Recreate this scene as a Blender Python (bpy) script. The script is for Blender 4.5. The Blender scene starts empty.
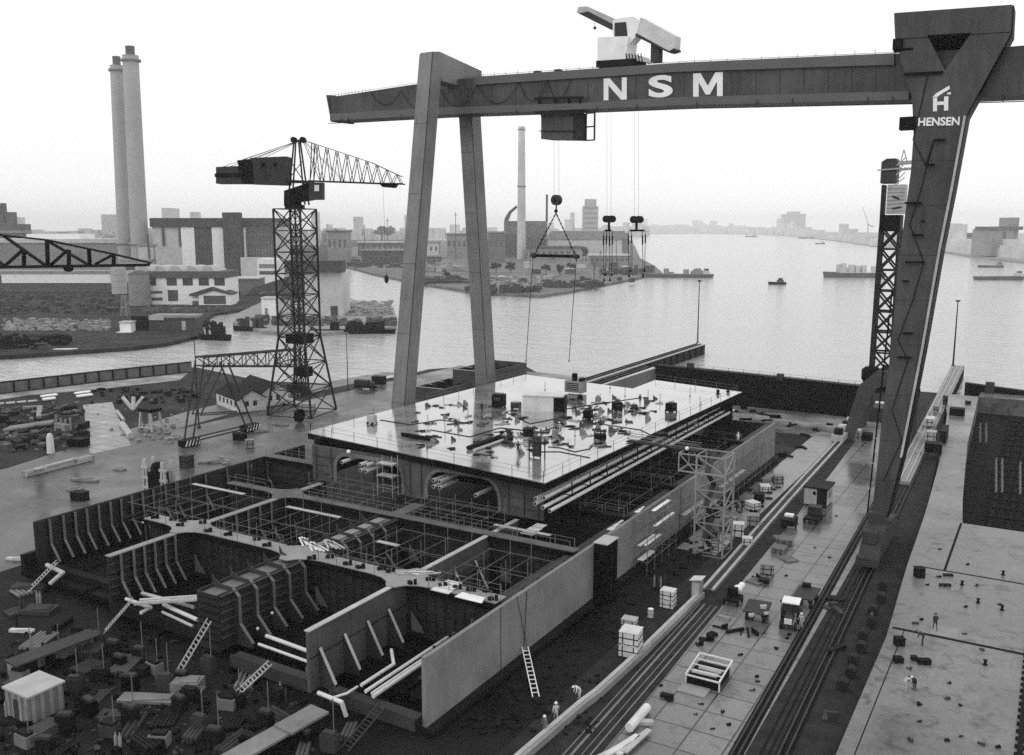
import bpy, bmesh, math, random
from mathutils import Vector, Matrix
from mathutils.geometry import tessellate_polygon
R = math.radians
SC = bpy.context.scene
COL = SC.collection

# ------------------------------------------------------------ camera, sky, sun, exposure
F_PX = 920.0
CAM_H = 42.0
TILT = math.atan(149.0 / F_PX)
YAW = math.atan(553.0 * math.cos(TILT) / F_PX)
cd = bpy.data.cameras.new('camera')
cam = bpy.data.objects.new('camera', cd)
COL.objects.link(cam)
cam.location = (0, 0, CAM_H)
cam.rotation_euler = (R(90) - TILT, 0, YAW)
cd.sensor_width = 36.0
cd.lens = F_PX / 1024.0 * 36.0
cd.clip_start = 0.5
cd.clip_end = 80000
SC.camera = cam

SUN_EL, SUN_AZ = 38.0, 200.0          # sun behind the camera's left shoulder, behind cloud
w = bpy.data.worlds.new('World')
SC.world = w
w.use_nodes = True
nt = w.node_tree
nt.nodes.clear()
sky = nt.nodes.new('ShaderNodeTexSky')
sky.sky_type = 'NISHITA'
sky.sun_disc = False
sky.sun_elevation = R(SUN_EL)
sky.sun_rotation = R(SUN_AZ)
bw = nt.nodes.new('ShaderNodeRGBToBW')
mx = nt.nodes.new('ShaderNodeMix')
mx.data_type = 'RGBA'
mx.inputs['Factor'].default_value = 0.85
mx.inputs['B'].default_value = (17.5, 17.5, 17.5, 1)     # the even white of an overcast sky
bg = nt.nodes.new('ShaderNodeBackground')
bg.inputs['Strength'].default_value = 0.1
wo = nt.nodes.new('ShaderNodeOutputWorld')
nt.links.new(sky.outputs[0], bw.inputs[0])
nt.links.new(bw.outputs[0], mx.inputs['A'])
nt.links.new(mx.outputs['Result'], bg.inputs['Color'])
nt.links.new(bg.outputs[0], wo.inputs['Surface'])

sl = bpy.data.lights.new('sun', 'SUN')
sl.energy = 0.7
sl.angle = R(20)
so = bpy.data.objects.new('sun', sl)
COL.objects.link(so)
so.rotation_euler = (R(90 - SUN_EL), 0, R(-28))
SC.view_settings.view_transform = 'Standard'
SC.view_settings.look = 'None'
SC.view_settings.gamma = 1
SC.view_settings.exposure = -0.52
SC.view_settings.use_curve_mapping = False
SC.cycles.volume_bounces = 2
SC.cycles.max_bounces = 6
SC.cycles.use_denoising = False

# ------------------------------------------------------------ measuring: a sight line cut by a real plane
_fw = Vector((-math.sin(YAW) * math.cos(TILT), math.cos(YAW) * math.cos(TILT), -math.sin(TILT)))
_rt = Vector((math.cos(YAW), math.sin(YAW), 0))
_up = _rt.cross(_fw)
_o = Vector((0, 0, CAM_H))
def ray(px, py): return _fw + _rt * ((px - 512) / F_PX) - _up * ((py - 377.5) / F_PX)
def G(px, py, z=0.0):
    r = ray(px, py); return _o + r * ((z - CAM_H) / r.z)
def ON(px, py, ax, v):
    r = ray(px, py); return _o + r * ((v - _o[ax]) / r[ax])
def ONV(px, py, p0, p1):
    n = Vector((p1[1] - p0[1], -(p1[0] - p0[0]), 0)); r = ray(px, py)
    return _o + r * ((Vector((p0[0], p0[1], 0)) - _o).dot(n) / r.dot(n))
def HT(p, py):
    a = Vector((p[0], p[1], 0)); v = (377.5 - py) / F_PX
    return CAM_H + (v * a.dot(_fw) - a.dot(_up)) / (_up.z - v * _fw.z)

# ------------------------------------------------------------ materials (black-and-white film: all greys)
MATS = {}
def mat(name, c, rough=0.75, var=0.3, scale=0.4, bump=0.0, metal=0.0, spec=0.4, fine=True, streak=0.0, bscale=None, coat=0.0):
    if name in MATS: return MATS[name]
    m = bpy.data.materials.new(name); m.use_nodes = True
    n = m.node_tree.nodes; l = m.node_tree.links
    b = n['Principled BSDF']
    b.inputs['Roughness'].default_value = rough
    b.inputs['Metallic'].default_value = metal
    b.inputs['Specular IOR Level'].default_value = spec
    b.inputs['Coat Weight'].default_value = coat
    tc = n.new('ShaderNodeTexCoord')
    a = n.new('ShaderNodeTexNoise'); a.inputs['Scale'].default_value = scale; a.inputs['Detail'].default_value = 6
    l.new(tc.outputs['Object'], a.inputs['Vector'])
    f = n.new('ShaderNodeTexNoise'); f.inputs['Scale'].default_value = scale * 11; f.inputs['Detail'].default_value = 9; f.inputs['Roughness'].default_value = 0.75
    if streak:
        mp = n.new('ShaderNodeMapping'); mp.inputs['Scale'].default_value = (1, 1, 1 - streak)
        l.new(tc.outputs['Object'], mp.inputs['Vector']); l.new(mp.outputs[0], f.inputs['Vector'])
    else:
        l.new(tc.outputs['Object'], f.inputs['Vector'])
    ad = n.new('ShaderNodeMath'); ad.operation = 'MULTIPLY_ADD'; ad.inputs[1].default_value = 0.5
    l.new(a.outputs['Fac'], ad.inputs[0])
    sc = n.new('ShaderNodeMath'); sc.operation = 'MULTIPLY'; sc.inputs[1].default_value = 0.5
    l.new(f.outputs['Fac'], sc.inputs[0]); l.new(sc.outputs[0], ad.inputs[2])
    mr = n.new('ShaderNodeMapRange')
    mr.inputs['From Min'].default_value = 0.36; mr.inputs['From Max'].default_value = 0.64
    mr.inputs['To Min'].default_value = c * (1 - var); mr.inputs['To Max'].default_value = c * (1 + var)
    l.new(ad.outputs[0], mr.inputs['Value']); l.new(mr.outputs[0], b.inputs['Base Color'])
    if bump:
        bp = n.new('ShaderNodeBump'); bp.inputs['Strength'].default_value = bump; bp.inputs['Distance'].default_value = 0.1
        if bscale:
            g = n.new('ShaderNodeTexNoise'); g.inputs['Scale'].default_value = bscale; g.inputs['Detail'].default_value = 3
            l.new(tc.outputs['Object'], g.inputs['Vector']); l.new(g.outputs['Fac'], bp.inputs['Height'])
        else:
            l.new(f.outputs['Fac'], bp.inputs['Height'])
        l.new(bp.outputs[0], b.inputs['Normal'])
    MATS[name] = m
    return m

def wet_mat(name, c_dry, c_wet, scale, r_dry, r_wet, thr=0.5, soft=0.12, joints=None, spec=0.5, coat=0.0, stain=0.0):
    """wet surface: puddles are smoother and darker than the damp parts; optional slab joints"""
    m = bpy.data.materials.new(name); m.use_nodes = True
    n = m.node_tree.nodes; l = m.node_tree.links; b = n['Principled BSDF']
    b.inputs['Specular IOR Level'].default_value = spec
    b.inputs['Coat Weight'].default_value = coat; b.inputs['Coat IOR'].default_value = 1.8; b.inputs['Coat Roughness'].default_value = 0.08
    tc = n.new('ShaderNodeTexCoord')
    a = n.new('ShaderNodeTexNoise'); a.inputs['Scale'].default_value = scale; a.inputs['Detail'].default_value = 7; a.inputs['Roughness'].default_value = 0.6
    l.new(tc.outputs['Object'], a.inputs['Vector'])
    mr = n.new('ShaderNodeMapRange'); mr.interpolation_type = 'SMOOTHSTEP'
    mr.inputs['From Min'].default_value = thr - soft; mr.inputs['From Max'].default_value = thr + soft
    l.new(a.outputs['Fac'], mr.inputs['Value'])
    rr = n.new('ShaderNodeMapRange'); rr.inputs['To Min'].default_value = r_dry; rr.inputs['To Max'].default_value = r_wet
    l.new(mr.outputs[0], rr.inputs['Value']); l.new(rr.outputs[0], b.inputs['Roughness'])
    cr = n.new('ShaderNodeMapRange'); cr.inputs['To Min'].default_value = c_dry; cr.inputs['To Max'].default_value = c_wet
    l.new(mr.outputs[0], cr.inputs['Value'])
    f = n.new('ShaderNodeTexNoise'); f.inputs['Scale'].default_value = 3.0; f.inputs['Detail'].default_value = 6; f.inputs['Roughness'].default_value = 0.7
    l.new(tc.outputs['Object'], f.inputs['Vector'])
    fr = n.new('ShaderNodeMapRange'); fr.inputs['From Min'].default_value = 0.3; fr.inputs['From Max'].default_value = 0.7
    fr.inputs['To Min'].default_value = 0.75; fr.inputs['To Max'].default_value = 1.25
    l.new(f.outputs['Fac'], fr.inputs['Value'])
    mu = n.new('ShaderNodeMath'); mu.operation = 'MULTIPLY'
    l.new(cr.outputs[0], mu.inputs[0]); l.new(fr.outputs[0], mu.inputs[1])
    if stain:
        sn = n.new('ShaderNodeTexNoise'); sn.inputs['Scale'].default_value = 0.55; sn.inputs['Detail'].default_value = 8; sn.inputs['Roughness'].default_value = 0.65; sn.inputs['Distortion'].default_value = 0.6
        l.new(tc.outputs['Object'], sn.inputs['Vector'])
        sr = n.new('ShaderNodeMapRange'); sr.inputs['From Min'].default_value = 0.52; sr.inputs['From Max'].default_value = 0.7; sr.inputs['To Min'].default_value = 1.0; sr.inputs['To Max'].default_value = 1.0 - stain
        l.new(sn.outputs['Fac'], sr.inputs['Value'])
        m3 = n.new('ShaderNodeMath'); m3.operation = 'MULTIPLY'; l.new(mu.outputs[0], m3.inputs[0]); l.new(sr.outputs[0], m3.inputs[1]); mu = m3
    if joints:
        br = n.new('ShaderNodeTexBrick'); br.offset = 0.0
        br.inputs['Scale'].default_value = 1.0
        br.inputs['Brick Width'].default_value = joints[0]; br.inputs['Row Height'].default_value = joints[1]
        br.inputs['Mortar Size'].default_value = joints[2]; br.inputs['Mortar Smooth'].default_value = 0.3
        br.inputs['Color1'].default_value = (1, 1, 1, 1); br.inputs['Color2'].default_value = (0.8, 0.8, 0.8, 1)
        br.inputs['Mortar'].default_value = (joints[3],) * 3 + (1,)
        l.new(tc.outputs['Object'], br.inputs['Vector'])
        m2 = n.new('ShaderNodeMix'); m2.data_type = 'RGBA'; m2.blend_type = 'MULTIPLY'; m2.inputs['Factor'].default_value = 1
        l.new(mu.outputs[0], m2.inputs['A']); l.new(br.outputs['Color'], m2.inputs['B'])
        l.new(m2.outputs['Result'], b.inputs['Base Color'])
    else:
        l.new(mu.outputs[0], b.inputs['Base Color'])
    bp = n.new('ShaderNodeBump'); bp.inputs['Strength'].default_value = 0.15; bp.inputs['Distance'].default_value = 0.05
    l.new(f.outputs['Fac'], bp.inputs['Height']); l.new(bp.outputs[0], b.inputs['Normal'])
    MATS[name] = m
    return m

def water_mat():
    m = bpy.data.materials.new('water'); m.use_nodes = True
    n = m.node_tree.nodes; l = m.node_tree.links; b = n['Principled BSDF']
    b.inputs['Base Color'].default_value = (0.42, 0.42, 0.42, 1)
    b.inputs['Roughness'].default_value = 0.14; b.inputs['IOR'].default_value = 1.5
    tc = n.new('ShaderNodeTexCoord')
    h = None
    for s, k in ((0.35, 1.0), (0.09, 1.6), (0.02, 2.0)):
        mp = n.new('ShaderNodeMapping'); mp.inputs['Rotation'].default_value = (0, 0, 0.9); mp.inputs['Scale'].default_value = (1.0, 2.4, 1)
        l.new(tc.outputs['Object'], mp.inputs['Vector'])
        t = n.new('ShaderNodeTexNoise'); t.inputs['Scale'].default_value = s; t.inputs['Detail'].default_value = 4
        l.new(mp.outputs[0], t.inputs['Vector'])
        k_ = n.new('ShaderNodeMath'); k_.operation = 'MULTIPLY_ADD'; k_.inputs[1].default_value = k
        l.new(t.outputs['Fac'], k_.inputs[0])
        if h: l.new(h.outputs[0], k_.inputs[2])
        else: k_.inputs[2].default_value = 0
        h = k_
    bp = n.new('ShaderNodeBump'); bp.inputs['Strength'].default_value = 0.55; bp.inputs['Distance'].default_value = 0.6
    l.new(h.outputs[0], bp.inputs['Height']); l.new(bp.outputs[0], b.inputs['Normal'])
    MATS['water'] = m
    return m

# ------------------------------------------------------------ mesh building
ROOT = {}
class MB:
    def __init__(self): self.v = []; self.f = []; self.s = []
    def add(self, vs, fs, smooth=False):
        k = len(self.v); self.v += [tuple(p) for p in vs]
        for f in fs: self.f.append(tuple(i + k for i in f)); self.s.append(smooth)
        return self
    def box(self, x0, y0, z0, x1, y1, z1):
        return self.add([(x0, y0, z0), (x1, y0, z0), (x1, y1, z0), (x0, y1, z0), (x0, y0, z1), (x1, y0, z1), (x1, y1, z1), (x0, y1, z1)],
                        [(0, 3, 2, 1), (4, 5, 6, 7), (0, 1, 5, 4), (1, 2, 6, 5), (2, 3, 7, 6), (3, 0, 4, 7)])
    def obox(self, c, sx, sy, sz, rz=0.0, tilt=0.0):
        M = Matrix.Translation(Vector(c)) @ Matrix.Rotation(rz, 4, 'Z') @ Matrix.Rotation(tilt, 4, 'X')
        k = MB().box(-sx / 2, -sy / 2, 0, sx / 2, sy / 2, sz)
        return self.add([M @ Vector(p) for p in k.v], k.f)
    def bar(self, p, q, w, h=None):
        p = Vector(p); q = Vector(q); h = h or w
        d = (q - p)
        if d.length < 1e-6: return self
        d.normalize()
        u = Vector((0, 0, 1)) if abs(d.z) < 0.95 else Vector((1, 0, 0))
        a = d.cross(u).normalized() * (w / 2); b = a.cross(d).normalized() * (h / 2)
        vs = [p - a - b, p + a - b, p + a + b, p - a + b, q - a - b, q + a - b, q + a + b, q - a + b]
        return self.add(vs, [(0, 1, 2, 3), (7, 6, 5, 4), (0, 4, 5, 1), (1, 5, 6, 2), (2, 6, 7, 3), (3, 7, 4, 0)])
    def tube(self, p, q, r, n=8, r2=None):
        p = Vector(p); q = Vector(q); r2 = r if r2 is None else r2
        d = (q - p).normalized(); u = Vector((0, 0, 1)) if abs(d.z) < 0.95 else Vector((1, 0, 0))
        a = d.cross(u).normalized(); b = a.cross(d)
        vs = []
        for c, rr in ((p, r), (q, r2)):
            for i in range(n):
                t = 2 * math.pi * i / n; vs.append(c + (a * math.cos(t) + b * math.sin(t)) * rr)
        self.add(vs, [(i, (i + 1) % n, n + (i + 1) % n, n + i) for i in range(n)], n > 5)
        self.add(vs[:n], [tuple(range(n - 1, -1, -1))]); self.add(vs[n:], [tuple(range(n))])
        return self
    def path(self, pts, r, n=6):
        for a, b in zip(pts, pts[1:]): self.tube(a, b, r, n)
        return self
    def lathe(self, c, prof, n=16):
        c = Vector(c); vs = []
        for r, z in prof:
            for i in range(n):
                t = 2 * math.pi * i / n; vs.append(c + Vector((r * math.cos(t), r * math.sin(t), z)))
        fs = []
        for k in range(len(prof) - 1):
            for i in range(n): fs.append((k * n + i, k * n + (i + 1) % n, (k + 1) * n + (i + 1) % n, (k + 1) * n + i))
        self.add(vs, fs, True)
        self.add(vs[:n], [tuple(range(n - 1, -1, -1))]); self.add(vs[-n:], [tuple(range(n))])
        return self
    def ball(self, c, r, sx=1, sy=1, sz=1, n=8):
        prof = [(max(0.02, math.sin(math.pi * k / n)) * r, -math.cos(math.pi * k / n) * r * sz) for k in range(n + 1)]
        k = MB().lathe((0, 0, 0), prof, 10)
        return self.add([(c[0] + p[0] * sx, c[1] + p[1] * sy, c[2] + p[2]) for p in k.v], k.f, True)
    def ext(self, poly, vec, hole=None):
        """polygon (3-D points) extruded along vec, optionally with one hole"""
        poly = [Vector(p) for p in poly]; vec = Vector(vec); loops = [poly] + ([[Vector(p) for p in hole]] if hole else [])
        tris = tessellate_polygon(loops); allp = [p for lo in loops for p in lo]; n = len(allp)
        vs = allp + [p + vec for p in allp]
        fs = [tuple(t) for t in tris] + [tuple(i + n for i in reversed(t)) for t in tris]
        k = 0
        for lo in loops:
            m = len(lo)
            for i in range(m): a = k + i; b = k + (i + 1) % m; fs.append((a, b, b + n, a + n))
            k += m
        return self.add(vs, fs)
    def prism(self, pts, z0, z1):
        return self.ext([(p[0], p[1], z0) for p in pts], (0, 0, z1 - z0))
    def lattice(self, A, B, n, r, rd=None, diag='x', inner=False):
        """four-chord lattice from the quad A to the quad B in n bays"""
        A = [Vector(p) for p in A]; B = [Vector(p) for p in B]; rd = rd or r * 0.6
        L = [[A[i].lerp(B[i], k / n) for i in range(4)] for k in range(n + 1)]
        for i in range(4): self.bar(A[i], B[i], r)
        for k in range(n + 1):
            for i in range(4): self.bar(L[k][i], L[k][(i + 1) % 4], rd)
            if k < n:
                for i in range(4):
                    j = (i + 1) % 4
                    if diag == 'x' or (k + i) % 2 == 0: self.bar(L[k][i], L[k + 1][j], rd)
                    if diag == 'x' or (k + i) % 2 == 1: self.bar(L[k][j], L[k + 1][i], rd)
        return self
    def truss(self, a0, a1, b0, b1, n, r, rd=None):
        a0, a1, b0, b1 = map(Vector, (a0, a1, b0, b1)); rd = rd or r * 0.6
        self.bar(a0, a1, r); self.bar(b0, b1, r)
        for k in range(n + 1):
            p = a0.lerp(a1, k / n); q = b0.lerp(b1, k / n)
            self.bar(p, q, rd)
            if k < n: self.bar(p if k % 2 else q, (b0.lerp(b1, (k + 1) / n) if k % 2 else a0.lerp(a1, (k + 1) / n)), rd)
        return self
    def build(self, name, m, parent=None, local=False, bevel=0.0):
        me = bpy.data.meshes.new(name)
        vs = [Vector(p) for p in self.v]
        loc = Vector((0, 0, 0))
        if parent is not None:
            L, rz = ROOT.get(parent.name, (Vector((0, 0, 0)), 0))
            if not local:
                Mi = Matrix.Rotation(-rz, 4, 'Z'); vs = [Mi @ (p - L) for p in vs]
        elif not local:
            n = len(vs); loc = Vector((sum(p.x for p in vs) / n, sum(p.y for p in vs) / n, min(p.z for p in vs)))
            vs = [p - loc for p in vs]
        me.from_pydata(vs, [], self.f)
        for i, p in enumerate(me.polygons): p.use_smooth = self.s[i]
        bm = bmesh.new(); bm.from_mesh(me); bmesh.ops.recalc_face_normals(bm, faces=bm.faces); bm.to_mesh(me); bm.free()
        me.materials.append(m if not isinstance(m, str) else MATS[m])
        o = bpy.data.objects.new(name, me); COL.objects.link(o); o.location = loc
        if parent is not None:
            o.parent = parent; ROOT[o.name] = ROOT.get(parent.name, (Vector((0, 0, 0)), 0))
        else:
            ROOT[o.name] = (loc, 0)
        return o

def tag(o, label=None, cat=None, group=None, kind=None):
    if label: o['label'] = label
    if cat: o['category'] = cat
    if group: o['group'] = group
    if kind: o['kind'] = kind
    return o
def thing(name, label, cat, loc=(0, 0, 0), rz=0.0, group=None):
    o = bpy.data.objects.new(name, None); COL.objects.link(o)
    o.location = loc; o.rotation_euler = (0, 0, rz); o.empty_display_size = 0.5
    ROOT[o.name] = (Vector(loc), rz)
    return tag(o, label, cat, group)
def dup(o, loc, rz=0.0, label=None, group=None, scale=None, parent=None):
    c = o.copy(); COL.objects.link(c)
    if parent is not None: c.parent = parent
    else:
        c.location = loc; c.rotation_euler = (0, 0, rz)
        if scale: c.scale = (scale, scale, scale)
        if label: c['label'] = label
        if group: c['group'] = group
    for ch in list(o.children): dup(ch, None, parent=c)
    return c
def one(mb, name, m, label, cat, group=None, kind=None): return tag(mb.build(name, m), label, cat, group, kind)
def structure(mb, name, m):
    o = mb.build(name, m, local=True); o['kind'] = 'structure'; return o
def text_part(txt, parent, m, org, xd, up, wid, hei, out, name='lettering', bold=0.02):
    cu = bpy.data.curves.new('t', 'FONT'); cu.body = txt; cu.offset = bold; cu.extrude = 0.01
    ob = bpy.data.objects.new('t', cu); COL.objects.link(ob)
    bpy.context.view_layer.update()
    me = bpy.data.meshes.new_from_object(ob.evaluated_get(bpy.context.evaluated_depsgraph_get()))
    xs = [v.co.x for v in me.vertices]; ys = [v.co.y for v in me.vertices]
    x0, x1, y0, y1 = min(xs), max(xs), min(ys), max(ys)
    b = MB()
    org, xd, up, out = Vector(org), Vector(xd).normalized(), Vector(up), Vector(out).normalized()
    b.add([org + xd * ((v.co.x - x0) / (x1 - x0) * wid) + up * ((v.co.y - y0) / (y1 - y0) * hei) + out * (0.03 + v.co.z * 2) for v in me.vertices],
          [tuple(p.vertices) for p in me.polygons])
    bpy.data.objects.remove(ob); bpy.data.curves.remove(cu); bpy.data.meshes.remove(me)
    return b.build(name, m, parent)

rnd = random.Random(7)
# base materials
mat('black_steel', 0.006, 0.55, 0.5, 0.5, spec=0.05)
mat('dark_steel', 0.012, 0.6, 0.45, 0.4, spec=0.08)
mat('mid_steel', 0.045, 0.6, 0.3, 0.3, streak=0.8, spec=0.12)
mat('shell_grey', 0.205, 0.7, 0.25, 0.25, streak=0.85, spec=0.2)
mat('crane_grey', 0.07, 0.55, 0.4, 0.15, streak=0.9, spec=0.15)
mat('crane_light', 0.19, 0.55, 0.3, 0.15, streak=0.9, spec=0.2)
mat('crane_seam', 0.05, 0.55, 0.12, 0.15, streak=0.9, spec=0.2)  # darker crane grey for seams and corner strips
mat('lattice_dark', 0.022, 0.6, 0.3, 0.5, spec=0.15)
mat('lattice_light', 0.4, 0.6, 0.2, 0.5)
mat('white_paint', 0.85, 0.5, 0.12, 0.5)
mat('off_white', 0.62, 0.6, 0.2, 0.5)
mat('pale_grey', 0.42, 0.7, 0.2, 0.5)
mat('concrete', 0.25, 0.8, 0.3, 0.2, bump=0.2)
mat('concrete_pale', 0.26, 0.8, 0.25, 0.2, bump=0.2)
mat('dirt', 0.035, 0.8, 0.6, 0.12, bump=0.5, spec=0.06)
mat('gravel', 0.03, 0.85, 0.45, 0.6, bump=0.8, spec=0.08)
mat('wood', 0.18, 0.8, 0.35, 0.6)
mat('rubber', 0.015, 0.7, 0.2, 1.0, spec=0.2)
mat('skin', 0.35, 0.6, 0.1, 1.0)
mat('cloth_dark', 0.03, 0.9, 0.3, 2.0)
mat('helmet_white', 0.7, 0.4, 0.05, 2.0)
mat('brick', 0.16, 0.85, 0.2, 0.1)
mat('brick_dark', 0.065, 0.85, 0.25, 0.1)
mat('roof_dark', 0.02, 0.85, 0.25, 0.1, spec=.1)
mat('glass_dark', 0.03, 0.2, 0.2, 0.5)
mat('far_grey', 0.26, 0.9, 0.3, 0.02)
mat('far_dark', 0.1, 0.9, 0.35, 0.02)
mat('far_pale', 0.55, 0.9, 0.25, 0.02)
mat('foliage', 0.05, 0.9, 0.4, 0.3)
mat('bark', 0.05, 0.9, 0.3, 0.5)
mat('rubble', 0.28, 0.9, 0.8, 0.15, bump=0.6)
mat('chimney', 0.4, 0.85, 0.12, 0.05)
wet_mat('wet_deck', 0.3, 0.05, 0.16, 0.22, 0.05, thr=0.55, soft=0.12, spec=1.0, coat=1.0, joints=(9.0, 3.0, 0.06, 0.35))
wet_mat('wet_slabs', 0.23, 0.12, 0.06, 0.45, 0.1, thr=0.5, soft=0.2, joints=(3.4, 3.5, 0.1, 0.2), stain=.5)
wet_mat('wet_quay', 0.2, 0.11, 0.09, 0.55, 0.22, thr=0.5, soft=0.16, stain=.7)
wet_mat('wet_apron', 0.3, 0.1, 0.07, 0.5, 0.12, thr=0.5, soft=0.15, spec=0.8, stain=.6)
wet_mat('wet_plaza', 0.12, 0.045, 0.07, 0.6, 0.22, thr=0.5, soft=0.16, stain=.6)
wet_mat('wet_road', 0.13, 0.06, 0.05, 0.6, 0.25, thr=0.5, soft=0.2, stain=.5)
wet_mat('yard_mud', 0.016, 0.005, 0.1, 0.75, 0.4, thr=0.55, soft=0.15, spec=.06)
water_mat()
# ------------------------------------------------------------ setting: water, land, haze
WZ = -3.0
b = MB(); S = 12500
b.add([(-S, -S, WZ), (S, -S, WZ), (S, S, WZ), (-S, S, WZ)], [(0, 1, 2, 3)])
structure(b, 'water', 'water')

def land(name, pts, z1, m, z0=WZ - 0.5):
    return structure(MB().prism(pts, z0, z1), name, m)
def gp(l, z=0.0): return [G(x, y, z) for x, y in l]

yard_pts = [Vector((-150, -40, 0)), Vector((-12.5, -40, 0)), Vector((-12.5, 95, 0)), Vector((-14, 140, 0)), Vector((-17, 185, 0)), Vector((-20, 225, 0)), Vector((-23, 258, 0)), Vector((-33, 258, 0)), Vector((-33, 216, 0)), Vector((-112, 216, 0))] + \
    gp([(520, 363), (430, 369), (395, 377), (350, 384), (262, 381), (195, 367), (100, 377), (0, 388), (-80, 398)]) + [Vector((-330, 60, 0)), Vector((-330, -40, 0))]
yard = land('yard_ground', yard_pts, 0.0, 'dirt')
b = MB(); b.add([(-110, 30, .004), (-36, 30, .004), (-36, 190, .004), (-110, 190, .004)], [(0, 1, 2, 3)])
structure(b, 'dock_floor', 'yard_mud')
b = MB(); b.add([(-110, 190, .004), (-20, 190, .004), (-20, 214, .004), (-110, 214, .004)], [(0, 1, 2, 3)])
b.add([(-41, 112, .008), (-35.6, 112, .008), (-35.6, 190, .008), (-41, 190, .008)], [(0, 1, 2, 3)])
structure(b, 'dock_apron', 'wet_apron')
RL = [(-28.2, 30), (-28.7, 66), (-29.6, 90), (-30.2, 113), (-31.4, 160), (-32.6, 190)]
b = MB(); b.add([(x, y, .006) for x, y in RL] + [(-21.2, 190, .006), (-19.6, 120, .006), (-18.2, 30, .006)], [tuple(range(9))])
structure(b, 'slab_road', 'wet_slabs')
b = MB(); b.add([(-20, 30, .002), (-12.5, 30, .002), (-12.5, 95, .002), (-14, 140, .002), (-17, 185, .002), (-20, 225, .002), (-23, 257, .002), (-26, 257, .002), (-26, 190, .002)], [(0, 1, 2, 3, 4, 5, 6, 7, 8)])
b.add([(-36, 30, .003), (-28, 30, .003), (-28, 190, .003), (-36, 190, .003)], [(0, 1, 2, 3)])
structure(b, 'track_bed', 'gravel')
# plaza left of the hull and the road beside it
b = MB(); b.add([(-158, 30, .006), (-110, 30, .006), (-110, 235, .006), (-158, 235, .006)], [(0, 1, 2, 3)])
structure(b, 'plaza', 'wet_plaza')
b = MB(); pr = gp([(-60, 520), (95, 458), (190, 425), (300, 395), (402, 373), (385, 372), (290, 388), (185, 412), (95, 440), (-60, 490)], .010)
b.add([(p.x, p.y, .010) for p in pr], [tuple(range(len(pr)))])
structure(b, 'yard_road', 'wet_road')
b = MB(); q = gp([(83, 405), (112, 402), (131, 445), (90, 454)], .012)
b.add([(p.x, p.y, .012) for p in q], [(0, 1, 2, 3)])
MATS['slab_path'] = wet_mat('slab_path', 0.42, 0.28, 0.2, 0.6, 0.4, joints=(4.0, 3.0, 0.12, 0.3))
structure(b, 'slab_path', 'slab_path')

# far lands across the water
west = gp([(-120, 362), (30, 354), (70, 351), (130, 347), (165, 343), (205, 334), (200, 322), (215, 313), (262, 306), (262, 300), (345, 300), (345, 250), (420, 243), (420, 236), (-400, 236)], -1.5)
land('west_bank', west, -1.5, 'dirt')
spit = gp([(233, 322), (262, 331), (320, 333), (394, 327), (397, 318), (392, 306), (355, 300), (345, 296), (262, 302), (240, 312)], -1.5)
land('scrap_quay', spit, -1.4, 'concrete')
pen = gp([(345, 266), (372, 273), (420, 283), (480, 292), (540, 295), (568, 291), (640, 277), (662, 272), (655, 266), (640, 258), (635, 246), (630, 240), (415, 240), (345, 248)], -1.0)
mat('pen_ground', 0.13, 0.9, 0.5, 0.06)
land('peninsula', pen, -1.0, 'pen_ground')
far = gp([(-300, 236), (400, 236), (640, 234), (700, 233.6), (760, 234.5), (800, 236), (848, 242), (890, 248), (905, 251), (945, 252), (975, 257), (1024, 262), (1160, 276), (1160, 234), (900, 232.2), (-300, 233.5)], -1.0)
land('far_shore', far, -0.8, 'far_grey')

# the hazy winter air
b = MB(); H2 = 13000
b.box(-H2, -H2, WZ - 1.8, H2, H2, 200)
hm = bpy.data.materials.new('haze'); hm.use_nodes = True
hn = hm.node_tree; hn.nodes.remove(hn.nodes['Principled BSDF'])
pv = hn.nodes.new('ShaderNodeVolumePrincipled')
pv.inputs['Color'].default_value = (1, 1, 1, 1); pv.inputs['Density'].default_value = 0.00011; pv.inputs['Anisotropy'].default_value = 0.0
hn.links.new(pv.outputs[0], hn.nodes['Material Output'].inputs['Volume'])
hz = b.build('haze', hm, local=True); hz['kind'] = 'stuff'; hz['label'] = 'pale winter haze over the harbour'
# ------------------------------------------------------------ the ship hull in the dock
hull = thing('ship_hull', 'huge unfinished steel ship hull with open tank bays lying in the dock', 'ship hull', (-73, 108, 0))
HZ = 7.0; FZ = 1.9; BZ = 0.8
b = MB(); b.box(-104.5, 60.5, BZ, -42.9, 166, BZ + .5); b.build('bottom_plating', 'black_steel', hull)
mat('rib_grey', 0.06, 0.7, 0.35, 0.5, spec=.1)
mat('w4_grey', 0.09, 0.7, 0.35, 0.3, spec=.15, streak=.85)
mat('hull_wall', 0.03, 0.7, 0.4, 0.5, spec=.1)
mat('front_grey', 0.085, 0.7, 0.4, 0.4, spec=.15)
# right outer shell, with its bilge strip and seams
b = MB(); b.box(-42.9, 57.6, BZ, -42.5, 166, HZ)
sp = b.build('side_plate', 'shell_grey', hull)
for y in (69.5, 117, 146): MB().box(-42.5, y, BZ, -42.47, y + .1, HZ).build('weld_seam', 'mid_steel', sp)
b = MB(); b.box(-42.9, 57.4, .45, -41.6, 166, BZ + .0)
b.build('bilge_strip', 'dark_steel', hull)
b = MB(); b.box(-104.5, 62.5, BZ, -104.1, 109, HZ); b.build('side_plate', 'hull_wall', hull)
b = MB(); b.box(-105.2, 61.0, BZ, -104.5, 66, 3.2); b.build('bilge_strip', 'dark_steel', hull)

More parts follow.
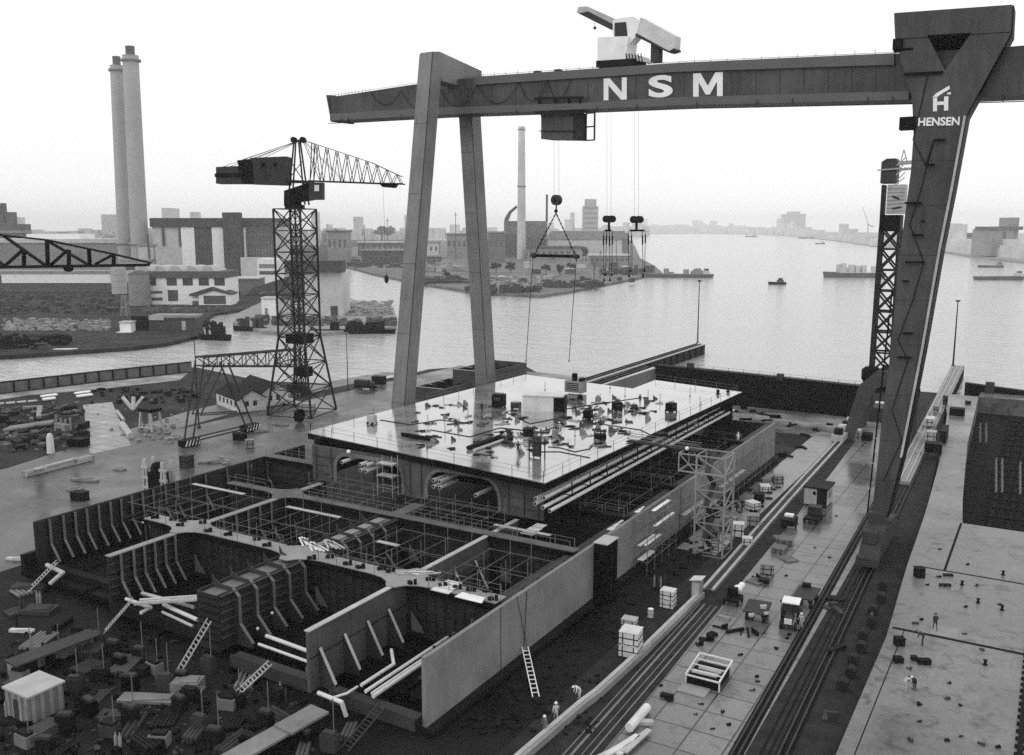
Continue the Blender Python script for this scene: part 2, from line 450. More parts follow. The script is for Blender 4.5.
def hribs(b, x, y0, y1, z0, z1, step=.85, d=.32):
    z = z0
    while z < z1: b.box(x, y0, z, x + d, y1, z + .07); z += step
def longwall(x, y0, y1, z1=HZ, t=.25, m='hull_wall', ribs=True):
    b = MB(); b.box(x - t, y0, BZ + .5, x, y1, z1)
    o = b.build('longitudinal_bulkhead', m, hull)
    if ribs:
        b = MB(); hribs(b, x, y0 + .05, y1 - .05, 2.6, z1 - .1); b.build('stiffener', 'rib_grey', o)
    return o
def webframe(x, y, z1=HZ, d=.55, k=2.0, fl='lattice_light', zk=3.9):
    b = MB(); b.ext([(x, y, z1 - .02), (x + d, y, z1 - .02), (x + d, y, zk), (x + k, y, FZ), (x + k, y, 1.35), (x, y, 1.35)], (0, .09, 0))
    o = b.build('web_frame', 'dark_steel', hull)
    b = MB()
    b.bar((x + d + .03, y + .05, z1), (x + d + .03, y + .05, zk), .3, .07)
    b.bar((x + d + .03, y + .05, zk), (x + k + .03, y + .05, FZ), .3, .07)
    b.build('flange', fl, o)
mat('flange_grey', 0.14, 0.6, 0.3, 0.6)
for y in (64.0, 65.8, 67.4, 69.0, 70.7, 72.4, 74, 75.6, 77.3, 79, 81, 83, 88, 92, 96, 100, 104, 107): webframe(-104.1, y, fl='flange_grey')
longwall(-86.1, 59.5, 93)
for y in (60.6, 62.2, 63.6, 65.0, 66.4, 67.8): webframe(-86.1, y, fl='flange_grey')
for y in (73, 75, 77, 79, 81, 83): webframe(-86.1, y, fl='flange_grey')
b = MB(); b.box(-86.5, 59.4, HZ, -85.6, 93, HZ + .1); b.build('top_flange', 'concrete', hull)
# double wall
longwall(-67.4, 58, 93); longwall(-70.2, 58, 93, ribs=False)
b = MB(); b.box(-70.2, 57.85, BZ + .5, -67.4, 58, HZ)
o = b.build('front_plate', 'hull_wall', hull)
b = MB(); z = 2.2
while z < 6.8: b.box(-70.1, 57.6, z, -67.5, 57.85, z + .08); z += .75
b.build('stiffener', 'dark_steel', o)
b = MB(); b.box(-70.2, 58, HZ - .35, -67.4, 93, HZ - .28)
b.build('top_plate', 'flange_grey', hull)
for y in (59.9, 62.2, 64.5, 66.8, 69.1, 73.6, 75.9, 78.2, 80.5, 82.8):
    x = -67.4
    b = MB(); b.ext([(-70.3, y, HZ - .3), (-70.3, y, HZ + 1.1), (-69.9, y, HZ + .5), (-69.2, y, HZ + .2), (-67.5, y, HZ + .15), (x + .75, y, HZ - .6), (x + .75, y, 3.6), (x + 2.4, y, FZ), (x + 2.4, y, 1.35), (x, y, 1.35), (x, y, HZ - .3)], (0, .1, 0))
    o = b.build('web_frame', 'mid_steel', hull)
    b = MB()
    for p, q in (((-67.5, HZ + .15), (x + .77, HZ - .6)), ((x + .77, HZ - .6), (x + .77, 3.6)), ((x + .77, 3.6), (x + 2.42, FZ))):
        b.bar((p[0], y + .05, p[1]), (q[0], y + .05, q[1]), .32, .07)
    b.build('flange', 'flange_grey', o)
# single wall with pale top edge
b = MB(); b.box(-54.6, 56.4, BZ + .5, -54.3, 93, HZ); o = b.build('longitudinal_bulkhead', 'w4_grey', hull)
b = MB(); b.box(-54.3, 56.4, 4.4, -54.22, 93, 4.46); b.build('weld_seam', 'dark_steel', o)
b = MB(); b.box(-54.75, 56.35, HZ, -54.15, 93, HZ + .09); b.build('top_flange', 'pale_grey', hull)
for y in (57.6, 60.9, 64.2, 67.4, 75, 79, 83):
    x = -54.3
    b = MB(); b.ext([(x, y, 5.1), (x + .15, y, 5.1), (x + 1.9, y, FZ + .1), (x + 1.9, y, 1.35), (x, y, 1.35)], (0, .09, 0))
    o = b.build('web_frame', 'mid_steel', hull)
    b = MB(); b.bar((x + .17, y + .05, 5.1), (x + 1.92, y + .05, FZ + .1), .3, .07); b.build('flange', 'pale_grey', o)
# double bottom: front floor plates and longitudinal girders between the walls
for x0, x1, y in ((-104.1, -86.4, 62.3), (-86.1, -70.3, 59.2), (-65, -54.7, 57.0), (-52.3, -43, 56.6)):
    b = MB(); b.box(x0, y, BZ, x1, y + .12, FZ + .1); b.box(x0, y + .12, FZ - .2, x1, y + 1.3, FZ - .1)
    b.build('floor_plate', 'mid_steel' if x0 > -70 else 'dark_steel', hull)
for x in (-98, -92, -80, -75, -61, -58, -50, -47):
    b = MB(); b.box(x, 60, BZ + .5, x + .12, 93, FZ - .2); b.build('bottom_girder', 'dark_steel', hull)
for y in (64, 68, 75, 79, 83):
    b = MB()
    for x0, x1 in ((-104, -86.5), (-86, -70.4), (-67.2, -54.8), (-54.1, -43.1)): b.box(x0, y, BZ + .5, x1, y + .1, FZ - .35)
    b.build('floor_web', 'dark_steel', hull)
# transverse bulkheads with the pale gangway strip on top and rounded gussets
mat('gang_dark', 0.11, 0.8, 0.4, 0.5)
mat('wire', 0.16, 0.6, 0.2, 1)
def transverse(y, x0, x1, strip, wdt, gus, wall='hull_wall'):
    b = MB(); b.box(x0, y, BZ + .5, x1, y + .3, HZ)
    o = b.build('transverse_bulkhead', wall, hull)
    b = MB(); z = 2.4
    while z < 6.9: b.box(x0 + .1, y - .2, z, x1 - .1, y, z + .07); z += .9
    b.build('stiffener', 'hull_wall', o)
    pts = [(x0, y - wdt / 2), (x0, y + wdt / 2)]
    up = []; lo = []
    for g in gus:
        for s, arr in ((1, up), (-1, lo)):
            for dx, k in ((-3.6, 0), (-2.2, .25), (-1.2, .8), (-.55, 1.7), (.55, 1.7), (1.2, .8), (2.2, .25), (3.6, 0)):
                arr.append((g + dx, y + .15 + s * (wdt / 2 + k)))
    poly = [(x0, y + .15 - wdt / 2)] + lo + [(x1, y + .15 - wdt / 2), (x1, y + .15 + wdt / 2)] + up[::-1] + [(x0, y + .15 + wdt / 2)]
    b = MB(); b.prism(poly, HZ + .10, HZ + .2)
    b.build('gangway', strip, hull)
    for s in (-1, 1):
        yy = y + .15 + s * (wdt / 2 - .08)
        cuts = sorted([x0 + .5] + [g + d for g in gus for d in (-3.4, 3.4) if x0 < g + d < x1] + [x1 - .5])
        for q0, q1 in zip(cuts[::2], cuts[1::2]):
            if q1 - q0 < 1.5: continue
            b = MB(); b.bar((q0, yy, HZ + 1.25), (q1, yy, HZ + 1.25), .035); n = max(1, int((q1 - q0) / 2.4))
            for k in range(n + 1): xx = q0 + (q1 - q0) * k / n; b.bar((xx, yy, HZ + .2), (xx, yy, HZ + 1.3), .05)
            b.build('railing', 'wire', hull)
    # stringer plate under the gangway edge
    b = MB(); b.box(x0, y - wdt / 2 + .1, HZ - .5, x1, y - wdt / 2 + .18, HZ + .1); b.build('edge_plate', 'black_steel', hull)
transverse(70.6, -93.5, -43.2, 'concrete_pale', 1.9, (-86.2, -68.8, -54.4))
transverse(86.5, -97, -43.2, 'gang_dark', 1.3, (-86.2,))
mat('gang_dark', 0.09, 0.8, 0.4, 0.5)
transverse(100.5, -104, -92.3, 'gang_dark', 1.6, ())
for y in (100.5, 116.5, 132.5, 147.5): transverse(y, -55.8, -43.0, 'dark_steel', 1.2, ())
# gangway along the inside of the right shell and along the double wall
b = MB(); b.box(-44.3, 70, HZ - .5, -42.95, 166, HZ - .35); b.build('side_gangway', 'mid_steel', hull)
b = MB(); b.box(-69.8, 71.8, HZ - .27, -68.6, 85.4, HZ - .12); b.build('plank_walk', 'concrete', hull)
b = MB(); b.box(-56, 165.7, BZ + .5, -42.9, 166, HZ - .3); b.build('end_bulkhead', 'hull_wall', hull)
# bow-end inner wall below the upper block
b = MB(); b.box(-56.2, 93, BZ + .5, -55.9, 160, HZ); b.build('longitudinal_bulkhead', 'dark_steel', hull)
# vertical stiffeners on the cross walls and brackets at the wall heads
for y0_, xa, xb in ((70.6, -85.6, -70.8), (70.6, -66.6, -55.2), (70.6, -53.8, -43.4), (70.6, -95, -87), (86.5, -85, -71), (86.5, -66, -55.5), (86.5, -53, -44)):
    b = MB(); x = xa + .8
    while x < xb - .3: b.box(x, y0_ - .32, 1.9, x + .09, y0_ - .2, 6.4); x += 1.15
    b.build('stiffener', 'hull_wall', hull)
    for x in (xa + .3, xb - .3):
        s = 1 if x < (xa + xb) / 2 else -1
        b = MB(); b.ext([(x, y0_ - .25, 1.9), (x + s * 1.6, y0_ - .25, 1.9), (x, y0_ - .25, 4.0)], (0, -.12, 0)); b.build('bracket', 'flange_grey', hull)
for x, y0_, y1_ in ((-86.4, 60, 70), (-70.25, 60, 70)):
    for k in range(4):
        y = y0_ + 1 + k * 2.6; b = MB(); b.ext([(x - .02, y, 1.4), (x - 1.5, y, 1.4), (x - .4, y, 3.6), (x - .4, y, HZ - .1), (x - .02, y, HZ - .1)], (0, .1, 0)); b.build('web_frame', 'flange_grey', hull)
# pipes
mat('pipe_white', 0.62, 0.45, 0.15, 0.8)
def pipe(pts, r=.19, m='pipe_white', name='pipe'):
    b = MB(); b.path(pts, r, 8)
    for p in pts[1:-1]: b.ball(p, r * 1.02)
    return b.build(name, m, hull)
zz = FZ + .35
pipe([(-48.9, 57.5, zz + .1), (-48.9, 70, zz + .1)], .17); pipe([(-48.3, 57.6, zz + .05), (-48.3, 70, zz + .05)], .13); pipe([(-47.8, 57.2, zz + .1), (-47.8, 70, zz + .1)], .2)
pipe([(-49.7, 57.9, zz + .3), (-49.7, 62.5, zz + .3), (-51.3, 64.2, zz + .6)], .17)
pipe([(-50.8, 55.3, zz), (-50.2, 56.6, zz), (-50.2, 58, zz)], .12)
pipe([(-52.4, 55.4, zz), (-49.6, 55.2, zz), (-49.4, 55.5, .9)], .2)
pipe([(-64.3, 61, zz + .2), (-55.2, 60.4, zz + .2)], .2); pipe([(-63.9, 59.6, zz), (-55.4, 59.2, zz)], .15)
pipe([(-84.5, 60.2, zz), (-80.2, 60.0, zz), (-80, 58.6, zz)], .2, 'off_white')
pipe([(-83.5, 61.5, zz + .4), (-75.5, 61.8, zz + .4)], .2, 'pale_grey'); pipe([(-79.4, 61, zz + .15), (-73.2, 60.2, zz + .15)], .22); pipe([(-78.6, 60.2, zz - .2), (-73.0, 59.4, zz - .2)], .16, 'pale_grey')
pipe([(-101.5, 62, zz), (-97.5, 61.4, zz), (-96.6, 60, zz), (-97.0, 59.4, zz - .6)], .26, 'pale_grey')
# access walk across the bay between the second and third walls
b = MB(); b.bar((-81.2, 59.0, FZ + 1.0), (-70.2, 64.2, FZ + 2.3), 1.0, .08); b.build('plank_walk', 'pale_grey', hull)
b = MB()
for s in (-.45, .45): b.bar((-81.2, 59.0 + s, FZ + 1.25), (-70.2, 64.2 + s, FZ + 2.55), .16)
b.build('pipe', 'pipe_white', hull)
# lamps and small light marks inside
for p in ((-66.5, 64, 3.2), (-66, 61.5, 2.6), (-81, 88, 4), (-60, 73, 5)):
    b = MB(); b.ball(p, .16); b.build('work_lamp', 'white_paint', hull)

# ladders leaning on the hull front: each a thing of its own
def ladder(p, q, wd=.5, n=14, m='pale_grey', r=.05):
    p = Vector(p); q = Vector(q); d = (q - p).normalized()
    s = d.cross(Vector((0, 0, 1))).normalized() * (wd / 2); b = MB()
    b.bar(p - s, q - s, r * 2); b.bar(p + s, q + s, r * 2)
    for k in range(1, n): c = p.lerp(q, k / n); b.bar(c - s, c + s, r * 1.5)
    return b
LAD = [((-100.6, 58.6, .1), (-99.2, 61.9, 3.2), 'pale access ladder leaning on the hull bottom at the far left bay'),
       ((-83.5, 56.6, .1), (-81.6, 58.9, 3.3), 'pale ladder leaning on the plank walk between the second and third hull walls'),
       ((-69.3, 54.3, .1), (-68.2, 57.5, 4.6), 'thin grey ladder leaning on the closed front of the double hull wall'),
       ((-61.2, 53.5, .1), (-59.6, 56.9, 2.6), 'pale ladder with handrails at the bay left of the single bulkhead'),
       ((-47.0, 52.5, .1), (-46.2, 56.5, 2.4), 'dark steep ladder leaning below the white pipes of the right front bay')]
for i, (p, q, lab) in enumerate(LAD):
    one(ladder(p, q, .9, 13, 'pale_grey', .05), 'ladder', 'pale_grey' if i != 4 else 'mid_steel', lab, 'ladder')
p = G(536, 697, .05)
lad = thing('ladder', 'white ladder hanging on two ropes against the right hull side', 'ladder', (-42.2, 71, .3))
y0 = ON(530, 650, 0, -42.2)
ladder(G(536, 697, .05), ON(525, 647, 0, -42.25), .6, 12, r=.045).build('rungs_and_stiles', 'white_paint', lad)
b = MB(); b.tube(ON(524, 647, 0, -42.3), ON(527, 592, 0, -42.4), .035, 5); b.tube(ON(527, 647, 0, -42.3), ON(517, 596, 0, -42.4), .03, 5); b.build('rope', 'black_steel', lad)
# dark steel column box standing against the shell
cb = thing('column_box', 'black square steel column with pale top standing against the right hull side', 'steel column', (-41.4, 91, 0))
b = MB(); b.box(-42.4, 89.5, 0, -40.8, 92.3, 7.3); b.build('shaft', 'black_steel', cb)
b = MB(); b.box(-42.5, 89.4, 7.3, -40.7, 92.4, 7.4); b.build('top_plate', 'pale_grey', cb)
b = MB(); b.box(-40.8, 90.2, .3, -40.6, 90.4, 7.0); b.box(-40.8, 91.4, .3, -40.6, 91.6, 7.0); b.build('stiffener', 'dark_steel', cb)

# ------------------------------------------------------------ upper deck block on the hull
blk = thing('deck_block', 'big steel deck block with wet shining top plate lying across the middle of the hull', 'deck block', (-70, 128, 7))
dp = gp([(305, 432), (545, 483), (742, 392), (655, 380), (633, 388.5), (525, 374.5)], 13.0)
dkz = 13.0
b = MB(); b.prism(dp, dkz - .12, dkz); dk = b.build('deck_plate', 'wet_deck', blk)
NL, NR, FR = dp[0], dp[1], dp[2]
# fascia (deck edge girder)
b = MB()
b.ext([Vector((NL.x + .3, NL.y + .25, dkz - .12)), Vector((NR.x - .3, NR.y + .25, dkz - .12)), Vector((NR.x - .3, NR.y + .25, dkz - 1.0)), Vector((NL.x + .3, NL.y + .25, dkz - 1.0))], (0, .3, 0))
b.ext([Vector((NR.x - .3, NR.y + .3, dkz - .12)), Vector((FR.x - .3, FR.y, dkz - .12)), Vector((FR.x - .3, FR.y, dkz - 1.1)), Vector((NR.x - .3, NR.y + .3, dkz - 1.1))], (-.3, 0, 0))
b.build('edge_girder', 'black_steel', blk)
# front wall with two big rounded openings
yf = 94.2
def fp(px, py): return ON(px, py, 1, yf)
x0, x1 = -88.6, -51.5
def arch(xa, xb, z0, z1, r=2.0, top_only=True):
    pts = [(xa, yf, z0), (xb, yf, z0), (xb, yf, z1 - r)]
    for k in range(1, 5): t = k / 4 * math.pi / 2; pts.append((xb - r + r * math.cos(t), yf, z1 - r + r * math.sin(t)))
    for k in range(0, 5): t = math.pi / 2 + k / 4 * math.pi / 2; pts.append((xa + r + r * math.cos(t), yf, z1 - r + r * math.sin(t)))
    return pts
xm = (-72.2 - 69.0) / 2
b = MB()
b.ext([(x0, yf, HZ), (xm, yf, HZ), (xm, yf, dkz - 1.0), (x0, yf, dkz - 1.0)], (0, .3, 0), arch(-84.3, -72.6, HZ + .25, 11.4))
b.ext([(xm, yf, HZ), (x1, yf, HZ), (x1, yf, dkz - 1.0), (xm, yf, dkz - 1.0)], (0, .3, 0), arch(-68.8, -57.6, HZ + .25, 11.4, 2.6))
fw_ = b.build('front_wall', 'front_grey', blk)
for ar in (arch(-84.3, -72.6, HZ + .25, 11.4), arch(-68.8, -57.6, HZ + .25, 11.4, 2.6)):
    b = MB()
    for a, c in zip(ar[1:], ar[2:] + ar[:1]): b.bar(Vector(a) + Vector((0, -.1, 0)), Vector(c) + Vector((0, -.1, 0)), .16, .5)
    b.build('arch_flange', 'flange_grey', fw_)
b = MB()
for x in (-87.9, -85.2, xm - .9, xm + .9, -56.4, -54.2, -52.2): b.box(x, yf - .22, HZ + .3, x + .1, yf, dkz - 1.0)
for z in (8.2, 9.4, 10.6): b.box(-57.3, yf - .2, z, x1, yf, z + .07); b.box(x0, yf - .2, z, -84.6, yf, z + .07)
b.build('stiffener', 'front_grey', fw_)
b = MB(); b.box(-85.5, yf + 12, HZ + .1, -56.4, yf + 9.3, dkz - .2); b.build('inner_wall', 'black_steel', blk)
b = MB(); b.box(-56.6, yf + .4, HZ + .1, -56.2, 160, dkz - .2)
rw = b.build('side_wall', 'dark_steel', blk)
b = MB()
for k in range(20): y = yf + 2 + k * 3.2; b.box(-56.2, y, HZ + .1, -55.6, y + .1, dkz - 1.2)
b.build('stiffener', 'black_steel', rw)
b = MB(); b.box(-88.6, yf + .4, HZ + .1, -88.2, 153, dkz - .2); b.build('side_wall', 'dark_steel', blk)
b = MB(); b.box(-56, 158.5, HZ, -48.4, 158.9, dkz - .2); b.build('end_wall', 'dark_steel', blk)
for k in range(12):
    y = 99 + k * 5.0
    b = MB(); b.ext([(-56.1, y, dkz - .15), (-49.0, y, dkz - .15), (-49.0, y, dkz - 1.0), (-56.1, y, dkz - 3.2)], (0, .15, 0)); b.build('bracket', 'black_steel', blk)
# pipe bundles
def bpipe(p, q, r=.24):
    b = MB(); b.tube(p, q, r, 10); o = b.build('pipe', 'pipe_white', blk)
    d = (Vector(p) - Vector(q)).normalized(); b = MB(); b.tube(Vector(p) + d * .005, Vector(p) + d * .02, r * .75, 10); b.build('pipe_mouth', 'black_steel', o)
e0 = 90.8
for x, z, ya, yb in ((-51.0, 10.6, 91.4, 150), (-50.0, 10.8, 91.6, 156), (-51.2, 9.9, 91.6, 150), (-49.9, 9.75, 91.2, 159), (-48.9, 9.55, 91.0, 161)):
    bpipe((x, ya, z), (x, yb, z))
for k in range(13):
    y = 96 + k * 5
    b = MB(); b.box(-51.6, y, 10.15, -48.4, y + .12, 10.25); b.bar((-48.5, y, 10.2), (-48.6, y, 11.9), .12); b.bar((-51.5, y, 10.2), (-51.5, y, 11.9), .12); b.build('pipe_hanger', 'dark_steel', blk)
for cx, cz in ((-78.2, 10.4), (-66.2, 9.9)):
    for dx in (-.5, .5):
        for dz in (-.45, .35): bpipe((cx + dx, yf - 1.5, cz + dz), (cx + dx, yf + 2.5, cz + dz), .25)
bpipe((-81.8, yf - 1.6, 10.7), (-81.8, yf + 2.5, 10.7), .26); bpipe((-60.4, yf - 1.3, 9.2), (-60.4, yf + 2.5, 9.2), .26)
for cx in (-91.0,):
    for dx in (-.5, .5):
        for dz in (-.45, .35): bpipe((cx + dx, yf + 3.5, 9.6 + dz), (cx + dx, yf + 6.5, 9.6 + dz), .25)
# internal stringer shelves round the bays
for (x0, x1, y0, y1) in ((-104.1, -103.0, 74, 85.5), (-86.1, -85.2, 73, 85.5), (-67.4, -66.5, 73, 85.5), (-44.0, -42.95, 58.5, 69.5), (-44.0, -42.95, 73, 85.5), (-54.3, -53.4, 73, 85.5), (-71.2, -70.2, 73, 85.5), (-55.5, -54.6, 73, 85.5)):
    MB().box(x0, y0, 4.4, x1, y1, 4.5).build('stringer', 'hull_wall', hull)
for y in (60, 63, 66, 75, 78, 81, 84):
    b = MB(); b.ext([(-42.92, y, 1.4), (-44.6, y, 1.4), (-43.4, y, 3.6), (-43.4, y, 6.9), (-42.92, y, 6.9)], (0, .1, 0)); o = b.build('web_frame', 'hull_wall', hull)
    b = MB(); b.bar((-43.42, y + .05, 3.6), (-43.42, y + .05, 6.9), .26, .06); b.bar((-44.62, y + .05, 1.4), (-43.42, y + .05, 3.6), .26, .06); b.build('flange', 'flange_grey', o)
b = MB(); b.ball((-81.4, yf - .6, 12.0), .28); b.build('work_lamp', 'white_paint', blk)
# wire railing round the deck edge
mat('wire', 0.12, 0.6, 0.2, 1)
def railing(mb, a, c, step=3.0, h=1.15, r=.035):
    a = Vector(a); c = Vector(c); n = max(1, int((c - a).length / step))
    for k in range(n + 1):
        p = a.lerp(c, k / n); mb.bar(p, p + Vector((0, 0, h)), r * 2)
    for z in (h * .55, h): mb.bar(a + Vector((0, 0, z)), c + Vector((0, 0, z)), r)
    return mb
b = MB()
ins = [NL + Vector((.6, .5, 0)), NR + Vector((-.5, .5, 0)), FR + Vector((-.5, -.6, 0)), dp[3] + Vector((.3, -.6, 0))]
for a, c in zip(ins, ins[1:]): railing(b, a, c, 4.5, 1.2, .03)
railing(b, ins[0], dp[5] + Vector((.5, -.6, 0)), 4.5, 1.2, .03)
b.build('railing', 'wire', blk)
b = MB()
for k in range(26):
    p = NR.lerp(FR, k / 25.0); b.bar((p.x - .1, p.y, dkz - .15), (p.x - .1, p.y, dkz - .55 - .4 * rnd.random()), .1)
b.build('edge_bracket', 'dark_steel', blk)
# ------------------------------------------------------------ the gantry crane
GY = 122.5
A0 = (-15.0, 124.9); A1 = (-96.0, 139.2)
def gf(px, py): return ONV(px, py, A0, A1)
gdir = Vector((A1[0] - A0[0], A1[1] - A0[1], 0)).normalized()      # along the girder towards the far legs
gback = Vector((gdir.y, -gdir.x, 0))
if gback.y < 0: gback = -gback
gout = -gback
gan = thing('gantry_crane', 'giant dark gantry crane lettered NSM spanning the whole building dock', 'gantry crane', (-17, 125, 0))
poly = [(1100, 39), (1011, 46.5), (895, 53.5), (680, 63), (476, 77), (410, 85), (328, 97.5), (332, 121), (436, 115), (573, 110), (680, 105.5), (912, 100), (1100, 92)]
pts = [gf(*p) for p in poly]
b = MB(); b.ext(pts, gback * 5.0)
gird = b.build('girder', 'crane_grey', gan)
# top flange band, bottom flange band, walkway rail, web stiffeners
def band(l1, l2, out, name, m, par):
    b = MB(); b.ext([gf(*p) + gout * .02 for p in l1 + l2[::-1]], gout * out); return b.build(name, m, par)
mat('girder_web', 0.05, 0.55, 0.15, 0.2)
mat('girder_band', 0.1, 0.55, 0.15, 0.2)
band([(476, 77), (680, 63), (895, 53.5)], [(476, 85), (680, 72), (895, 65)], .35, 'top_flange', 'girder_band', gan)
band([(332, 114), (436, 108), (573, 103.5), (680, 97.5), (910, 91.5)], [(332, 121), (436, 115), (573, 110), (680, 105.5), (910, 100)], .5, 'bottom_flange', 'girder_band', gan)
b = MB()
for a, c in (((332, 124), (436, 118.5)), ((436, 118.5), (573, 114)), ((573, 114), (680, 109.5)), ((680, 109.5), (912, 104)), ((981, 103.5), (1100, 100))):
    b.bar(gf(*a) + gout * .9, gf(*c) + gout * .9, .1)
for x, y in [(345, 123), (352, 122.5), (352, 122.5), (405, 120), (520, 116), (600, 113), (640, 111.5), (700, 108.8), (760, 107), (795, 106.3), (870, 105), (895, 104.5), (1005, 103)]:
    p = gf(x, y) + gout * .9; b.bar(p, p + Vector((0, 0, .9)), .12)
b.build('walkway_rail', 'lattice_dark', gan)
b = MB()
for a, c in zip([(328, 95), (410, 82.5), (476, 74.5), (680, 60.5)], [(410, 82.5), (476, 74.5), (680, 60.5), (893, 51)]):
    b.bar(gf(*a) + gback * 1, gf(*c) + gback * 1, .05)
for k in range(40):
    t = k / 39.0; p = gf(328, 97.5).lerp(gf(476, 77), t) if t < .3 else gf(476, 77).lerp(gf(893, 53.7), (t - .3) / .7)
    b.bar(p + gback, p + gback + Vector((0, 0, .8)), .05)
b.build('top_railing', 'lattice_dark', gan)
# drooping power cable festoon below the top flange
b = MB(); fx = [372, 402, 440, 478, 520, 548, 572]
for xa, xb in zip(fx, fx[1:]):
    prev = None
    for k in range(9):
        t = k / 8; x = xa + (xb - xa) * t; ytop = 77 + (476 - x) * .07 + 8.5; y = ytop + 22 * (1 - (2 * t - 1) ** 2) * (.9 if xa > 400 else .6)
        p = gf(x, y) + gout * .25
        if prev is not None: b.tube(prev, p, .05, 5)
        prev = p
b.build('cable_festoon', 'black_steel', gan)
b = MB()
for x in range(420, 900, 24):
    y0 = 77 - (x - 476) * .0562 + 10; b.bar(gf(x, y0) + gout * .03, gf(x, y0 + 27) + gout * .03, .07)
b.build('web_seam', 'crane_seam', gird)
# end face detail
b = MB(); p = gf(328, 97.5); b.ext([gf(326, 95) , gf(330, 95), gf(334, 122), gf(331, 122)], gback * 5.2); b.build('end_plate', 'crane_grey', gan)
# NSM
for ch, bx in (('N', (604, 78, 627, 100.5)), ('S', (649, 75.3, 673, 98)), ('M', (693.5, 73, 723, 97))):
    bl = gf(bx[0], bx[3] ); br = gf(bx[2], bx[3] - 1.0); tl = gf(bx[0], bx[1] + .6)
    W_, H_ = (br - bl), (tl - bl)
    if ch != 'S':
        k = .2 if ch == 'N' else .17
        pls = {'N': [(0, 0), (0, 1), (.26, 1), (.79, .34), (.79, 1), (1, 1), (1, 0), (.76, 0), (.21, .68), (.21, 0)],
               'M': [(0, 0), (0, 1), (.25, 1), (.5, .45), (.75, 1), (1, 1), (1, 0), (.81, 0), (.81, .62), (.57, .08), (.43, .08), (.19, .62), (.19, 0)]}[ch]
        b = MB(); b.ext([bl + W_ * u_ + H_ * v_ + gout * .06 for u_, v_ in pls], gout * .04); b.build('letter', 'white_paint', gan); continue
    text_part(ch, gan, 'white_paint', bl + gout * .06, (br - bl), (tl - bl).normalized(), (br - bl).length, (tl - bl).length, gout, 'letter', 0.035)
# rigid leg
def lp(px, py): return ON(px, py, 1, GY)
outl = [(894, 13), (1012.5, 4.5), (1011, 33), (965.5, 116), (952, 190), (940, 250), (922.5, 350), (901.6, 457), (886, 519), (871.5, 519), (880.7, 430), (890.7, 350), (899, 260), (911, 170), (913.5, 134), (912, 97), (902, 64), (895, 38)]
hole = [(927, 35), (971.5, 32.6), (945, 70.5)]
P = [lp(*p) for p in outl]
b = MB(); b.ext(P, (0, 4.2, 0), [lp(*p) for p in hole])
leg = b.build('rigid_leg', 'crane_grey', gan)
b = MB(); b.ext([lp(*p) + Vector((0, 4.21, 0)) for p in ((915, 30), (980, 26), (950, 80), (936, 80))], (0, .1, 0)); b.build('inner_plate', 'black_steel', leg)
# right flank's shade put into a black plate, edge highlight into a pale flange
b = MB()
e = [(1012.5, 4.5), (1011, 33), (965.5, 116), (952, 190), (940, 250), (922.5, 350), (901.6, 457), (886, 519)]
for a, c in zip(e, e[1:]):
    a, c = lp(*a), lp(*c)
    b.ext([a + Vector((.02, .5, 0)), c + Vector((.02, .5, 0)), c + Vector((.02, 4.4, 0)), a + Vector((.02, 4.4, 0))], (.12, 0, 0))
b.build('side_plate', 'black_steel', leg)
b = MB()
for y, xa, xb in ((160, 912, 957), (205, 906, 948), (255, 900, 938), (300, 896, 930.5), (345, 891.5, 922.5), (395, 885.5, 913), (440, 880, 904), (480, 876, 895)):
    b = MB(); b.bar(lp(xa, y) + Vector((0, -.02, 0)), lp(xb, y) + Vector((0, -.02, 0)), .05); b.build('weld_seam', 'crane_seam', leg)
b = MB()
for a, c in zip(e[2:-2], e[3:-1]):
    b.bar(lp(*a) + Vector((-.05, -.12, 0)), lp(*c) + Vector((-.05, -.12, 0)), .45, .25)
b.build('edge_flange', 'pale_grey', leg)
b = MB()
b.bar(lp(893, 39.5) + Vector((0, -.02, 0)), lp(1011, 32) + Vector((0, -.02, 0)), .06)
b.bar(lp(904, 74.5) + Vector((0, -.2, 0)), lp(943, 72.5) + Vector((0, -.2, 0)), .28)
for x, y, x2 in ((934, 140, 946), (925, 221, 921), (912, 235, 924), (903, 281, 909), (905, 262, 925), (903, 333, 913), (898, 357, 912), (925, 165, 935), (905, 203, 922)):
    b.bar(lp(x, y) + Vector((0, -.35, 0)), lp(x2, y) + Vector((0, -.35, 0)), .22)
b.build('bracket', 'black_steel', leg)
b = MB()
cpts = [lp(x, y) + Vector((0, -.12, 0)) for x, y in ((928, 75), (920, 110), (913, 140), (926, 165), (934, 140), (921, 190), (910, 225), (924, 262), (913, 300), (898, 340), (908, 360), (892, 410), (902, 440), (884, 480))]
b.path(cpts, .05, 4)
b.build('cable', 'black_steel', leg)
# zig-zag inspection ladder on the leg's left edge
b = MB()
for k in range(9):
    x0_, y0_ = 897 - k * 2.8, 290 + k * 25
    b.bar(lp(x0_ - 3, y0_) + Vector((-.3, .6, 0)), lp(x0_ - 5.5, y0_ + 24) + Vector((-.3, .6, 0)), .18)
b.build('ladder', 'black_steel', leg)
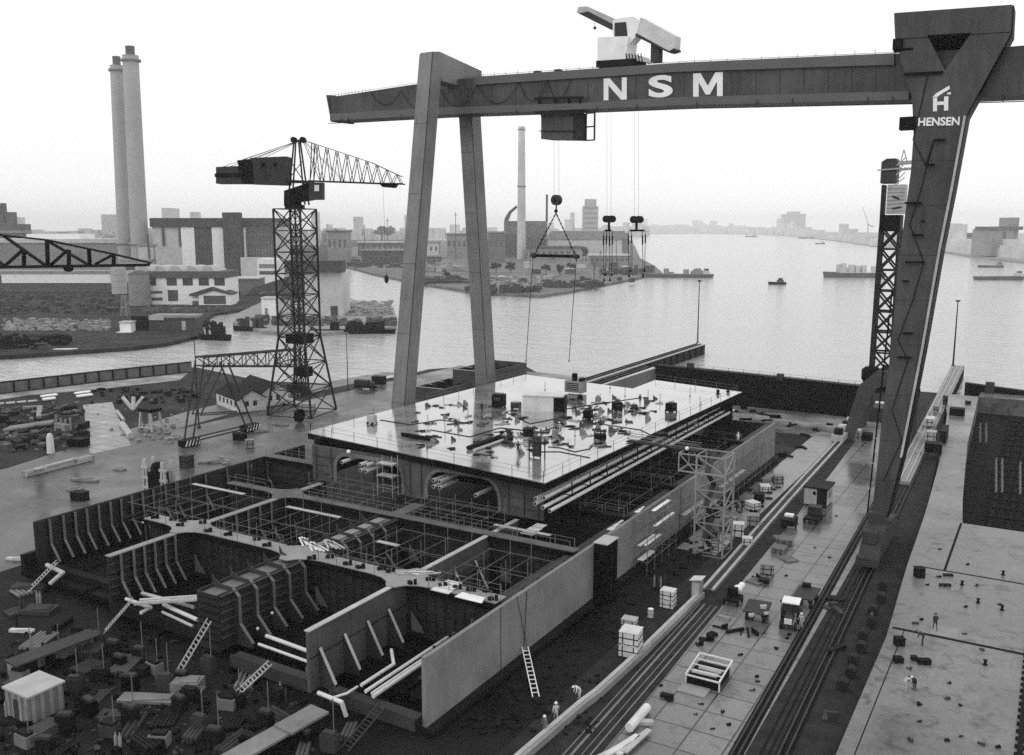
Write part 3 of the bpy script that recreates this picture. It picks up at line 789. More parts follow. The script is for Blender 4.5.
# emblem and name
b = MB()
for q in ([(933, 111.5), (933.2, 97.2), (937.2, 97.0), (937, 111.2)], [(944, 110.8), (944.2, 96.6), (948.4, 96.3), (948.2, 110.4)], [(936.9, 105.2), (937, 101.8), (944.3, 101.4), (944.2, 104.8)],
          [(932, 98), (936, 93.5), (949.5, 85.6), (949.6, 89), (939, 95.6), (937.2, 97.4)], [(947.2, 94.5), (947.3, 92.6), (951, 92.4), (951, 94.2)]):
    b.ext([lp(*p) + Vector((0, -.06, 0)) for p in q], (0, .03, 0))
b.build('emblem', 'white_paint', leg)
bl = lp(918, 126.2); br = lp(959.5, 125.4)
text_part('HENSEN', leg, 'white_paint', bl + Vector((0, -.06, 0)), br - bl, (0, 0, 1), (br - bl).length, (lp(918, 117.8) - bl).length, (0, -1, 0), 'lettering', 0.03)
# cable drum boxes on the leg
b = MB(); p = lp(905, 42); b.box(p.x - 1.3, GY - .5, p.z - .8, p.x - .2, GY + 1.5, p.z + .4); b.build('lamp_platform', 'black_steel', leg); b = MB(); p = lp(914, 119); b.box(p.x - 1.6, GY - .2, p.z - 1.2, p.x + .2, GY + 1.2, p.z + .3); b.build('lamp_platform', 'black_steel', leg); b = MB(); p = lp(904, 50); b.box(p.x - 1.2, GY, p.z - .1, p.x + 1, GY + 1, p.z + .2)
b.build('lamp_platform', 'black_steel', leg)
# bogie of the rigid leg
bx, by = P[9].x + .8, GY
b = MB(); b.ext([(bx - 1.2, by - 6.5, 1.0), (bx - 1.2, by + 10, 1.0), (bx - 1.2, by + 8, 3.6), (bx - 1.2, by - 2, 4.8), (bx - 1.2, by - 5, 2.6)], (2.4, 0, 0))
bo = b.build('bogie', 'mid_steel', gan)
for k in range(6):
    b = MB(); y = by - 5.6 + k * 2.8; b.tube((bx - .55, y, .75), (bx + .55, y, .75), .6, 14); b.build('wheel', 'dark_steel', bo)
b = MB(); b.box(bx - 1.3, by - 7.0, .8, bx + 1.3, by - 5.9, 1.9); b.build('buffer', 'mid_steel', bo)
b = MB(); b.obox((bx - .2, by - 4, 3.0), 1.6, 1.4, 1.5); b.build('motor', 'mid_steel', bo); b = MB(); b.obox((bx, by - 1.2, 4.6), 1.9, 1.2, 1.6); b.build('gearbox', 'mid_steel', bo)
# flexible A-leg at the far end
LX = -96.0
def box_leg(tops, bots, wx, wy, m, side_m):
    t, q = tops, bots
    b = MB(); vs = []
    for c in (q, t):
        for dx, dy in ((0, 0), (wx, 0), (wx, wy), (0, wy)): vs.append((c.x + dx, c.y + dy, c.z))
    b.add(vs, [(0, 3, 2, 1), (4, 5, 6, 7), (0, 1, 5, 4), (1, 2, 6, 5), (2, 3, 7, 6), (3, 0, 4, 7)])
    return b.build('flexible_leg', m, gan)
ft = ON(419.5, 54, 0, LX); fb = G(390, 486, 0.0); fb = ON(387, 460, 0, LX)
ftv = Vector((LX, ft.y, ft.z)); d = (ftv - Vector((LX, fb.y, fb.z))); q = Vector((LX, fb.y, fb.z)) - d * ((fb.z - 1.2) / d.z)
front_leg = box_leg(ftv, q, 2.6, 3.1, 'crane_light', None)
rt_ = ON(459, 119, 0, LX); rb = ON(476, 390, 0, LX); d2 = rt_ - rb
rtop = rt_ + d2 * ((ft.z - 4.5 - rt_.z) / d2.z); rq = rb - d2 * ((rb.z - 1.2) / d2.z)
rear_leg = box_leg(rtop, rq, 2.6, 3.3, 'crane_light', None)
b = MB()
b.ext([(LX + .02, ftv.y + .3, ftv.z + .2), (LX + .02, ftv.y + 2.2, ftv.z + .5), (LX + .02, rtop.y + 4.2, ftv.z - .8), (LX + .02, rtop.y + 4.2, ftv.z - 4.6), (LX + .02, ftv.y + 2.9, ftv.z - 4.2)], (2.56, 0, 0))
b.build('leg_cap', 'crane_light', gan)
for lg, c0, c1, s in ((front_leg, ftv, q, 1), (rear_leg, rtop, rq, 1)):
    b = MB(); b.bar(c0 + Vector((2.62, .12, 0)), c1 + Vector((2.62, .12, 0)), .12); b.build('corner_strip', 'crane_seam', lg)
    b = MB()
    n = 6
    for k in range(1, n): c = c0.lerp(c1, k / n); b.box(c.x - .02, c.y - .02, c.z, c.x + 2.63, c.y + .2, c.z + .06)
    b.build('weld_seam', 'mid_steel', lg)
for c in (q, rq):
    b = MB(); b.box(c.x - .3, c.y - 3, .9, c.x + 2.8, c.y + 6, 2.6); bo = b.build('bogie', 'mid_steel', gan)
    for k in range(4): b = MB(); y = c.y - 2 + k * 2.4; b.tube((c.x + .6, y, .7), (c.x + 1.9, y, .7), .6, 14); b.build('wheel', 'dark_steel', bo)

# trolley below the girder
tro = thing('hoist_trolley', 'dark box trolley hanging below the gantry girder left of the big letter N', 'hoist trolley', gf(562, 130))
c = gf(541, 139); c2 = gf(573, 139.5); zt = gf(541, 115).z
b = MB(); b.ext([c, c2, Vector((c2.x, c2.y, zt)), Vector((c.x, c.y, zt))], gback * 3.4); b.build('cabin', 'crane_grey', tro)
b = MB(); c3 = gf(583, 139.5)
fr = [gf(574, 139), gf(582.5, 138.5)]
for p in fr:
    for k in (0.1, 3.2): b.bar(p + gback * k, Vector((p.x, p.y, zt)) + gback * k, .22)
for z_ in (0.0, .5, 1.0):
    for k in (0.1, 3.2): b.bar(fr[0].lerp(Vector((fr[0].x, fr[0].y, zt)), z_) + gback * k, fr[1].lerp(Vector((fr[1].x, fr[1].y, zt)), z_) + gback * k, .2)
b.bar(gf(540, 131) + gout * .2, gf(586, 131) + gout * .2, .14)
b.build('frame', 'lattice_dark', tro)
b = MB()
for x in (541, 557, 571, 582): b.bar(gf(x, 116) + gback * .3, gf(x, 98) + gout * .7, .3)
b.bar(gf(538, 99) + gout * .8, gf(586, 98) + gout * .8, .35); b.bar(gf(538, 113) + gout * .6, gf(586, 112) + gout * .6, .4)
b.build('carriage', 'dark_steel', tro)
b = MB()
for k in (.3, 2.8):
    for x in (543, 556, 570): p = gf(x, 112) + gback * k; b.tube(p - gdir * .2, p + gdir * .2, .35, 10)
b.build('wheel', 'black_steel', tro)

# lifting hook with triangular sling and spreader beam
def gpl(px, py, k):
    return ONV(px, py, (A0[0] + gback.x * k, A0[1] + gback.y * k), (A1[0] + gback.x * k, A1[1] + gback.y * k))
def gz(px, py, k=2.4): return gpl(px, py, k)
hk = thing('spreader_hook', 'round hook block with a wide triangle of chains and a black spreader beam', 'lifting hook', gz(556, 360))
b = MB(); c = gz(556.5, 200); b.tube(c - gback * .5, c + gback * .5, .85, 16); b.build('sheave_block', 'mid_steel', hk)
b = MB(); b.tube(c - gback * .55, c - gback * .5, .35, 10); b.bar(c, gz(556, 215), .18); b.ball(gz(556, 211), .32); b.build('hook', 'black_steel', hk)
L_, R_ = gz(534, 255.5), gz(576, 256.5)
for e_, nm in ((L_, 'a'), (R_, 'b')):
    b = MB(); a_ = gz(556, 213); n = 22
    for k in range(n): p = a_.lerp(e_, (k + .1) / n); q_ = a_.lerp(e_, (k + .85) / n); b.bar(p, q_, .2 if k % 2 else .13)
    b.build('chain', 'dark_steel', hk)
b = MB(); b.bar(L_ - gdir * -.6, R_ + gdir * -.6, .42, .5); b.build('spreader_beam', 'black_steel', hk)
b = MB(); b.ball(L_, .5); b.ball(R_, .45); b.build('shackle', 'mid_steel', hk)
for e_, px in ((gz(533, 257), 526), (gz(576.5, 258), 569)):
    b = MB(); b.tube(e_, gz(px, 361), .06, 5); b.ball(gz(px, 361), .14); b.build('sling_rope', 'dark_steel', hk)
b = MB()
for s in (-.5, .5): b.tube(c + gdir * s, gz(556.5, 118) + gdir * s, .022, 4)
b.build('hoist_rope', 'mid_steel', hk)
for cx, cy, lx, rx, lab in ((609, 219, (605, 611), 280, 'left of the two narrow sling hooks, its slings close together'), (636.5, 219.5, (630, 644), 276, 'right of the two narrow sling hooks, slings spread by a short bar')):
    h = thing('sling_hook', lab, 'lifting hook', gz(cx, 275))
    c = gz(cx, cy); b = MB(); b.tube(c - gdir * .55 - gback * .4, c - gdir * .55 + gback * .4, .55, 12); b.tube(c + gdir * .45 - gback * .4, c + gdir * .45 + gback * .4, .55, 12); b.build('sheave_block', 'dark_steel', h)
    b = MB(); b.bar(c, gz(cx, 230), .3); b.build('hook', 'black_steel', h)
    b = MB(); b.bar(gz(lx[0], 230.5), gz(lx[1], 230.5), .3); b.build('cross_bar', 'black_steel', h)
    for x in lx:
        for k in (0, .9):
            b = MB(); p = gz(x, 231) + gback * (k - .45); q_ = gz(x + (-1 if k else .6), rx - 5 * (k > 0)) + gback * (k - .45)
            b.tube(p, q_, .05, 5); b.bar(p.lerp(q_, .1), p.lerp(q_, .3), .18); b.ball(q_, .2); b.build('sling_rope', 'dark_steel', h)
    b = MB()
    for s in (-.4, .4): b.tube(c + gdir * s, gz(cx, 112) + gdir * s, .018, 4)
    b.build('hoist_rope', 'mid_steel', h)

# white maintenance crane on top of the girder
def kz(px, py, k=2.0): return gpl(px, py, 1.6) + gback * (k - 1.6)
mc = thing('deck_crane', 'small white slewing crane on top of the gantry girder above the letters', 'deck crane', kz(622, 66))
def kbox(pl, k0, k1, name, m, par=mc): b = MB(); b.ext([kz(x, y, k0) for x, y in pl], gback * (k1 - k0)); return b.build(name, m, par)
kbox([(599, 61.5), (637, 59), (637, 66), (599, 68)], .8, 4.2, 'base_frame', 'dark_steel')
kbox([(599, 37.5), (630, 36.5), (627, 60), (599, 61.5)], 1.2, 3.8, 'machine_house', 'white_paint')
kbox([(627, 53), (641, 56), (645, 62), (628, 60)], 1.2, 3.8, 'machine_skirt', 'off_white')
b = MB()
for x in range(628, 644, 3): b.bar(kz(x, 54, 1.0), kz(x + 1.5, 62, 1.0), .12)
b.build('grille', 'dark_steel', mc)
b = MB(); b.lathe(kz(622, 45.5, 2.5), [(1.05, 0), (1.05, .25), (.7, .25), (.7, .9)], 16); b.build('slewing_ring', 'mid_steel', mc)
kbox([(613, 20), (622, 17.5), (634, 16.5), (640, 21), (636, 36), (630, 43), (615, 44), (612.5, 34)], 1.6, 3.4, 'crane_house', 'white_paint')
kbox([(615, 23), (626, 22), (628, 40), (615, 40)], 1.45, 1.6, 'house_opening', 'mid_steel')
kbox([(575, 12), (577, 6.5), (585, 5.8), (616, 20), (614, 31), (611, 30)], 2.0, 3.0, 'jib', 'pale_grey')
kbox([(577, 13), (587, 11), (612, 24), (611, 30)], 1.9, 2.0, 'jib_web', 'mid_steel')
kbox([(640, 17), (675, 36), (674, 50), (669, 51), (636, 33)], 1.7, 3.3, 'counterweight_arm', 'off_white')
kbox([(636, 33), (669, 51), (674, 48), (675, 50.5), (668, 52.5), (635, 36)], 1.6, 3.4, 'arm_flange', 'mid_steel')
kbox([(649.5, 40), (658, 44), (657.5, 62), (649, 62)], 2.0, 3.0, 'counterweight', 'mid_steel')
b = MB(); b.tube(kz(591, 16, 2.5), kz(591.5, 29, 2.5), .03, 4); b.ball(kz(591.5, 27, 2.5), .25); b.build('hook_line', 'mid_steel', mc)
for px, py in ((536, 69), (557, 67.5)):
    p = kz(px, py + 5, 2); b = MB(); b.box(p.x - .5, p.y - .5, p.z - 1.0, p.x + .5, p.y + .5, p.z + .5); b.build('junction_box', 'mid_steel', gan)

# ------------------------------------------------------------ lattice tower crane on its portal
tc = thing('tower_crane', 'dark lattice tower crane with long jib and machinery house on a wide portal', 'tower crane', (-143, 150, 0))
cx, cy = -146.5, 153.0; hw = 3.35; zb = 18.0
zt = HT((cx, cy), 209)
ang = R(12)
def rot(dx, dy): return (cx + dx * math.cos(ang) - dy * math.sin(ang), cy + dx * math.sin(ang) + dy * math.cos(ang))
def quad(h, z): return [(*rot(-h, -h), z), (*rot(h, -h), z), (*rot(h, h), z), (*rot(-h, h), z)]
b = MB(); b.lattice(quad(hw, zb), quad(hw, zt), 6, .34, .2); b.build('lattice_mast', 'lattice_dark', tc)
b = MB()
for k in range(1, 6): b.box(cx - .6, cy - .6, zb + (zt - zb) * k / 6, cx + .6, cy + .6, zb + (zt - zb) * k / 6 + .15)
b.lattice([(cx - .7, cy - .7, 4), (cx + .7, cy - .7, 4), (cx + .7, cy + .7, 4), (cx - .7, cy + .7, 4)], [(cx - .7, cy - .7, zt), (cx + .7, cy - .7, zt), (cx + .7, cy + .7, zt), (cx - .7, cy + .7, zt)], 16, .22, .12)
b.build('stair_shaft', 'lattice_dark', tc)
b = MB(); b.lattice(quad(5.6, .5), quad(hw, zb), 3, .36, .2); b.build('lower_tower', 'lattice_dark', tc)
b = MB(); b.box(cx - 2.2, cy - 2.2, zb - 1.5, cx + 2.2, cy + 2.2, zb + .6); b.build('winch_house', 'black_steel', tc); b = MB(); b.obox((cx + 1, cy, 9), 3, 2.4, 2.2); b.build('switch_house', 'black_steel', tc)
# portal arm towards the camera
py0 = 122.0; za0 = HT((-146, 119), 367); zt0 = HT((-146, 119), 358)
b = MB()
zA, zB = HT((-146, 147), 366), HT((-146, 147), 349)
for x in (-144.6, -142.2): b.truss((x, py0, za0), (x, 148, zA), (x, py0, zt0), (x, 148, zB), 8, .28, .15)
for k in range(9):
    y = py0 + (148 - py0) * k / 8; z = za0 + (zA - za0) * k / 8; z2 = zt0 + (zB - zt0) * k / 8
    b.bar((-144.6, y, z), (-142.2, y, z), .16); b.bar((-144.6, y, z2), (-142.2, y, z2), .16)
b.build('portal_truss', 'mid_steel', tc)
b = MB()
for x in (-144.6, -142.2):
    b.bar((x, py0, za0 + 1), (x - .3, 118.5, 1.2), .26); b.bar((x, 128, za0), (x, 134, 1.2), .26)
    b.bar((x, 119, 1.2), (x, 134, 1.2), .25); b.bar((x, py0 - 1.5, 6.0), (x, 132, 4.6), .22); b.bar((x, py0 - 1.5, 6.0), (x, 127, za0), .22)
b.build('portal_leg', 'mid_steel', tc)
for y in (118.7, 134.4):
    b = MB(); b.box(-144.6, y - 2.0, .2, -142.8, y + 2.0, 1.5); bo = b.build('bogie', 'black_steel', tc)
    b = MB()
    for k in range(5): b.ext([(-142.78, y - 1.8 + k * .8, .3), (-142.78, y - 1.5 + k * .8, .3), (-142.78, y - 1.0 + k * .8, 1.4), (-142.78, y - 1.3 + k * .8, 1.4)], (.03, 0, 0))
    b.build('warning_stripe', 'white_paint', bo)
b = MB(); b.tube((-141, 146, 1.6), (-140.4, 146, 1.6), 1.5, 18); b.build('cable_reel', 'black_steel', tc)
# slewing part: along the picture's width
jd = Vector((math.cos(R(27)), math.sin(R(27)), 0)); jn = Vector((-jd.y, jd.x, 0))
jc = Vector((cx, cy, 0))
def JP(px, py, k=0.0):
    p0 = (cx, cy); p1 = (cx + jd.x, cy + jd.y); return ONV(px, py, p0, p1) + jn * k
zj = JP(300, 184).z
b = MB(); b.lathe((cx, cy, zt), [(2.2, 0), (2.2, .8), (1.5, 1.0), (1.5, 2.2)], 14); b.build('slewing_ring', 'black_steel', tc)
b = MB()
for s in (-1.6, 1.6):
    for xa, ya in ((290, 205), (307, 205)): b.bar(JP(xa, ya, s), JP(297 + (xa - 298) * .25, 140, s * .4), .26)
b.bar(JP(286, 183, -1.6), JP(311, 183, -1.6), .25); b.bar(JP(290, 205, -1.6), JP(307, 183, -1.6), .18); b.bar(JP(291, 160, -1), JP(306, 182, -1.6), .16); b.bar(JP(305, 160, -1), JP(289, 182, -1.6), .16)
b.build('apex_mast', 'lattice_dark', tc)
b = MB()
for x in (294, 303): b.tube(JP(x, 140, -.6), JP(x, 140, .6), .65, 12)
b.build('apex_sheave', 'black_steel', tc)
b = MB()
top = [(307, 141), (345, 153), (380, 166), (402, 180)]; bot = [(310, 181), (345, 182.2), (378, 183.5), (404, 184)]
for s in (-1.5, 1.5):
    for (a, c) in zip(bot, bot[1:]): b.bar(JP(*a, s), JP(*c, s), .26)
    n = 9
    for k in range(n):
        x0_, x1_ = 312 + k * 10, 312 + (k + 1) * 10
        def tp(x): return 141 + (x - 306) * .33 + max(0, x - 372) * .14
        def bt(x): return 181 + (x - 310) * .033
        a, c = (x0_, bt(x0_)), (x1_, tp(x1_))
        b.bar(JP(a[0], a[1], s), JP((x0_ + x1_) / 2, tp((x0_ + x1_) / 2), s * .6), .12); b.bar(JP((x0_ + x1_) / 2, tp((x0_ + x1_) / 2), s * .6), JP(x1_, bt(x1_), s), .12)
        b.bar(JP(x0_, tp(x0_), s * .6), JP(x1_, tp(x1_), s * .6), .14)
for k in range(10): x = 312 + k * 10; b.bar(JP(x, 181 + (x - 310) * .033, -1.5), JP(x, 181 + (x - 310) * .033, 1.5), .12)
for s in (-1, 1): b.bar(JP(300, 139.5, s * .5), JP(313, 143.3, s * .95), .16); b.bar(JP(313, 143.3, s * .95), JP(312, 181, s * 1.5), .16); b.bar(JP(303, 140, s * .5), JP(345, 182, s * 1.5), .08); b.bar(JP(303, 140, s * .5), JP(322, 181.3, s * 1.5), .1)
b.build('jib', 'lattice_dark', tc)
b = MB(); b.ext([JP(380, 183.5, -1.2), JP(398, 184, -1.2), JP(395, 188, -1.2), JP(383, 187, -1.2)], jn * 2.4); b.build('jib_trolley', 'black_steel', tc)
b = MB()
for x, y in ((220, 167), (245, 158), (258, 157)):
    for s in (-1, 1): b.bar(JP(299, 141, s * .4), JP(x, y + 2, s * 1.4), .09)
b.build('tie_rod', 'lattice_dark', tc)
b = MB()
for s in (-1.6, 1.6): b.bar(JP(220, 177, s), JP(312, 182, s), .36)
b.build('counter_jib', 'lattice_dark', tc)
def jbox(pl, k0, k1, name, m, par=tc): b = MB(); b.ext([JP(x, y, k0) for x, y in pl], jn * (k1 - k0)); return b.build(name, m, par)
h_ = jbox([(253, 158.5), (289, 157), (289, 185.5), (257, 184.5), (256, 165)], -2.0, 2.0, 'machinery_house', 'mid_steel')
jbox([(240, 161), (253, 159.5), (257, 184.5), (246, 184)], -1.9, 1.9, 'rear_house', 'black_steel')
jbox([(219, 167.5), (240, 166.5), (246, 184), (219, 184)], -1.8, 1.8, 'counterweight', 'mid_steel')
jbox([(218, 174), (246, 173.5), (246, 177.5), (218, 177.5)], -1.95, 1.95, 'counterweight_band', 'black_steel')
for x in (266, 278): jbox([(x - 2, 163), (x + 2, 163), (x + 2, 168), (x - 2, 168)], -2.03, -2.0, 'window', 'black_steel', h_)
jbox([(286, 191), (313, 182), (313, 200), (300, 202), (286, 206)], -1.5, 1.5, 'slewing_frame', 'black_steel')
cb_ = jbox([(312, 183), (325, 183), (325, 200), (312, 200)], -2.4, -.2, 'driver_cab', 'mid_steel')
jbox([(317.5, 185.5), (322, 185.5), (322, 191.5), (317.5, 191.5)], -2.43, -2.4, 'window', 'white_paint', cb_)
b = MB(); b.tube(JP(383, 187), JP(386.5, 275), .03, 4); b.ball(JP(386.5, 279), .5, 1, 1, 1.9); b.build('hook_line', 'lattice_dark', tc)

# ------------------------------------------------------------ lattice crane behind the rigid leg
c2 = thing('lattice_crane', 'dark lattice crane on a slanted box portal half hidden behind the lettered gantry leg', 'crane', (-29, 196, 0))
X2, Y2 = -29.5, 196.0
zp = HT((X2, Y2), 372); zt2 = HT((X2, Y2), 228)
def q2(h, z): return [(X2 - h, Y2 - h, z), (X2 + h, Y2 - h, z), (X2 + h, Y2 + h, z), (X2 - h, Y2 + h, z)]
b = MB(); b.lattice(q2(1.9, zp), q2(1.7, zt2), 7, .5, .34); b.build('lattice_mast', 'lattice_dark', c2)
z3 = HT((X2, Y2), 215)
b = MB(); b.box(X2 - 1.9, Y2 - 2, z3 - 3.2, X2 + 1.9, Y2 + 2, z3); b.build('mast_head', 'black_steel', c2)
z4 = HT((X2, Y2), 185)
b = MB(); b.box(X2 - .8, Y2 - 2, z3 + .2, X2 + 2.4, Y2 + 1.2, z4); b.build('driver_cab', 'pale_grey', c2)
b = MB(); b.box(X2 - 1.9, Y2 - 2.05, z3, X2 - 1.4, Y2 + 1.2, z4); b.bar((X2 + .2, Y2 - 2.05, z3 + 3.6), (X2 + 1.5, Y2 - 2.05, z3 + 3), .3); b.bar((X2 + .3, Y2 - 2.05, z3 + 1.2), (X2 + 1.9, Y2 - 2.05, z3 + 1.5), .3); b.build('cab_frame', 'lattice_dark', c2)
z5 = HT((X2, Y2), 159)
b = MB(); b.box(X2 - 2.2, Y2 - 2, z4 + .3, X2 + .6, Y2 + 2, z5 - .6); b.ext([(X2 - 2.2, Y2 - 2, z5 - .6), (X2 + .6, Y2 - 2, z5 - .6), (X2 + .4, Y2 - 2, z5), (X2 - 1.3, Y2 - 2, z5)], (0, 4, 0)); b.build('machinery_house', 'mid_steel', c2)
b = MB()
for k in range(7): b.bar((X2 - .8, Y2 - 2.06, z3 + .6 + k * .75), (X2 + 2.4, Y2 - 2.06, z3 + .9 + k * .7), .14)
for k in range(5): b.bar((X2 + .6 + .3 * (k % 2), Y2 - 2, z4 + k * .9), (X2 + 2.2, Y2 - 2, z4 + 1.3 + k * .95), .2)
b.bar((X2 - 2.8, Y2 - 2.2, z4 + 2.8), (X2 + 1, Y2 - 2.2, z4 + 3), .25); b.bar((X2 + 1, Y2 - 1, z5 - 1), (X2 + 1.6, Y2 - 1, z5 + 1.6), .18); b.bar((X2 + 2.4, Y2 - 1, z5 - 1), (X2 + 1.6, Y2 - 1, z5 + 1.6), .18)
b.build('jib_foot', 'pale_grey', c2)
b = MB(); b.bar((X2 + .8, Y2 - 1, z5 - .9), (X2 + 11, Y2 - 1, z5 - .4), .7); b.bar((X2 + .8, Y2 - 1, z5 - 2.1), (X2 + 11, Y2 - 1, z5 - 1.6), .5); b.build('jib', 'pale_grey', c2)
b = MB(); b.box(X2 - 2.6, Y2 - 2.6, zp - 3.4, X2 + 2.6, Y2 + 2.6, zp); b.lathe((X2 - 1.6, Y2 - 2, zp - 2), [(1.5, 0), (1.9, .8), (1.9, 2.6), (1.2, 3.2)], 12); b.build('slewing_base', 'black_steel', c2)
# box portal: two bent legs
pl = [ON(x, y, 1, 190.0) for x, y in ((841, 442), (849, 446), (869, 404), (876, 388), (890, 386), (890, 372), (877, 371), (859, 385))]
for dy in (0, 9):
    b = MB(); b.ext([p + Vector((0, dy, 0)) for p in pl], (0, 1.6, 0)); b.build('portal_leg', 'crane_grey', c2)
b = MB(); b.box(X2 - 1, 190.2, zp - 5, -22.6, 191.7, zp - 3.4); b.box(X2 - 1, 199.2, zp - 5, -22.6, 200.7, zp - 3.4); b.box(-24.2, 190.1, .8, -22.6, 191.8, zp - 3.4); b.box(-24.2, 199.1, .8, -22.6, 200.8, zp - 3.4); b.build('portal_frame', 'crane_grey', c2)
p = pl[0]
b = MB(); b.box(p.x - 1.2, 186, .3, p.x + 1.2, 204, 1.5); b.build('bogie', 'pale_grey', c2)
for k in range(4): b = MB(); b.obox((p.x - .1, 187.5 + k * 4, 1.5), 1.5, 1.6, 1.2); b.build('motor', 'off_white' if k % 2 else 'dark_steel', c2)
# the crane jib poking in at the left edge (its crane stands outside the picture)
lj = thing('truss_jib_crane', 'black trussed crane jib reaching in from the left edge in front of the far plant', 'crane', (-172, 78, 0))
e0 = G(-60, 480); D = 185.0
fh = Vector((_fw.x, _fw.y, 0)).normalized()
pA = Vector((0, 0, 0)) + fh * D
def W(px, py, dk=0.0): return ONV(px, py, (pA.x, pA.y), (pA.x + _rt.x, pA.y + _rt.y)) + fh * dk
b = MB()
for s in (0, .7):
    b.bar(W(-60, 268, s), W(148, 265, s), .75, .55)
    ch = [(-60, 226), (8, 236), (46, 240), (112, 254), (150, 263)]
    for a, c in zip(ch, ch[1:]): b.bar(W(*a, s), W(*c, s), .3)
    for a, c in (((3, 236), (44, 265)), ((22, 250), (5, 265)), ((23, 250), (23, 266)), ((46, 240), (47, 265)), ((47, 241), (88, 265)), ((67, 250), (50, 265)), ((68, 250), (68, 266)), ((88, 249), (89, 265)), ((112, 255), (95, 264)), ((113, 255), (113, 264)), ((-40, 230), (3, 266)), ((-18, 248), (-40, 266))):
        b.bar(W(*a, s), W(*c, s), .36)
for x in (-40, 3, 47, 88, 113, 140): b.bar(W(x, 265), W(x, 265, .7), .25)
b.build('jib', 'black_steel', lj)
b = MB(); b.ball(W(66, 269, 1), .9, 1.3, 1, .7); b.build('jib_trolley', 'black_steel', lj)
b = MB(); p = W(-70, 250, 1); b.lattice([(p.x - 2, p.y - 2, 0), (p.x + 2, p.y - 2, 0), (p.x + 2, p.y + 2, 0), (p.x - 2, p.y + 2, 0)], [(p.x - 2, p.y - 2, 46), (p.x + 2, p.y - 2, 46), (p.x + 2, p.y + 2, 46), (p.x - 2, p.y + 2, 46)], 8, .4, .25); b.build('lattice_mast', 'lattice_dark', lj)
# ------------------------------------------------------------ quay on the right, pit, rails, kerbs
QZ = 1.2
mat('joint_dark', 0.012, 0.9, 0.2, 1, spec=.05)
PX0, PY0, PY1 = -8.9, 139.0, 244.0
quay = MB()
QL = [(-12.0, 28), (-12.2, 95), (-13.3, 117.5), (-14.4, 148), (-16, 180), (-19.1, 221), (-22.5, 250)]
PL_ = [(-9.0, PY0), (-10, 151), (-12.7, 192), (-14.9, PY1 + 6)]
quay.prism(QL[:3] + [(-14.0, PY0), (60, PY0), (60, 28)], -7, QZ)
quay.prism([(-14.0, PY0)] + QL[3:] + PL_[::-1], -7, QZ); quay.box(-14.9, PY1 + 6, -7, 60, 257, QZ)
structure(quay, 'quay', 'wet_quay')
b = MB(); b.prism(PL_ + [(60, PY1 + 6), (60, PY0)], -7, -2.85); structure(b, 'pit_floor', 'joint_dark')
b = MB()
for a, c in zip(QL, QL[1:]): b.ext([(a[0] - .04, a[1], -.2), (c[0] - .04, c[1], -.2), (c[0] - .04, c[1], 1.05), (a[0] - .04, a[1], 1.05)], (.03, 0, 0))
structure(b, 'quay_face', 'joint_dark')
b = MB()
for (x0, y0, x1, y1) in ((-12, 97.2, 4, 97.75), (-12, 117.6, 4, 118.0), (-9.3, 118, -9.0, 138.9), (-10.9, 30, -10.8, 97.2)):
    b.add([(x0, y0, QZ + .004), (x1, y0, QZ + .004), (x1, y1, QZ + .004), (x0, y1, QZ + .004)], [(0, 1, 2, 3)])
structure(b, 'quay_joints', 'joint_dark')
b = MB(); b.add([(-8.5, 97.9, QZ + .006), (-6, 97.9, QZ + .006), (-6, 100.5, QZ + .006), (-8.5, 100.5, QZ + .006)], [(0, 1, 2, 3)])
b.add([(-2.2, 118.2, QZ + .006), (2, 118.2, QZ + .006), (2, 130, QZ + .006), (-2.2, 130, QZ + .006)], [(0, 1, 2, 3)])
structure(b, 'quay_patch', 'concrete')
b = MB(); b.box(.1, 40, QZ, .5, 139, QZ + .25); b.box(1.3, 40, QZ, 1.7, 139, QZ + .25)
gr = thing('crane_track', 'dark sleepered crane track along the right end of the quay', 'crane track', (1, 90, QZ))
b.build('rail', 'black_steel', gr)
b = MB()
for k in range(70): b.box(-.1, 46 + k * 1.3, QZ + .002, 1.9, 46.5 + k * 1.3, QZ + .12)
b.build('sleeper', 'joint_dark', gr)
# rails of the gantry on the gravel strip
for xs, lab in (((-18.7, -18.2), 'pair of dark rails along the slab road, nearer to the slabs'), ((-15.4, -14.8), 'pair of dark rails in the gravel, nearer to the raised quay')):
    t = thing('crane_rail', lab, 'rail', (xs[0], 100, 0))
    for x in xs:
        b = MB(); b.bar((x, 34, .12), (x - 6.2, 250, .12), .16, .2); b.build('rail', 'mid_steel', t)
    b = MB(); b.bar(((xs[0] + xs[1]) / 2, 34, .03), ((xs[0] + xs[1]) / 2 - 6.2, 250, .03), xs[1] - xs[0] + .6, .06); b.build('rail_bed', 'black_steel', t)
b = MB()
for x in (-17.2, -16.6): b.bar((x, 50, .03), (x - 1.8, 116, .03), .14, .05)
structure(b, 'cable_trench', 'joint_dark')
b = MB()
for x, w_ in ((-32.2, .1), (-31.7, .22), (-30.9, .08), (-30.3, .14), (-29.5, .1)): b.ext([(x + 1.0, 50, .006), (x + 1.0 + w_, 50, .006), (x + w_, 96, .006), (x, 96, .006)], (0, 0, .06))
structure(b, 'ground_rails', 'crane_light')
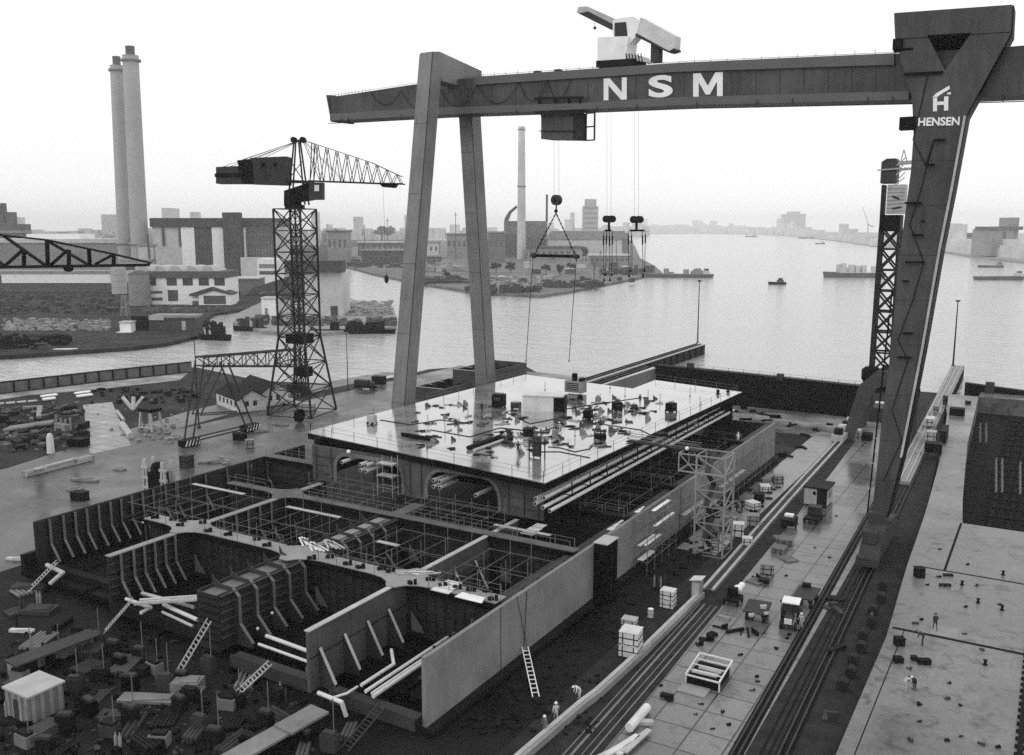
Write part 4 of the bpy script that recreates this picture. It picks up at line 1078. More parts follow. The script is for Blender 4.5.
# low wall between dock floor and road, with its own rail line
kw = thing('low_wall', 'long low concrete wall with pale top between the dock floor and the slab road', 'low wall', (-35.4, 110, 0))
WL = [(-35.0, 40), (-34.2, 59.5), (-33.7, 68.5), (-33.4, 71), (-33.1, 81), (-33.0, 98)]
b = MB(); b.prism(WL + [(x + .7, y) for x, y in WL[::-1]], 0, .6); b.build('wall', 'concrete', kw)
b = MB(); b.prism([(x - .05, y) for x, y in WL] + [(x + .35, y) for x, y in WL[::-1]], .6, .68); b.build('coping', 'pale_grey', kw)
t = thing('dock_rail', 'pale double rail line running on from the end of the low concrete wall', 'rail', (-33.8, 110, 0))
RP = [(-32.6, 100), (-33.6, 128), (-34.4, 155), (-35.7, 212)]
for dx in (-.55, .55):
    b = MB(); b.prism([(x + dx - .16, y) for x, y in RP] + [(x + dx + .16, y) for x, y in RP[::-1]], .1, .32); b.build('rail', 'pale_grey', t)
b = MB(); b.prism([(x - 1, y) for x, y in RP] + [(x + 1, y) for x, y in RP[::-1]], .012, .1); b.build('rail_bed', 'mid_steel', t)

# dock gate, piers, sea wall
g = thing('dock_gate', 'long black dock gate with thin railing closing the far end of the dock', 'dock gate', (-60, 213, 0))
gl, gr_ = ON(655, 365, 1, 213.0), ON(872, 387.5, 1, 213.0)
n = 14; up = []
for k in range(n + 1):
    t_ = k / n; p = gl.lerp(gr_, t_); up.append((p.x, p.y + 1.5 * math.sin(math.pi * t_), p.z - .2 * math.sin(math.pi * t_)))
b = MB()
for a, c in zip(up, up[1:]): b.ext([a, c, (c[0], c[1], -3.3), (a[0], a[1], -3.3)], (0, 2.5, 0))
b.build('gate_wall', 'black_steel', g)
b = MB()
for a, c in zip(up, up[1:]): railing(b, a, c, 2.2, 1.0, .04)
b.build('railing', 'lattice_dark', g)
b = MB()
for x, y in ((690, 366), (780, 377)): p = ON(x, y, 1, 214.5); b.box(p.x - .7, 214.0, p.z - .8, p.x + .7, 215.6, p.z + .7)
b.build('bollard_box', 'mid_steel', g)
structure(MB().box(-34.2, 211, -1, -25, 217, 3.2), 'gate_abutment', 'mid_steel')
g2 = thing('slip_gate', 'low dark gate at the far end of the pit on the right', 'dock gate', (-2, 246, 0))
b = MB(); a, c = ON(965, 383, 1, 257.2), ON(1060, 396, 1, 257.2); b.ext([a, c, (c.x, c.y, -3.2), (a.x, a.y, -3.2)], (0, 2, 0)); b.build('gate_wall', 'black_steel', g2)
b = MB(); p = ON(990, 386, 1, 256.0); b.box(p.x - 1, 255.5, 1.2, p.x + 1, 256.4, p.z + 1); b.build('gate_post', 'mid_steel', g2)
pier = thing('jetty', 'long pale concrete jetty running out into the water beyond the dock', 'jetty', (-108, 270, -3))
b = MB(); b.box(-112.0, 208, -3.2, -108.6, 320, .5); b.build('wall', 'dark_steel', pier)
b = MB(); b.box(-112.2, 208, .5, -108.4, 320.3, .72); b.build('coping', 'pale_grey', pier)
b = MB(); b.box(-111.2, 208, .72, -110.9, 318, 1.1); b.box(-109.7, 208, .72, -109.4, 318, 1.1); b.build('rail', 'dark_steel', pier)
b = MB(); b.box(-108.4, 196, .01, -103.5, 250, .25); b.build('landing', 'pale_grey', pier)
for k in range(18):
    y = 220 + k * 6
    MB().box(-108.6, y - 6, -3.2, -108.2, y - 5.4, .4).build('fender', 'black_steel', pier); MB().box(-112.4, y - 6, -3.2, -112.0, y - 5.4, .4).build('fender', 'black_steel', pier)
ab = thing('gate_pier', 'grey concrete gate pier at the left end of the black dock gate', 'gate pier', (-86, 198, 0))
b = MB(); a, c = ON(620, 387, 1, 236.0), ON(657, 366, 1, 252.0); b.ext([(-88.5, 182, -1), (-85.4, 182, -1), (-84.9, 213.5, -1), (-88.5, 213.5, -1)], (0, 0, 8.6)); b.build('wall', 'crane_light', ab)
b = MB(); b.ext([(-88.6, 181.9, 7.6), (-85.3, 181.9, 7.6), (-84.8, 213.6, 7.6), (-88.6, 213.6, 7.6)], (0, 0, .2)); b.build('coping', 'off_white', ab)
b = MB(); b.box(-87.6, 182, 7.8, -87.3, 213, 8.2); b.box(-86.2, 182, 7.8, -85.9, 213, 8.2); b.build('rail', 'dark_steel', ab)
pier2 = thing('rail_pier', 'narrow pale pier with crane rails running out past the gantry leg to a mast', 'pier', (-23, 270, 0))
b = MB(); b.ext([(-21.4, 160, .1), (-18.6, 160, .1), (-22.9, 309, .1), (-26.4, 309, .1)], (0, 0, .55)); b.build('deck', 'concrete', pier2)
b = MB()
for dx in (.3, 1.2, 2.2): b.bar((-21.4 + dx, 160, .75), (-26.2 + dx * 1.2, 308, .75), .2)
b.build('rail', 'pale_grey', pier2)
b = MB()
for k in range(12): y = 263 + k * 4; t_ = (y - 160) / 149; b.box(-26.4 + (1 - t_) * 5 - .1, y, -3.4, -26.0 + (1 - t_) * 5, y + .5, .6); b.box(-22.9 + (1 - t_) * 4.3 - .4, y, -3.4, -22.9 + (1 - t_) * 4.3, y + .5, .6)
b.build('pile', 'dark_steel', pier2)
seaw = thing('sea_wall', 'long grey sea wall along the water at the left yard', 'sea wall', (-236, 165, 0))
q = gp([(-80, 403), (0, 393), (100, 381), (192, 371)])
b = MB()
for a, c in zip(q, q[1:]):
    d = (c - a).normalized(); nn = Vector((-d.y, d.x, 0)); nn = nn if nn.dot(Vector((a.x, a.y, 0))) > 0 else -nn
    b.ext([a, c, c + Vector((0, 0, 2.6)), a + Vector((0, 0, 2.6))], nn * .6)
b.build('wall', 'flange_grey', seaw)
b = MB()
for a, c in zip(q, q[1:]):
    d = (c - a).normalized(); nn = Vector((-d.y, d.x, 0)); nn = nn if nn.dot(Vector((a.x, a.y, 0))) > 0 else -nn
    b.ext([a + Vector((0, 0, 2.6)) - nn * .15, c + Vector((0, 0, 2.6)) - nn * .15, c + Vector((0, 0, 2.85)) - nn * .15, a + Vector((0, 0, 2.85)) - nn * .15], nn * .9)
b.build('coping', 'dark_steel', seaw)
b = MB()
for a, c in zip(q, q[1:]):
    for k in range(7):
        p = a.lerp(c, k / 7); b.bar(p + Vector((.2, -.3, 0)), p + Vector((.2, -.3, 2.6)), .3)
b.build('buttress', 'dark_steel', seaw)
b = MB(); q = gp([(-60, 402), (0, 394.5), (100, 382.5), (188, 373), (180, 380), (100, 389), (30, 395), (-60, 409)], .014); b.add(q, [tuple(range(len(q)))])
structure(b, 'sand_strip', 'rubble')

# ------------------------------------------------------------ helpers for small things
def crate_proto(sx, sy, sz, m, lid, band):
    return m, lid, band
def crate(p, s, rz, label, m='off_white', band='dark_steel', group=None, cat='crate'):
    sx, sy, sz = s
    t = thing('crate', label, cat, p, rz, group)
    b = MB(); b.box(-sx / 2, -sy / 2, .12, sx / 2, sy / 2, sz - .08); b.build('body', m, t, local=True)
    b = MB(); b.box(-sx / 2 - .04, -sy / 2 - .04, sz - .08, sx / 2 + .04, sy / 2 + .04, sz); b.build('lid', m, t, local=True)
    b = MB()
    for x in (-sx / 2 + .05, 0, sx / 2 - .05): b.box(x - .07, -sy / 2, 0, x + .07, sy / 2, .12)
    b.build('runner', band, t, local=True)
    b = MB()
    for x in (-sx * .3, sx * .3): b.box(x - .05, -sy / 2 - .03, .12, x + .05, sy / 2 + .03, sz - .085)
    b.box(-sx / 2 - .03, -sy / 2 - .02, sz * .48, sx / 2 + .03, sy / 2 + .02, sz * .56)
    b.build('strap', band, t, local=True)
    return t
def person(p, rz, label, pose='stand', m='cloth_dark', helmet=True):
    t = thing('person', label, 'person', p, rz)
    j = {'stand': dict(ch=(0, .02, 1.36), nk=(0, .03, 1.52), hd=(0, .06, 1.66), tp=(0, .07, 1.74), le=(-.3, .02, 1.15), lh=(-.3, .14, .92), re=(.3, .0, 1.15), rh=(.32, .12, .93), lk=(-.12, .04, .5), lf=(-.13, 0, .06), rk=(.12, .05, .5), rf=(.14, .03, .06)),
         'walk': dict(ch=(0, .05, 1.35), nk=(0, .08, 1.5), hd=(0, .12, 1.64), tp=(0, .14, 1.72), le=(-.28, -.12, 1.14), lh=(-.28, -.06, .9), re=(.28, .16, 1.14), rh=(.27, .34, .98), lk=(-.1, .24, .52), lf=(-.1, .3, .06), rk=(.1, -.02, .5), rf=(.1, -.34, .1)),
         'bend': dict(ch=(0, .32, 1.2), nk=(0, .46, 1.27), hd=(0, .58, 1.28), tp=(0, .66, 1.3), le=(-.24, .42, .92), lh=(-.16, .52, .68), re=(.24, .44, .92), rh=(.16, .56, .68), lk=(-.14, .08, .5), lf=(-.15, -.02, .06), rk=(.14, .1, .5), rf=(.15, .02, .06))}[pose]
    V = [(0, 0, .95), j['ch'], j['nk'], j['hd'], j['tp'], (-.1, 0, .9), j['lk'], j['lf'], (.1, 0, .9), j['rk'], j['rf']]
    ls = Vector(j['ch']).lerp(Vector(j['nk']), .6) + Vector((-.19, 0, 0)); rs = Vector(j['ch']).lerp(Vector(j['nk']), .6) + Vector((.19, 0, 0))
    V += [tuple(ls), j['le'], j['lh'], tuple(rs), j['re'], j['rh'], (j['lf'][0], j['lf'][1] + .2, .05), (j['rf'][0], j['rf'][1] + .2, .05)]
    E = [(0, 1), (1, 2), (2, 3), (3, 4), (0, 5), (5, 6), (6, 7), (0, 8), (8, 9), (9, 10), (1, 11), (11, 12), (12, 13), (1, 14), (14, 15), (15, 16), (7, 17), (10, 18)]
    rad = [.17, .19, .075, .11, .09, .11, .075, .05, .11, .075, .05, .085, .06, .045, .085, .06, .045, .04, .04]
    me = bpy.data.meshes.new('body'); me.from_pydata(V, E, [])
    ob = bpy.data.objects.new('tmp', me); COL.objects.link(ob)
    ob.modifiers.new('s', 'SKIN'); me.skin_vertices[0].data[0].use_root = True
    for i, r_ in enumerate(rad): me.skin_vertices[0].data[i].radius = (r_, r_ * .85)
    su = ob.modifiers.new('u', 'SUBSURF'); su.levels = 1
    bpy.context.view_layer.update()
    m2 = bpy.data.meshes.new_from_object(ob.evaluated_get(bpy.context.evaluated_depsgraph_get()))
    bpy.data.objects.remove(ob); bpy.data.meshes.remove(me)
    m2.materials.clear(); m2.materials.append(MATS[m]); m2.materials.append(MATS['skin'])
    hd = Vector(j['hd']); lh, rh = Vector(j['lh']), Vector(j['rh'])
    for p_ in m2.polygons:
        c = p_.center; p_.use_smooth = True
        if (c - hd).length < .15 or (c - lh).length < .07 or (c - rh).length < .07: p_.material_index = 1
    bo = bpy.data.objects.new('body', m2); COL.objects.link(bo); bo.parent = t
    if helmet:
        tp = Vector(j['tp']); b = MB(); b.lathe(tp + Vector((0, -.01, -.03)), [(.16, 0), (.125, .015), (.12, .07), (.08, .12), (.02, .14)], 12); b.build('helmet', 'mid_steel' if m == 'cloth_dark' else 'helmet_white', t, local=True)
    return t
def railpost(p, h, m='lattice_light'): return MB().bar(p, Vector(p) + Vector((0, 0, h)), .05)

# ------------------------------------------------------------ scaffolds
def scaffold(name, label, x0, x1, y0, y1, z0, z1, nx, ny, lv, m='lattice_light', r=.055, planks=(), pm='pale_grey', skip=0.0, cat='scaffold', seed=1):
    rr = random.Random(seed); t = thing(name, label, cat, ((x0 + x1) / 2, (y0 + y1) / 2, z0)); b = MB()
    for i in range(nx):
        for k in range(ny):
            x = x0 + (x1 - x0) * i / max(1, nx - 1); y = y0 + (y1 - y0) * k / max(1, ny - 1)
            if rr.random() < skip * .6: continue
            b.bar((x, y, z0), (x + rr.uniform(-.05, .05), y, z1 + rr.uniform(-.5, .6)), r)
    for z in lv:
        for i in range(nx):
            x = x0 + (x1 - x0) * i / max(1, nx - 1); b.bar((x, y0 - .3, z), (x, y1 + .3, z), r * .8)
        for k in range(ny):
            y = y0 + (y1 - y0) * k / max(1, ny - 1); b.bar((x0 - .2, y, z + .02), (x1 + .2, y, z + .02), r * .8)
    b.build('pole_frame', m, t)
    for (a0, b0, a1, b1, z) in planks:
        b = MB(); b.box(a0, b0, z, a1, b1, z + .08); b.build('plank', pm, t)
    return t
mat('pole_grey', 0.16, 0.6, 0.3, 1)
scaffold('scaffold', 'pole scaffold in the bay at the left hull side in front of the deck block', -102.5, -87.5, 74.5, 84.5, 1.5, 8.3, 6, 3, (4.2, 6.6), 'pole_grey', planks=((-102, 84.2, -92, 84.8, 6.7), (-100, 74.2, -91, 74.7, 4.3)), seed=1, skip=.3)
scaffold('scaffold', 'pole scaffold in the middle bay between the two pale cross gangways', -84.5, -72, 73.5, 84.5, 1.5, 8.2, 5, 3, (3.8, 6.2), 'pole_grey', planks=((-84, 84, -75, 84.6, 6.3),), seed=2, skip=.3)
scaffold('scaffold', 'pole scaffold in the bay right of the double wall near the deck block', -65.5, -55.5, 74, 84.5, 1.5, 8.2, 4, 3, (3.8, 6.4), 'pole_grey', planks=((-65, 79, -62, 79.6, 6.5),), seed=3, skip=.3)
scaffold('scaffold', 'pole scaffold in the bay beside the right hull side before the deck block', -53, -45, 73.5, 84.5, 1.5, 8.0, 4, 3, (4.2, 6.2), 'pole_grey', planks=(), seed=4, skip=.3)
scaffold('scaffold', 'pole scaffold close in front of the left arch of the deck block', -84, -73, 88.5, 92.8, 1.5, 9.6, 5, 2, (6.8, 8.4), 'pole_grey', planks=(), seed=5, skip=.2)
scaffold('scaffold', 'pole scaffold close in front of the right arch of the deck block', -68, -56, 88.5, 92.6, 1.5, 9.0, 6, 2, (6.8, 8.2), 'pole_grey', planks=((-55, 88.4, -47.5, 89.0, 7.5),), seed=6, skip=.2)
scaffold('scaffold', 'pole scaffold in the long bay under the white pipe bundle', -54.5, -45.5, 103, 146, 1.5, 8.0, 3, 13, (5.6, 7.0), 'pole_grey', planks=(), seed=7, skip=.35)
scaffold('scaffold', 'tall pole scaffold with two boards standing in the left arch', -75.4, -72.9, 92.2, 93.4, HZ + .2, 12.6, 2, 2, (8.3, 9.8, 11.4), 'lattice_light', planks=((-75.4, 92.2, -72.9, 93.4, 9.9), (-75.4, 92.2, -72.9, 93.4, 11.5)), seed=8)
b = scaffold('side_scaffold', 'pole scaffold with pale planks on the hull side left of the lattice stair tower', -42.2, -40.6, 100.8, 110.6, 0, 7.4, 2, 5, (1.6, 3.4, 5.2, 6.8), 'pole_grey', r=.07,
             planks=((-42, 101, -41.6, 106, 3.5), (-41.4, 101.5, -41.0, 106.4, 3.5), (-41.2, 104, -40.8, 110.5, 5.3), (-42, 101, -41.2, 105, 1.7), (-41.9, 105, -41.4, 110.5, 6.9)), pm='white_paint', seed=9)
scaffold('side_scaffold', 'long pole scaffold on the hull side beyond the lattice stair tower', -42.2, -40.8, 117, 157, 0, 5.6, 2, 14, (1.6, 3.2, 4.8), 'pole_grey', r=.06, planks=((-42, 116, -41.3, 128, 3.3), (-42, 132, -41.3, 144, 3.3), (-42, 120, -41.4, 131, 1.7)), seed=10)
# lattice stair tower
st = thing('stair_tower', 'pale lattice stair tower with a gangway up to the wet deck block', 'stair tower', (-36.4, 113, 0))
tx, ty, h_ = -36.4, 113.0, 1.9
ztp = 13.2
b = MB(); b.lattice([(tx - h_, ty - h_, 0), (tx + h_, ty - h_, 0), (tx + h_, ty + h_, 0), (tx - h_, ty + h_, 0)], [(tx - h_, ty - h_, ztp), (tx + h_, ty - h_, ztp), (tx + h_, ty + h_, ztp), (tx - h_, ty + h_, ztp)], 6, .22, .13, diag='z')
for z in (ztp - 2.3, ztp): 
    for (a, c) in (((-h_ - 2.4, -h_), (h_, -h_)), ((-h_ - 2.4, h_), (h_, h_)), ((-h_ - 2.4, -h_), (-h_ - 2.4, h_))): b.bar((tx + a[0], ty + a[1], z), (tx + c[0], ty + c[1], z), .16)
for y in (-h_, h_): b.bar((tx - h_ - 2.4, ty + y, ztp - 2.3), (tx - h_ - 2.4, ty + y, ztp), .14); b.bar((tx - h_ - 2.4, ty + y, ztp), (tx - h_, ty + y, ztp - 2.3), .12)
b.build('lattice_frame', 'concrete_pale', st)
b = MB()
for k in range(6):
    z0_, z1_ = k * 2.2, (k + 1) * 2.2; s = 1 if k % 2 else -1
    b.bar((tx - .6, ty - 1.4 * s, z0_), (tx - .6, ty + 1.4 * s, z1_), .7, .1)
b.build('stair_flight', 'mid_steel', st)
b = MB(); b.bar((tx - h_ - .2, ty, ztp + .1), (tx - 13.0, ty + 1.6, dkz + .15), 1.2, .12); b.build('gangway', 'dark_steel', st)
b = MB()
for s in (-.6, .6):
    for dz in (.6, 1.1): b.bar((tx - h_ - .2, ty + s, ztp + dz), (tx - 13.0, ty + 1.6 + s, dkz + dz), .07)
b.build('handrail', 'pole_grey', st)
b = MB(); b.ball((tx - 3.5, ty - 1.2, ztp + .6), .26); b.build('work_lamp', 'white_paint', st)
one(ladder((-34.6, 108.2, .05), (-35.4, 111.0, 4), .9, 12, r=.06), 'ladder', 'mid_steel', 'short grey ladder leaning on the foot of the lattice stair tower', 'ladder')

# ------------------------------------------------------------ things on the dock floor beside the hull
p = G(634, 657) + Vector((-.5, .3, 0)); crate(p, (1.9, 1.9, 1.35), .1, 'lower of the two big white crates stacked beside the low wall'); crate(p + Vector((0, 0, 1.36)), (1.9, 1.9, 1.35), .12, 'upper of the two big white crates stacked beside the low wall')
p = G(629, 632); crate(p + Vector((-.2, .6, 0)), (1.5, 1.2, 1.3), .1, 'single pale crate standing right behind the big white stacked crates', 'pale_grey')
p = G(668, 607); crate(p, (1.5, 1.3, 1.0), .05, 'lower of the two small white crates stacked further along the hull'); crate(p + Vector((0, 0, 1.01)), (1.5, 1.3, 1.1), .05, 'upper of the two small white crates stacked further along the hull')
t = thing('tool_locker', 'pale narrow tool locker with a sloping lid by the low wall', 'locker', G(697, 597)); p = G(697, 597)
b = MB(); b.box(p.x - .5, p.y - .6, 0, p.x + .5, p.y + .6, 2.1); b.build('body', 'concrete', t); b = MB(); b.ext([(p.x - .7, p.y - .8, 2.1), (p.x + .7, p.y - .8, 2.35), (p.x + .7, p.y - .8, 2.45), (p.x - .7, p.y - .8, 2.2)], (0, 1.6, 0)); b.build('lid', 'off_white', t); b = MB(); b.box(p.x - .4, p.y - .63, .2, p.x + .4, p.y - .6, 1.9); b.build('door', 'pale_grey', t)
t = thing('steel_drum', 'pale steel drum standing alone between the two crate stacks', 'drum', G(650.5, 617)); b = MB(); b.lathe((0, 0, 0), [(.32, 0), (.34, .04), (.32, .08), (.32, .45), (.34, .5), (.32, .55), (.32, .9), (.34, .95), (.3, .95)], 14); b.build('shell', 'pale_grey', t, local=True); b = MB(); b.lathe((0, 0, .95), [(.28, 0), (.28, .02)], 12); b.build('lid', 'white_paint', t, local=True)
for (px, py, s, lab) in ((738, 536, (1.5, 1.5, 1.9), 'white welding cabinet near the low wall, left of two'), (747, 545, (1.3, 1.1, 1.1), 'low white welding cabinet near the low wall, right of two'), (753, 525, (1.6, 1.6, 1.6), 'dark topped pale cabinet behind the two white ones')):
    crate(G(px, py), s, .3, lab, 'off_white' if px < 750 else 'concrete', 'black_steel', cat='cabinet')
person(G(580, 699), 2.4, 'worker in pale overalls bending over beside the low wall', 'bend', 'off_white')
person(G(556, 722), .6, 'worker in pale jacket near the low wall, left of the bending worker', 'walk', 'pale_grey')
person(G(545, 735), 2.8, 'worker in grey overalls standing nearest the camera by the low wall', 'stand', 'pole_grey')
# road things
t = thing('steel_cradle', 'pale open steel cradle on a square base plate lying on the slab road', 'cradle', G(703, 684)); p = G(703, 684); rz = .25
b = MB(); b.obox((p.x - .3, p.y - 1.6, .02), 2.6, 1.9, .12, .0); b.build('base_plate', 'concrete_pale', t)
b = MB(); b.obox((p.x + .2, p.y + .9, .1), 3.0, 3.4, .8); b.build('bed', 'black_steel', t)
b = MB()
for s in (-1.6, 1.6): b.bar((p.x + .2 + s, p.y - .9, 1.0), (p.x + .2 + s, p.y + 3.0, 1.5), .14)
for k in range(5): y = p.y - .9 + k * .97; z = 1.0 + k * .125; b.bar((p.x - 1.4, y, z), (p.x + 1.8, y, z), .13 if k in (0, 4) else .09)
for s in (-1.6, 1.6):
    for y, z in ((p.y - .8, 1), (p.y + 2.9, 1.5)): b.bar((p.x + .2 + s, y, .05), (p.x + .2 + s, y, z), .12)
b.build('frame', 'off_white', t)
b = MB(); b.obox((p.x + .1, p.y + .2, .95), 2.4, .6, .12, .05); b.obox((p.x + .3, p.y + 1.1, .95), 2.2, .5, .12, -.05); b.build('plank', 'pale_grey', t)
def flatbed(p, rz, L_, W_, h, label, top='dark_steel', wheels=True):
    t = thing('flatbed_trailer', label, 'trailer', p, rz)
    b = MB(); b.box(-W_ / 2, -L_ / 2, h - .18, W_ / 2, L_ / 2, h); b.build('bed', top, t, local=True)
    b = MB(); b.box(-W_ / 2 + .4, -L_ / 2 + .2, h - .5, -W_ / 2 + .6, L_ / 2 - .2, h - .18); b.box(W_ / 2 - .6, -L_ / 2 + .2, h - .5, W_ / 2 - .4, L_ / 2 - .2, h - .18); b.bar((0, -L_ / 2, h - .4), (0, -L_ / 2 - 1.3, h - .45), .14); b.build('chassis', 'black_steel', t, local=True)
    for sx in (-1, 1):
        for y in (-L_ / 2 + .7, L_ / 2 - .7):
            b = MB(); x = sx * (W_ / 2 - .35); b.tube((x - .14, y, .45), (x + .14, y, .45), .45, 14); w_ = b.build('wheel', 'rubber', t, local=True)
            b = MB(); x2 = x + sx * .15; b.tube((x2 - .02, y, .45), (x2 + .02, y, .45), .22, 10); b.build('rim', 'mid_steel', w_, local=True)
    return t
flatbed(G(757, 617), .1, 3.6, 2.5, 1.25, 'dark flatbed trailer parked on the slabs left of the tractor', 'mid_steel')
flatbed(G(806, 603), .0, 4.0, 2.3, 1.3, 'dark trailer hitched behind the tractor with the white roof', 'mid_steel')
p = G(806, 598) + Vector((0, 0, 1.32)); crate(p, (.9, .6, .45), .1, 'small black box on the trailer behind the tractor', 'black_steel', 'rubber', cat='box')
for (px, py, r_) in ((751, 610, .25), (763, 602, .3), (766, 608, .2)):
    p = G(px, py + 6, 1.27); t = tag(MB().obox((p.x, p.y, 1.26), r_ * 2, r_ * 1.6, r_, .4).obox((p.x + .2, p.y + .1, 1.26 + r_ * .5), r_, r_, r_ * .8, .8).build('sack', 'pale_grey'), 'pale sack lying on the flatbed left of the tractor', 'sack', 'sacks on the flatbed')
def tractor(p, rz, label):
    t = thing('tractor', label, 'tractor', p, rz)      # nose to -y
    b = MB(); b.box(-.42, -2.0, .75, .42, -.3, 1.5); b.ext([(-.42, -2.0, 1.5), (.42, -2.0, 1.5), (.36, -1.9, 1.56), (-.36, -1.9, 1.56)], (0, 1.6, 0)); b.build('bonnet', 'mid_steel', t, local=True)
    b = MB(); b.box(-.38, -2.06, .8, .38, -2.0, 1.42); b.build('grille', 'off_white', t, local=True)
    b = MB(); b.box(-.35, -1.8, .5, .35, 1.0, .8); b.build('chassis', 'black_steel', t, local=True)
    b = MB()
    for x in (-.75, .75):
        for y in (-.3, 1.15): b.bar((x, y, 1.0), (x * .95, y, 2.45), .09)
    b.box(-.7, 1.0, .9, .7, 1.15, 1.5)
    c = b.build('cab', 'dark_steel', t, local=True)
    b = MB(); b.box(-.72, -.28, 1.5, .72, -.26, 2.4); b.box(-.76, -.2, 1.5, -.74, 1.1, 2.4); b.box(.74, -.2, 1.5, .76, 1.1, 2.4); b.build('window', 'glass_dark', c, local=True)
    b = MB(); b.box(-.9, -.5, 2.45, .9, 1.35, 2.58); b.build('roof', 'white_paint', t, local=True)
    for sx in (-1, 1):
        b = MB(); b.tube((sx * .62, .75, .78), (sx * 1.02, .75, .78), .78, 18); w_ = b.build('wheel', 'rubber', t, local=True)
        b = MB(); b.tube((sx * 1.02, .75, .78), (sx * 1.05, .75, .78), .4, 12); b.build('rim', 'pale_grey', w_, local=True)
        b = MB(); b.tube((sx * .6, -1.5, .45), (sx * .9, -1.5, .45), .45, 16); w_ = b.build('wheel', 'rubber', t, local=True)
        b = MB(); b.tube((sx * .9, -1.5, .45), (sx * .93, -1.5, .45), .22, 12); b.build('rim', 'pale_grey', w_, local=True)
        b = MB(); b.ext([(sx * .6, .0, 1.4), (sx * 1.05, .0, 1.4), (sx * 1.05, .35, 1.7), (sx * .6, .35, 1.7)], (0, .9, 0)); b.build('mudguard', 'mid_steel', t, local=True)
        b = MB(); b.tube((sx * .3, -2.1, 1.3), (sx * .3, -2.06, 1.3), .1, 10); b.build('headlight', 'white_paint', t, local=True)
    b = MB(); b.tube((.3, -1.1, 1.5), (.3, -1.1, 2.2), .05, 8); b.build('exhaust_pipe', 'black_steel', t, local=True)
    return t
tractor(G(790, 624), .12, 'small tractor with white cab roof and pale grille facing the camera on the slab road')
person(G(797, 628) + Vector((.4, 0, 0)), 3.0, 'worker in pale jacket standing beside the tractor with the white roof', 'stand', 'pale_grey')
t = thing('welding_cart', 'dark wheeled cart loaded with a white sack beside the low wall', 'cart', G(733, 603)); p = G(733, 603)
b = MB(); b.box(p.x - .8, p.y - 1.2, .5, p.x + .8, p.y + 1.2, .75); b.box(p.x - .8, p.y + .4, .75, p.x + .2, p.y + 1.2, 1.5); b.build('bed', 'black_steel', t)
for sx in (-1, 1):
    for sy in (-.8, .8): b = MB(); b.tube((p.x + sx * .7, p.y + sy, .35), (p.x + sx * .85, p.y + sy, .35), .35, 12); b.build('wheel', 'rubber', t)
b = MB(); b.bar((p.x, p.y - 1.2, .6), (p.x - .2, p.y - 2.2, 1.0), .08); b.build('drawbar', 'dark_steel', t)
p = G(738, 592, .78); tag(MB().ball((p.x, p.y, 1.2), .55, 1, .8, .8).ball((p.x + .3, p.y + .4, 1.5), .4).build('sack', 'white_paint'), 'bulging white sack on the dark wheeled cart', 'sack')
crate(G(767, 573), (1.6, 1.2, 1.3), .25, 'pale crate standing alone on the slabs beyond the flatbed', 'concrete_pale', 'dark_steel')
crate(G(766, 580) + Vector((0, -1, 0)), (1.2, .9, .5), .25, 'low dark crate in front of the lone pale crate', 'dark_steel', 'black_steel')
def pallet(p, rz, label, n=1, m='wood', group=None):
    t = thing('pallet', label, 'pallet', p, rz, group)
    for q_ in range(n):
        b = MB()
        for k in range(6): b.box(-.6, -.6 + k * .21, .12 + q_ * .16, .6, -.45 + k * .21, .15 + q_ * .16)
        b.build('deck_boards', m, t, local=True)
        b = MB()
        for x in (-.55, 0, .45): b.box(x, -.6, q_ * .16, x + .1, .6, .12 + q_ * .16)
        b.build('runner', m, t, local=True)
    return t
for i, (px, py, n, lab) in enumerate(((779, 552, 4, 'stack of four wooden pallets beside the dock rail, leftmost'), (786, 545, 5, 'tallest stack of wooden pallets beside the dock rail'), (781, 541, 3, 'stack of three wooden pallets behind the tallest pallet stack'), (789, 560, 1, 'single wooden pallet lying in front of the pallet stacks'), (756, 582, 1, 'single wooden pallet lying on the slabs near the flatbed'))):
    t = pallet(G(px, py), .3 * i, lab, n); t.scale = (1.5, 1.5, 1.2)
t = thing('compressor', 'dark wheeled compressor with a white hood beside the dock rail', 'compressor', G(789, 527)); p = G(789, 527)
b = MB(); b.box(p.x - .9, p.y - 1.3, .5, p.x + .9, p.y + 1.3, 1.4); b.build('body', 'dark_steel', t); b = MB(); b.box(p.x - .8, p.y + .2, 1.4, p.x + .4, p.y + 1.2, 1.7); b.build('hood', 'white_paint', t)
for sx in (-1, 1): b = MB(); b.tube((p.x + sx * .85, p.y, .4), (p.x + sx * 1.0, p.y, .4), .4, 12); b.build('wheel', 'rubber', t)
# site cabin and truck
t = thing('site_cabin', 'pale site cabin with dark roof standing on the slab road', 'cabin', G(815, 505)); p = G(815, 507)
b = MB(); b.box(p.x - 1.7, p.y, .3, p.x + 1.7, p.y + 4.5, 2.9); w_ = b.build('wall', 'pale_grey', t)
b = MB(); b.box(p.x - 1.9, p.y - .2, 2.9, p.x + 1.9, p.y + 4.7, 3.1); b.build('roof', 'dark_steel', t)
b = MB(); b.box(p.x + .2, p.y - .04, .3, p.x + 1.7, p.y, 2.88); b.build('door', 'dark_steel', t); b = MB(); b.lathe((p.x - .2, p.y - .05, 2.0), [(.22, 0), (.22, .4)], 10); b.build('lamp', 'black_steel', t)
b = MB(); b.box(p.x + 1.7, p.y + 1.2, 1.3, p.x + 1.74, p.y + 3, 2.3); b.build('window', 'glass_dark', w_)
b = MB(); b.box(p.x - 1.5, p.y + .2, 0, p.x + 1.5, p.y + 4.2, .3); b.build('skid', 'black_steel', t)
t = thing('flat_truck', 'dark flat truck parked in front of the site cabin', 'truck', G(814, 522)); p = G(813, 521)
